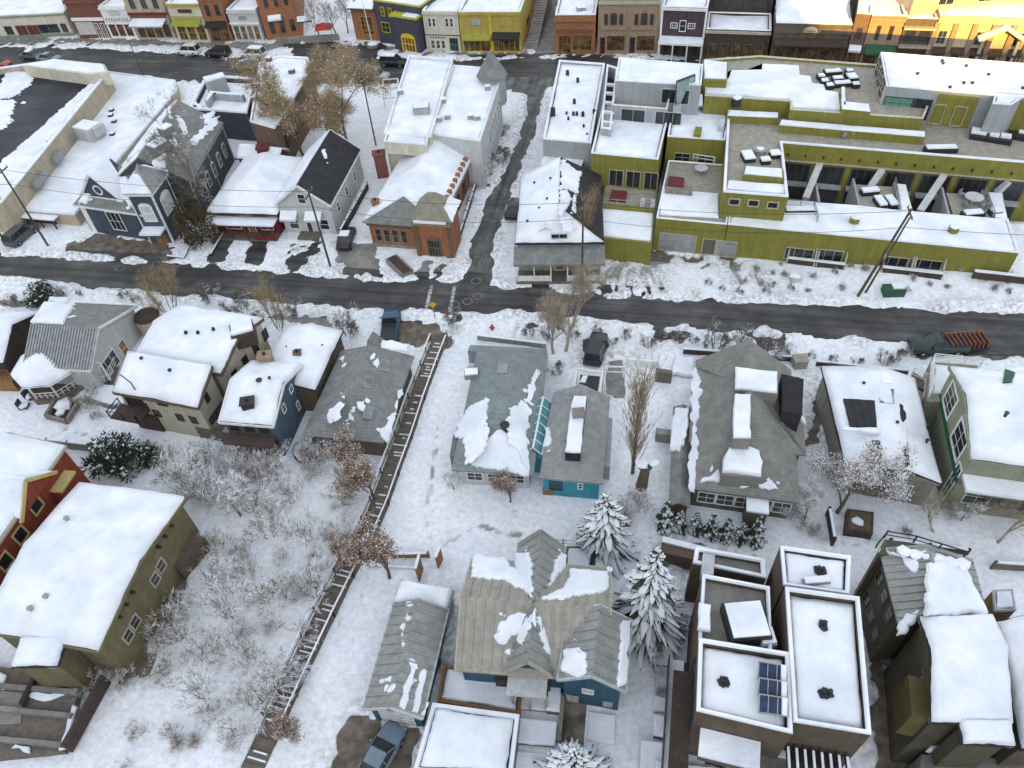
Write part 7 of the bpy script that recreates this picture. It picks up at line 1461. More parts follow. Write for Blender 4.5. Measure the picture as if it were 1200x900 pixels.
dup(bt, G(662, 413), 2.1, 1.1, 'pale bare tree by the lower road edge, right of a close pair')
ws = tree('willow_shrub', 'tall dry straw coloured shrub leaning over the road before the cream house', 'shrub', 7.5, 41, spread=.25, up=.4, tw=5, twl=.9, twm=mat('straw_twigs', (.36, .27, .15), .9, .3, 3, 0), stems=6, trunk=.35, r0=.05, maxl=3); move(ws, 203, 372)
dup(ws, G(328, 388), 1.3, (.8, .8, .95), 'tall dry straw coloured shrub by the broad snow roof near the road')
sb = tree('bare_shrub', 'dark bare shrub at the road edge above the cream house', 'shrub', 4.2, 51, spread=.6, up=.2, tw=5, twl=.5, twm=mat('dark_twigs', (.12, .09, .07), .9, .3, 4, 0, snowtop=.7), stems=4, r0=.05, maxl=3); move(sb, 288, 366)
for u, v, s, l in ((245, 356, .8, 'small dark bare shrub beside the straw coloured shrub'), (410, 396, 1.15, 'dark bare shrub behind the grey shingle house near the blue pickup'), (655, 440, .6, 'small bare shrub in the yard behind the teal house'), (528, 383, .7, 'dark bare shrub on the snow beside the red hydrant'), (868, 412, .9, 'dark bare shrub below the road, middle one above the taupe house'), (838, 410, 1.0, 'dark bare shrub below the road at the left corner of the taupe house'), (895, 420, .9, 'dark bare shrub below the road near the small brown box'), (345, 372, .7, 'small dark bare shrub beside the broad snow roof'), (1035, 430, .6, 'small bare shrub above the snow roof house with black strips'), (590, 195, .9, 'bare shrub in the bed beside the alley')): dup(sb, G(u, v), R0.uniform(0, 6), s, l)
jn = bushy('juniper', 'large dark green juniper dusted with snow beside the cream house', 'shrub', 2.5, 3.4, 7, NEEDLE, .12, 2600, .2, 1.6); move(jn, 142, 548)
dup(jn, G(52, 352), 1, (.75, .75, .6), 'dark green juniper above the grey ribbed roof house by the road')
dup(jn, G(176, 540), 2, (.55, .55, .55), 'smaller dark juniper tucked against the cream house')
fr = tree('frosted_tree', 'snow frosted bare tree with curling white branches in the vacant lot, tallest one', 'tree', 7.0, 61, spread=.9, up=.05, tw=6, twl=.55, twm=TWIGF, maxl=4, bark=TWIGS, nk=(3, 4)); move(fr, 283, 606, 0, 1.3)
FRL = [(262, 590, .8, 'frosted bare tree left of the tallest frosted tree in the vacant lot'), (372, 690, 1.0, 'frosted bare tree at the left of the long stairway halfway down'), (398, 640, .85, 'frosted bare tree beside the brown leaved tree at the stairway'), (345, 800, .7, 'frosted bare tree hanging over the lower stairway'), (1010, 470, .45, 'small frosted bare tree by the black dormer roof'), (735, 600, .5, 'small frosted tree between the stump and the two snowy spruces'), (532, 575, .62, 'small frosted bare tree at the left corner of the pale hip roof house'), (770, 800, .45, 'small frosted tree on the snow steps beside the modern house')]
for u, v, s, l in FRL: dup(fr, G(u, v), R0.uniform(0, 6), s, l)
lt = tree('leafy_tree', 'rust leaved frosted tree at the stairway above the small ribbed roof house', 'tree', 10.5, 71, spread=.55, up=.22, maxl=5, nk=(3, 4), tw=5, twl=.45, leaf=11, leafm=mat('rust_leaves', (.34, .19, .085), .9, .35, 2, 0, col2=(.2, .12, .07), mixs=1.2), snow=2, lrad=.55, ls=.075, twm=TWIGS); move(lt, 457, 680, .5, 1)
dup(lt, G(440, 588), 1.1, .85, 'rust leaved frosted tree between stairway and grey shingle house'); dup(lt, G(415, 552), 2.7, .78, 'frosted brown tree in front of the grey shingle house'); dup(lt, G(405, 668), 4.4, .65, 'frosted brown tree over the middle of the stairway'); dup(lt, G(340, 862), 3.4, .5, 'frosted brown tree over the lowest visible stairway')
dup(lt, G(598, 590), .2, .55, 'small frosted tan tree before the big snow sheet of the pale hip roof house')
ft = tree('leafy_tree', 'broad snow laden tree with dry orange leaves beside the black dormer roof', 'tree', 12.5, 81, spread=.85, up=.1, maxl=5, nk=(3, 4), tw=5, twl=.45, leaf=9, leafm=mat('orange_leaves', (.42, .25, .09), .9, .35, 2, 0, col2=(.24, .15, .08), mixs=1.0), snow=11, lrad=.6, ls=.068, twm=TWIGF); move(ft, 980, 602, 1)
dup(ft, G(942, 612), 2, .5, 'small snow laden tree at the lower left of the orange leaved tree')
fb = tree('fallen_tree', 'pale bare tree leaning at the right edge below the pale green house', 'tree', 9, 91, spread=.8, up=.05, tw=4, twl=.8, twm=mat('pale_twigs', (.4, .34, .26)), bark=MATS['pale_bark']); move(fb, 1165, 640, 0); fb.rotation_euler = (.5, .5, 1)
q = dup(fb, G(1095, 628), 2.5, .7, 'leaning bare tree left of the pale leaning tree below the green house'); q.rotation_euler = (.2, .6, 2)
dup(fr, G(1125, 612), 1, .7, 'frosted bush against the wall of the pale green house', None)
s1 = spruce('snow laden spruce just below the teal house', 8.2, 3, .33, .98); move(s1, 707, 642)
s2 = spruce('tallest snow laden spruce beside the crossing metal roofs', 12.0, 8, .25, .9); move(s2, 757, 735)
s3 = spruce('snow laden spruce cut by the bottom edge of the photo', 8, 12, .34, .98); move(s3, 672, 925)
ss = spruce('small dark spruce', 4.0, 15, .2, .6, 'small_spruce', None, 10, 'row of small spruces by the brown garden wall')
SP = [(778, 618, 1.0, 'small spruce at the left end of the row above the brown garden wall'), (795, 621, .8, 'second small spruce from the left end of the row by the brown wall'), (813, 623, .75, 'third small spruce from the left in the row by the brown wall'), (831, 628, .85, 'fourth small spruce from the left in the row by the brown wall'), (849, 631, .8, 'fifth small spruce from the left in the row by the brown wall'), (866, 634, .75, 'sixth small spruce from the left in the row by the brown wall'), (883, 634, .95, 'small spruce at the right end of the row near the taupe porch')]
for i, (u, v, s, l) in enumerate(SP):
    if i == 0: move(ss, u, v, 0, s, label=l)
    else: dup(ss, G(u, v), R0.uniform(0, 6), s, l)
for u, v, s, l in ((376, 47, 1.0, 'dark bare tree in the plaza beside the rusty brick building'), (396, 45, .9, 'dark bare tree in the plaza behind the red canopy'), (408, 40, 1.0, 'dark bare tree in the plaza by the small brick corner shop')): dup(t2, G(u, v), R0.uniform(0, 6), (.52*s, .52*s, .5*s), l)
st = thing('tree_stump', 'thick pollarded trunk with a snow cap beside the poplar', 'tree stump', G(751, 572)); bm = bmesh.new(); p = st.location; tube(bm, p-Vector((0, 0, .2)), p+Vector((.2, 0, 2.6)), .55, .4, 9); tube(bm, p+Vector((.2, 0, 2.4)), p+Vector((.9, .2, 3.3)), .28, .22, 7); tube(bm, p+Vector((.2, 0, 2.4)), p+Vector((-.4, .3, 3.2)), .28, .22, 7); obj('trunk', bm, BARK, st); bm = bmesh.new(); lump(bm, p+Vector((.9, .2, 3.4)), .5, RND(1), .45); lump(bm, p+Vector((-.2, .2, 3.25)), .6, RND(2), .45); obj('snow_cap', bm, SNOW, st)
# frosted shrubs over the vacant lot, three kinds copied about
SHK = []
for k in range(4):
    h = (2.6, 2.0, 3.2, 1.4)[k]; SHK.append(tree('frosted_shrub', 'snow frosted leafless shrub on the vacant lot beside the stairway', 'shrub', h, 101+k, 'frosted shrubs on the vacant lot', spread=.75, up=.15, tw=5, twl=.5, twm=TWIGF if k == 2 else TWIGS, bark=TWIGS, stems=5, r0=.035, maxl=3, nk=(2, 3), trunk=.36, leaf=(0, 2, 0, 3)[k], leafm=LEAFB, snow=(1, 0, 1, 1)[k], lrad=.4, ls=.05, twr=.012))
LOT = [(205, 520), (395, 525), (425, 575), (405, 660), (365, 740), (330, 810), (285, 880), (245, 850), (215, 800), (185, 800), (172, 790), (240, 660), (232, 610)]
def inpoly(P, x, y):
    c = False
    for i in range(len(P)):
        (x0, y0), (x1, y1) = P[i-1], P[i]
        if (y0 > y) != (y1 > y) and x < (x1-x0)*(y-y0)/(y1-y0)+x0: c = not c
    return c
pts = []; tries = 0
while len(pts) < 46 and tries < 9000:
    tries += 1; u, v = R0.uniform(175, 430), R0.uniform(515, 880)
    if not inpoly(LOT, u, v): continue
    if noise.noise(Vector((u*.02, v*.02, 3))) < -.12 and R0.random() < .75: continue
    if all((u-a)**2+((v-c)*.9)**2 > (15 if v < 600 else 22)**2 for a, c in pts): pts.append((u, v))
for i, (u, v) in enumerate(pts):
    k = R0.choice((0, 0, 1, 2, 2, 3)); s = R0.uniform(.75, 1.6)*(1.0 if v > 580 else 1.1)
    if i < 4: move(SHK[i], u, v, R0.uniform(0, 6), 1)
    else: dup(SHK[k], G(u, v), R0.uniform(0, 6), (s, s, s*R0.uniform(.8, 1.1)))
yd = []
for u, v in ((846, 341), (885, 318), (893, 335), (897, 344), (905, 322), (920, 325), (926, 341), (947, 343), (952, 327), (977, 322), (985, 340), (996, 315), (905, 338), (862, 318), (1120, 318), (1155, 330), (1165, 340), (1178, 332), (1180, 345), (1150, 322), (1110, 338), (1060, 343), (1015, 318), (873, 332), (830, 334), (1088, 335), (1070, 330), (866, 346), (915, 312), (1185, 325)): yd.append(dup(SHK[3] if len(yd) % 3 else sb, GZ(u, v), R0.uniform(0, 6), R0.uniform(.35, .62) if len(yd) % 3 else R0.uniform(.25, .34), 'low bare shrub in the snow strip before the olive apartment block', 'shrubs before the olive apartment block'))
for u, v in ((745, 590), (752, 600), (736, 612), (770, 760), (768, 775), (775, 815), (940, 620), (925, 605), (952, 628), (1060, 625), (1040, 700), (1040, 780), (1020, 720)): dup(SHK[R0.choice((0, 3))], G(u, v), R0.uniform(0, 6), R0.uniform(.5, .9), 'snowy leafless shrub in the gardens below the taupe house', 'garden shrubs on the right')
for u, v in ((128, 790), (108, 800), (150, 800), (95, 815), (70, 800), (225, 470), (200, 540), (240, 548), (265, 560), (105, 478), (110, 470), (118, 490), (205, 655), (190, 700), (172, 740), (150, 905), (165, 860), (210, 870), (200, 860), (230, 868)): dup(SHK[R0.choice((1, 3, 0))], G(u, v), R0.uniform(0, 6), R0.uniform(.5, .9), 'brownish snowy shrub beside the left hand houses', 'shrubs by the left hand houses')
for u, v in ((565, 205), (570, 190), (575, 175), (580, 165), (558, 222), (552, 238), (585, 155)): dup(SHK[1], G(u, v), R0.uniform(0, 6), R0.uniform(.4, .6), 'low brown shrub in the bed beside the alley', 'shrubs beside the alley')
for u, v, s, l in ((1140, 606, .6, 'pale bare bush at the foot of the pale green house'), (1188, 615, .65, 'pale bare bush at the right edge under the pale green house'), (1110, 596, .5, 'pale bare bush at the lower left corner of the pale green house')): dup(bt, G(u, v), R0.uniform(0, 6), (s, s, s*.75), l)
for u, v in ((775, 395), (792, 398), (812, 404), (826, 408), (850, 414), (880, 412), (905, 410), (918, 418), (950, 420), (975, 428), (1005, 430), (1050, 425), (1062, 418), (620, 395), (640, 400), (672, 398), (700, 392), (720, 405), (735, 398), (365, 392), (380, 396), (262, 362), (272, 368), (305, 378), (148, 350), (160, 354), (75, 350), (95, 348), (20, 360), (760, 410)): dup(sb, G(u, v), R0.uniform(0, 6), R0.uniform(.3, .6), 'small dark bare shrub on the snowy lower verge of the crossing road', 'shrubs along the lower verge of the road')
# ================================================================== vehicles
CP = {k: car_paint('car_paint_'+k, c) for k, c in (('white', (.62, .63, .63)), ('black', (.02, .02, .022)), ('silver', (.36, .39, .41)), ('steel_blue', (.16, .22, .27)), ('blue', (.02, .065, .13)), ('green', (.012, .032, .028)), ('red', (.35, .06, .03)), ('grey', (.08, .08, .085)))}
GM_ = 'cars along the main street'
def place(c, u, v, h0, sc=1): c.location = G(u, v); c.location.z = ROADZ+.006; c.rotation_euler = (0, 0, h0); return c
hM = heading(200, 62, 300, 66)
place(car('white sport utility car parked left of a dark car on the main street', 'suv', CP['white'], GM_), 222, 64, hM+math.pi)
place(car('black sport utility car parked between two white cars on the main street', 'suv', CP['black'], GM_), 257, 66.5, hM+math.pi)
place(car('white sport utility car parked right of a dark car on the main street', 'suv', CP['white'], GM_, True), 298, 67.5, hM+math.pi)
place(car('blue car glimpsed at the near kerb behind the brown stone building', 'sedan', CP['blue'], GM_), 292, 82, hM)
place(car('dark car parked at the far left behind the black roofed hall', 'sedan', CP['grey'], GM_, True), 40, 69, hM)
place(car('dark blue car parked ahead of the dark car at the far left', 'sedan', CP['steel_blue'], GM_), 60, 72, hM)
place(car('red orange car cut by the left edge of the photo', 'sedan', CP['red'], GM_), 1, 78, hM)
place(car('silver sport utility car driving past the crosswalk on the main street', 'suv', CP['silver'], GM_), 441, 93, heading(424, 92, 458, 94))
place(car('black sport utility car parked under a snow bank behind the silver one', 'suv', CP['black'], GM_, True), 462, 77, hM)
place(car('dark grey sport utility car in the snowy lot left of the blue church', 'suv', CP['grey'], None), 28, 280, heading(14, 290, 40, 268))
place(car('small dark car half hidden beside the black roofed house', 'sedan', CP['black'], None, True), 407, 284, heading(407, 292, 412, 276))
place(car('blue pickup truck parked on the pad below the crossing road', 'pickup', CP['blue'], None), 459, 388, heading(458, 399, 461, 374))
place(car('dark green pickup truck with a rack of orange tools parked at the right', 'pickup', CP['green'], None), 1096, 411, heading(1120, 410, 1072, 411))
place(car('silver blue sedan parked in the drive below the small ribbed roof house', 'sedan', CP['steel_blue'], None), 447, 890, heading(432, 925, 468, 858))
place(car('dark car parked at the alley beside the old porch house', 'sedan', CP['black'], None), 603, 249, heading(598, 262, 607, 235))
place(car('dark car parked under the pale bare trees behind the teal house', 'suv', CP['black'], None), 698, 414, heading(694, 424, 700, 402))
t = thing('utility_trailer', 'black trailer stacked with orange slats behind the green pickup', 'trailer', G(1128, 408)); p = t.location; bm = bmesh.new(); box(bm, p+Vector((0, 0, .6)), (4.2, 1.9, .2)); obj('bed', bm, BLACK, t)
for i in range(9): bm = bmesh.new(); box(bm, p+Vector((-1.8+i*.45, 0, 1.05)), (.12, 1.7, .7)); obj('slat', bm, BRICKR, t)
bm = bmesh.new(); rail_mesh(bm, [p+Vector((-2, .9, .7)), p+Vector((2, .9, .7))], .8, .5, 2); obj('side_rail', bm, WOOD, t)
for s in (-1, 1): bm = bmesh.new(); tube(bm, p+Vector((-.2, s*.9, .34)), p+Vector((-.2, s*1.1, .34)), .34, .34, 12); obj('wheel', bm, RUBBER, t)
# ================================================================== poles, wires and small street things
def pole(u, v, h, label, lean=(0, 0), arms=1, r=.15):
    t = thing('utility_pole', label, 'utility pole', G(u, v)); p = t.location; q = p+Vector((lean[0], lean[1], h)); bm = bmesh.new(); tube(bm, p-Vector((0, 0, .3)), q, r, r*.65, 8); obj('pole', bm, POLE, t)
    for i in range(arms): bm = bmesh.new(); c = q-Vector((0, 0, .5+i*1.0)); beam(bm, c+Vector((-.25, -1.1, 0)), c+Vector((.25, 1.1, 0)), .12, .12); o = obj('crossarm', bm, POLE, t); bm = bmesh.new(); [tube(bm, c+Vector((.25*k, 1.0*k, .05)), c+Vector((.25*k, 1.0*k, .3)), .06, .05, 6) for k in (-1, 0, 1)]; obj('insulators', bm, STEEL, o)
    return q
a1 = pole(57, 289, 11.5, 'tall dark utility pole in the snowy lot left of the church')
a0 = pole(9, 288, 8.5, 'utility pole at the far left edge beside the dark parked car')
a3 = pole(388, 315, 11, 'tall dark utility pole in front of the black roofed house')
a5 = pole(682, 336, 11.5, 'brown utility pole at the kerb before the old porch house', r=.14)
a4 = pole(1003, 350, 11, 'leaning tan utility pole before the olive apartment block', (2.6, .4), r=.17); a4b = pole(1012, 346, 9.5, 'second darker pole propped beside the leaning tan pole', (2.2, .6), 0, .13)
a6 = pole(441, 172, 11, 'slim dark utility pole between the tan leaved trees and white roofs', r=.12)
pole(168, 88, 6, 'short dark pole rising behind the flat annex roof', arms=0, r=.1)
pole(96, 51, 8, 'dark street pole before the red brick shop', arms=0, r=.09); pole(576, 62, 6, 'dark street lamp pole before the mustard shop', arms=0, r=.08)
def wire(a, b_, sag, label):
    bm = bmesh.new(); pv = None
    for i in range(17):
        t = i/16; q = a.lerp(b_, t); q = Vector((q.x, q.y, q.z-sag*4*t*(1-t)))
        if pv: tube(bm, pv, q, .028, .028, 4, False)
        pv = q
    bmesh.ops.remove_doubles(bm, verts=bm.verts[:], dist=.004); o = obj('power_line', bm, BLACK)
    o['label'] = label; o['category'] = 'wire'; o['group'] = 'overhead wires along the crossing road'
far = a4+Vector((40, -7, 0)); lf = a1+Vector((-40, 6, 0)); d = Vector((0, 0, 2.2))
wire(a1-d, a3-d, 1.0, 'lower wire strung from the lot pole to the pole before the black roofed house'); wire(a3-d, a5-d, 1.2, 'lower wire from the black roofed house pole to the porch house pole'); wire(a5-d, a4-d, 1.2, 'lower wire from the porch house pole to the leaning tan pole'); wire(a4-d, far-d, .8, 'lower wire leaving the leaning tan pole to the right'); wire(lf-d, a1-d, .8, 'lower wire reaching the lot pole from the left edge')
d = Vector((0, 0, .2)); wire(a1-d, a3-d, .8, 'top wire from the lot pole to the pole before the black roofed house'); wire(a3-d, a5-d, .9, 'top wire from the black roofed house pole to the porch house pole'); wire(a5-d, a4-d, .9, 'top wire from the porch house pole to the leaning tan pole')
for u, v in ((566, 309), (558, 330), (560, 348), (548, 354), (533, 358), (141, 315)):
    bm = bmesh.new(); c = G(u, v); n_ = 18; A = []
    for r_ in (.62, .45): A.append([bm.verts.new((c.x+r_*math.cos(6.283*i/n_), c.y+r_*math.sin(6.283*i/n_), ROADZ+.006)) for i in range(n_)])
    for i in range(n_): bm.faces.new((A[0][i], A[0][(i+1) % n_], A[1][(i+1) % n_], A[1][i]))
    o = obj('manhole_ring', bm, mat('pale_ring', (.16, .16, .15), .8, .4, 3, .1)); o['label'] = {566: 'pale manhole ring highest up the side street', 558: 'pale manhole ring at the mouth of the side street', 560: 'pale manhole ring in the middle of the crossing road', 548: 'pale manhole ring lower left in the crossing', 533: 'pale manhole ring touching the crosswalk', 141: 'pale manhole ring on the road before the church'}[u]; o['category'] = 'manhole'; o['group'] = 'manhole rings'
t = thing('dumpster', 'green metal dumpster against the townhouse garden wall', 'dumpster', G(722, 298)); p = t.location; bm = bmesh.new(); box(bm, p+Vector((0, 0, .7)), (2.6, 1.7, 1.4)); [box(bm, p+Vector((x, -.87, .7)), (.1, .08, 1.3)) for x in (-.9, 0, .9)]; obj('container', bm, GREENP, t); bm = bmesh.new(); box(bm, p+Vector((0, .1, 1.46)), (2.6, 1.4, .1)); obj('lid', bm, GREENP, t)
t = thing('utility_box', 'green utility box half topped with snow before the olive block', 'utility box', GZ(1045, 345)); p = t.location; bm = bmesh.new(); box(bm, p+Vector((0, 0, .5)), (2.2, 1.2, 1.0), (1, -.1)); obj('cabinet', bm, GREENP, t); bm = bmesh.new(); box(bm, p+Vector((.4, .1, 1.08)), (1.2, .9, .2), (1, -.1)); obj('box_snow', bm, SNOW, t)
t = thing('fire_hydrant', 'red fire hydrant standing in the snow by the crossing', 'hydrant', G(577, 388)); p = t.location; bm = bmesh.new(); tube(bm, p, p+Vector((0, 0, .75)), .17, .15, 8); tube(bm, p+Vector((-.3, 0, .5)), p+Vector((.3, 0, .5)), .09, .09, 8); lump(bm, p+Vector((0, 0, .8)), .18, RND(2), .7); obj('body', bm, REDP, t)
t = thing('warning_sign', 'yellow diamond warning sign on a post at the crosswalk', 'sign', G(510, 374)); p = t.location; bm = bmesh.new(); tube(bm, p, p+Vector((0, 0, 2.3)), .05, .05, 6); obj('post', bm, STEEL, t); bm = bmesh.new(); c = p+Vector((0, -.08, 2.2)); hexa(bm, c, Vector((.22, 0, .22)), Vector((0, .015, 0)), Vector((-.22, 0, .22))); obj('sign_face', bm, YSIGN, t)
t = thing('hot_tub', 'round dark hot tub topped with thick snow before the grey shingle house', 'hot tub', G(361, 534)); p = t.location; bm = bmesh.new(); tube(bm, p, p+Vector((0, 0, .8)), 1.2, 1.25, 18); obj('tub', bm, SLATE, t); bm = bmesh.new(); lump(bm, p+Vector((0, 0, .9)), 1.25, RND(5), .3); obj('lid_snow', bm, SNOW, t, True)
t = thing('planter_bed', 'long tilted timber planter before the red brick building', 'planter', G(469, 312)); bm = bmesh.new(); a, c = G(459, 304, .4), G(478, 322, .4); beam(bm, a, c, 1.6, .8); obj('frame', bm, STONE, t); bm = bmesh.new(); beam(bm, a+Vector((0, 0, .42)), c+Vector((0, 0, .42)), 1.1, .06); obj('soil', bm, DKBR, t)
t = thing('fire_pit', 'square dark fire pit terrace with snowy seats beside the gazebo', 'fire pit', G(70, 484)); P = [G(u, v, .5) for u, v in ((54, 488), (78, 494), (92, 472), (68, 464))]; bm = bmesh.new(); prism(bm, ccw([(q.x, q.y) for q in P]), -.2, .25); obj('paving', bm, DKBR, t); bm = bmesh.new()
for i in range(4): beam(bm, P[i], P[(i+1) % 4], .3, .5)
obj('low_wall', bm, STONE, t); bm = bmesh.new(); lump(bm, G(74, 474, .5), .9, RND(6), .5); obj('seat_snow', bm, SNOW, t); bm = bmesh.new(); lump(bm, G(71, 483, .4), .6, RND(7), .5); obj('table_snow', bm, SNOW, t)
def adir(u, v, l, rz):
    t = thing('garden_chair', l, 'chair', G(u, v), 'garden chairs by the fire pit'); p = t.location; e = Vector((math.cos(rz), math.sin(rz), 0)); n = Vector((-e.y, e.x, 0)); bm = bmesh.new(); hexa(bm, p+Vector((0, 0, .4)), e*.4, n*.4, Vector((0, 0, .05))); obj('seat', bm, SLATE, t); bm = bmesh.new(); hexa(bm, p-e*.4+Vector((0, 0, .8)), e*.05, n*.4, Vector((0, 0, .45))); obj('backrest', bm, SLATE, t)
    for a in (-.35, .35):
        for c in (-.35, .35): bm = bmesh.new(); tube(bm, p+e*a+n*c, p+e*a+n*c+Vector((0, 0, .4)), .05, .05, 5); obj('leg', bm, SLATE, t)
    bm = bmesh.new(); lump(bm, p+Vector((0, 0, .55)), .55, RND(int(u)), .5); obj('seat_snow', bm, SNOW, t)
adir(44, 459, 'snow heaped garden chair nearest the gazebo', -.6); adir(38, 468, 'middle one of three snow heaped garden chairs', -.4); adir(31, 479, 'snow heaped garden chair farthest from the gazebo', 0)
t = thing('raised_bed', 'snow filled timber raised bed between the gazebo and the cream house', 'planter', G(115, 470)); P = [G(u, v, .6) for u, v in ((100, 468), (128, 476), (150, 474), (142, 450), (115, 448))]; bm = bmesh.new(); prism(bm, ccw([(q.x, q.y) for q in P]), -.2, .5); obj('frame', bm, STONE, t); bm = bmesh.new(); slab(bm, jag(inset(ccw([(q.x, q.y) for q in P]), .25), .5, .05) and [Vector((q.x, q.y, .5)) for q in inset(ccw([(q.x, q.y) for q in P]), .25)], (0, 0, 1), .18); obj('bed_snow', bm, SNOW, t)
def panel(u0, v0, u1, v1, h, nm, l, cat, m, posts=True, z=0):
    t = thing(nm, l, cat, G(u0, v0)); a, c = G(u0, v0), G(u1, v1); bm = bmesh.new(); beam(bm, a+Vector((0, 0, h/2)), c+Vector((0, 0, h/2)), .12, h); obj('boards', bm, m, t)
    if posts:
        L = (c-a).length; k = max(1, int(L/2.2)); bm = bmesh.new()
        for i in range(k+1): q = a.lerp(c, i/k); beam(bm, q-Vector((0, 0, .2)), q+Vector((0, 0, h+.15)), .2, .2)
        obj('posts', bm, m, t)
    bm = bmesh.new(); beam(bm, a+Vector((0, 0, h+.06)), c+Vector((0, 0, h+.06)), .2, .12); obj('fence_snow', bm, SNOW, t)
panel(492, 684, 496, 668, 2.4, 'garden_screen', 'orange timber panel standing in the snow by the ribbed roof house, left of two', 'panel', WOOD, False); panel(514, 668, 519, 656, 2.0, 'garden_screen', 'orange timber panel standing in the snow, farther right of two', 'panel', WOOD, False)
panel(462, 655, 503, 654, .8, 'garden_fence', 'low timber fence beside the rust leaved tree', 'fence', WOOD); panel(432, 664, 490, 668, .3, 'timber_kerb', 'long low timber edging in the snow beside the stairway', 'kerb', PLANK, False)
panel(1040, 640, 1130, 652, 1.0, 'garden_fence', 'dark fence behind the tall right hand house', 'fence', DKBR); panel(1160, 668, 1215, 672, 1.2, 'garden_fence', 'brown fence with snow cap at the right edge', 'fence', PLANK); panel(62, 524, 110, 530, 1.2, 'garden_fence', 'grey timber fence above the red house', 'fence', CONC)
panel(968, 605, 974, 640, 1.2, 'garden_fence', 'dark fence running down beside the square hot tub', 'fence', DKBR); panel(560, 400, 640, 410, .9, 'garden_wall', 'low grey wall above the pale hip roof house', 'wall', CONC, False); panel(735, 430, 770, 433, 1.1, 'garden_fence', 'pale fence beside the poplar and the garden gate', 'fence', WHITE)
panel(955, 430, 1062, 441, .8, 'garden_wall', 'brown wall along the top of the snow roof house', 'wall', DKBR, False); panel(800, 416, 935, 426, .9, 'garden_wall', 'long brown wall above the taupe house', 'wall', DKBR, False); panel(230, 368, 262, 372, 1.0, 'garden_wall', 'grey wall above the cream house', 'wall', CONC, False)
panel(248, 300, 262, 276, .35, 'timber_edging', 'dark timber edging beside the first parking bay', 'kerb', BLACK, False); panel(217, 303, 228, 280, .35, 'timber_edging', 'dark timber edging beside the church', 'kerb', BLACK, False); panel(197, 302, 217, 304, .3, 'timber_edging', 'dark timber edging across the front of the church yard', 'kerb', BLACK, False)
panel(401, 280, 432, 224, 1.3, 'garden_fence', 'dark fence running up beside the black roofed house', 'fence', DKBR); panel(536, 292, 558, 222, 1.0, 'iron_railing', 'thin dark railing along the brick building side path', 'railing', BLACK); panel(0, 262, 20, 262, 1.5, 'garden_fence', 'dark broken fence behind the dark grey car', 'fence', DKBR)
t = thing('hot_tub', 'square dark brown hot tub with a dab of snow below the orange leaved tree', 'hot tub', G(1006, 612)); p = t.location; P = [G(u, v, .9) for u, v in ((990, 622), (1023, 626), (1024, 600), (993, 596))]; bm = bmesh.new(); prism(bm, ccw([(q.x, q.y) for q in P]), -.2, .9); obj('tub', bm, DKBR, t); bm = bmesh.new(); Q = inset(ccw([(q.x, q.y) for q in P]), .2); prism(bm, Q, .9, .96); obj('cover', bm, BROWN, t); bm = bmesh.new(); lump(bm, G(1005, 611, .98), .5, RND(8), .4); obj('cover_snow', bm, SNOW, t)
t = thing('storage_box', 'small taupe wooden box in the snow below the right road', 'box', G(935, 430)); p = t.location; bm = bmesh.new(); box(bm, p+Vector((0, 0, .6)), (1.3, 1.1, 1.2)); obj('box_body', bm, DECKG, t); bm = bmesh.new(); box(bm, p+Vector((0, 0, 1.24)), (1.4, 1.2, .08)); obj('lid', bm, DECKG, t)
t = thing('stone_block', 'snow topped pale stone block before the olive apartment block', 'block', GZ(931, 330)); p = t.location; bm = bmesh.new(); box(bm, p+Vector((0, 0, .4)), (1.2, .9, .8)); obj('block_body', bm, GREYL, t); bm = bmesh.new(); lump(bm, p+Vector((0, 0, .85)), .7, RND(9), .35); obj('block_snow', bm, SNOW, t)
# ================================================================== the long public stairway
SC_ = [(515, 402), (503, 432), (489, 470), (474, 515), (458, 558), (446, 592), (425, 640), (405, 676), (382, 722), (352, 785), (324, 845), (296, 905)]
t = thing('stairway', 'long timber public stairway with railings running down through the vacant lot', 'stairs', G(515, 402)); P = [G(u, v) for u, v in SC_]; bt_, bs_, bl_, br_ = bmesh.new(), bmesh.new(), bmesh.new(), bmesh.new(); Rr = RND(77); L_, R_2 = [], []; hw = .78
for i in range(len(P)-1):
    a, c = P[i], P[i+1]; d = (c-a).normalized(); s = Vector((d.y, -d.x, 0)); n_ = int((c-a).length/.42)
    for k in range(n_):
        q = a.lerp(c, (k+.5)/n_); zz = .32+.1*(k % 2); box(bt_, q+Vector((0, 0, zz-.06)), (.4, hw*2, .09), (d.x, d.y))
        if Rr.random() < .6: w_ = Rr.uniform(.3, 1.45); o_ = Rr.uniform(-.1, .1); slab(bs_, [q+Vector((0, 0, zz))+d*(x*.06-.1)+s*(y*w_/2+o_) for x, y in ((-1, 1), (1, 1), (1, -1), (-1, -1))], (0, 0, 1), .07, .04)
    beam(bt_, a+s*hw+Vector((0, 0, .2)), c+s*hw+Vector((0, 0, .2)), .1, .3); beam(bt_, a-s*hw+Vector((0, 0, .2)), c-s*hw+Vector((0, 0, .2)), .1, .3)
    L_.append(a-s*(hw+.08)+Vector((0, 0, .3))); R_2.append(a+s*(hw+.08)+Vector((0, 0, .3)))
obj('steps', bt_, PLANK, t); obj('step_snow', bs_, SNOW, t); rail_mesh(bl_, L_, 1.0, 1.6, 2, .07); rail_mesh(br_, R_2, 1.0, 1.6, 2, .07); obj('handrail', bl_, BROWN, t); obj('handrail', br_, BROWN, t)
bm = bmesh.new()
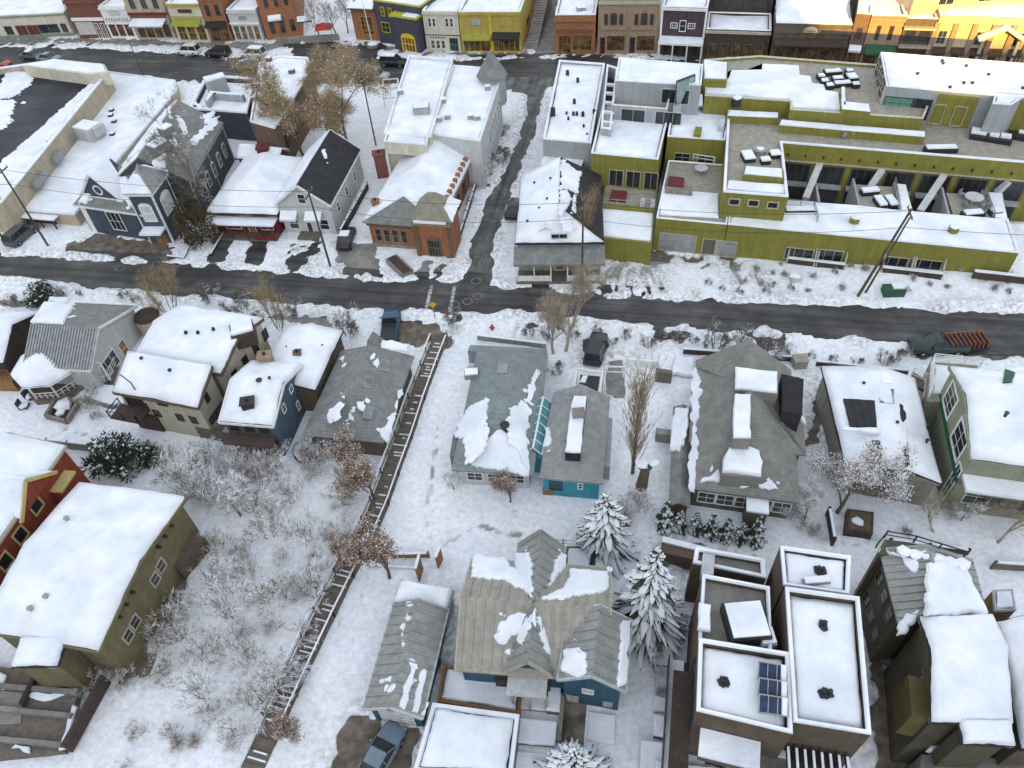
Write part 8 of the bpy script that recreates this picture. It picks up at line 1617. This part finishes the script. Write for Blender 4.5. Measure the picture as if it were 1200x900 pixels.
for k in range(len(R_2)-1): beam(bm, R_2[k]+Vector((0, 0, 1.02)), R_2[k+1]+Vector((0, 0, 1.02)), .12, .07); beam(bm, L_[k]+Vector((0, 0, 1.02)), L_[k+1]+Vector((0, 0, 1.02)), .12, .07)
obj('rail_snow', bm, SNOW, t)
# ================================================================== terraced gardens at the bottom
def terraces(nm, l, steps, m):
    t = thing(nm, l, 'terrace', G(*steps[0][0][0]))
    for px, z in steps:
        P = ccw([(q.x, q.y) for q in (G(u, v, z) for u, v in px)]); bm = bmesh.new(); prism(bm, P, -.2, z); obj('terrace_wall', bm, m, t)
        bm = bmesh.new(); slab(bm, jag([Vector((q[0], q[1], z)) for q in inset(P, -.04)], .5, .05), (0, 0, 1), .18, .15); obj('terrace_snow', bm, SNOW, t)
terraces('garden_terrace', 'snow covered garden steps between the crossing roofs and the modern brown house', [([(766, 778), (790, 780), (788, 750), (766, 747)], .6), ([(766, 834), (792, 836), (790, 820), (767, 815)], .5), ([(766, 862), (792, 866), (790, 840), (766, 837)], .9), ([(750, 900), (828, 905), (822, 876), (752, 868)], 1.1), ([(768, 925), (846, 930), (836, 900), (768, 892)], 1.5)], STONE)
terraces('garden_terrace', 'walled snowy courtyard steps before the deep blue house', [([(605, 830), (653, 834), (655, 818), (608, 812)], .5), ([(606, 870), (650, 874), (653, 846), (608, 842)], .8), ([(640, 832), (656, 834), (657, 806), (643, 804)], 1.0), ([(688, 868), (720, 872), (722, 838), (690, 834)], .4), ([(597, 910), (645, 915), (648, 884), (600, 880)], .3)], STONE)
t = thing('garden_wall', 'brown bare soil slope and stone wall beside the snowy courtyard steps', 'wall', G(672, 850)); bm = bmesh.new(); P = [G(u, v, .4) for u, v in ((655, 868), (684, 872), (688, 820), (660, 816))]; prism(bm, ccw([(q.x, q.y) for q in P]), -.2, .4); obj('soil_slope', bm, DIRT, t); bm = bmesh.new(); beam(bm, G(655, 870, .5), G(660, 816, .5), .3, 1.0); obj('stone_edge', bm, STONE, t)
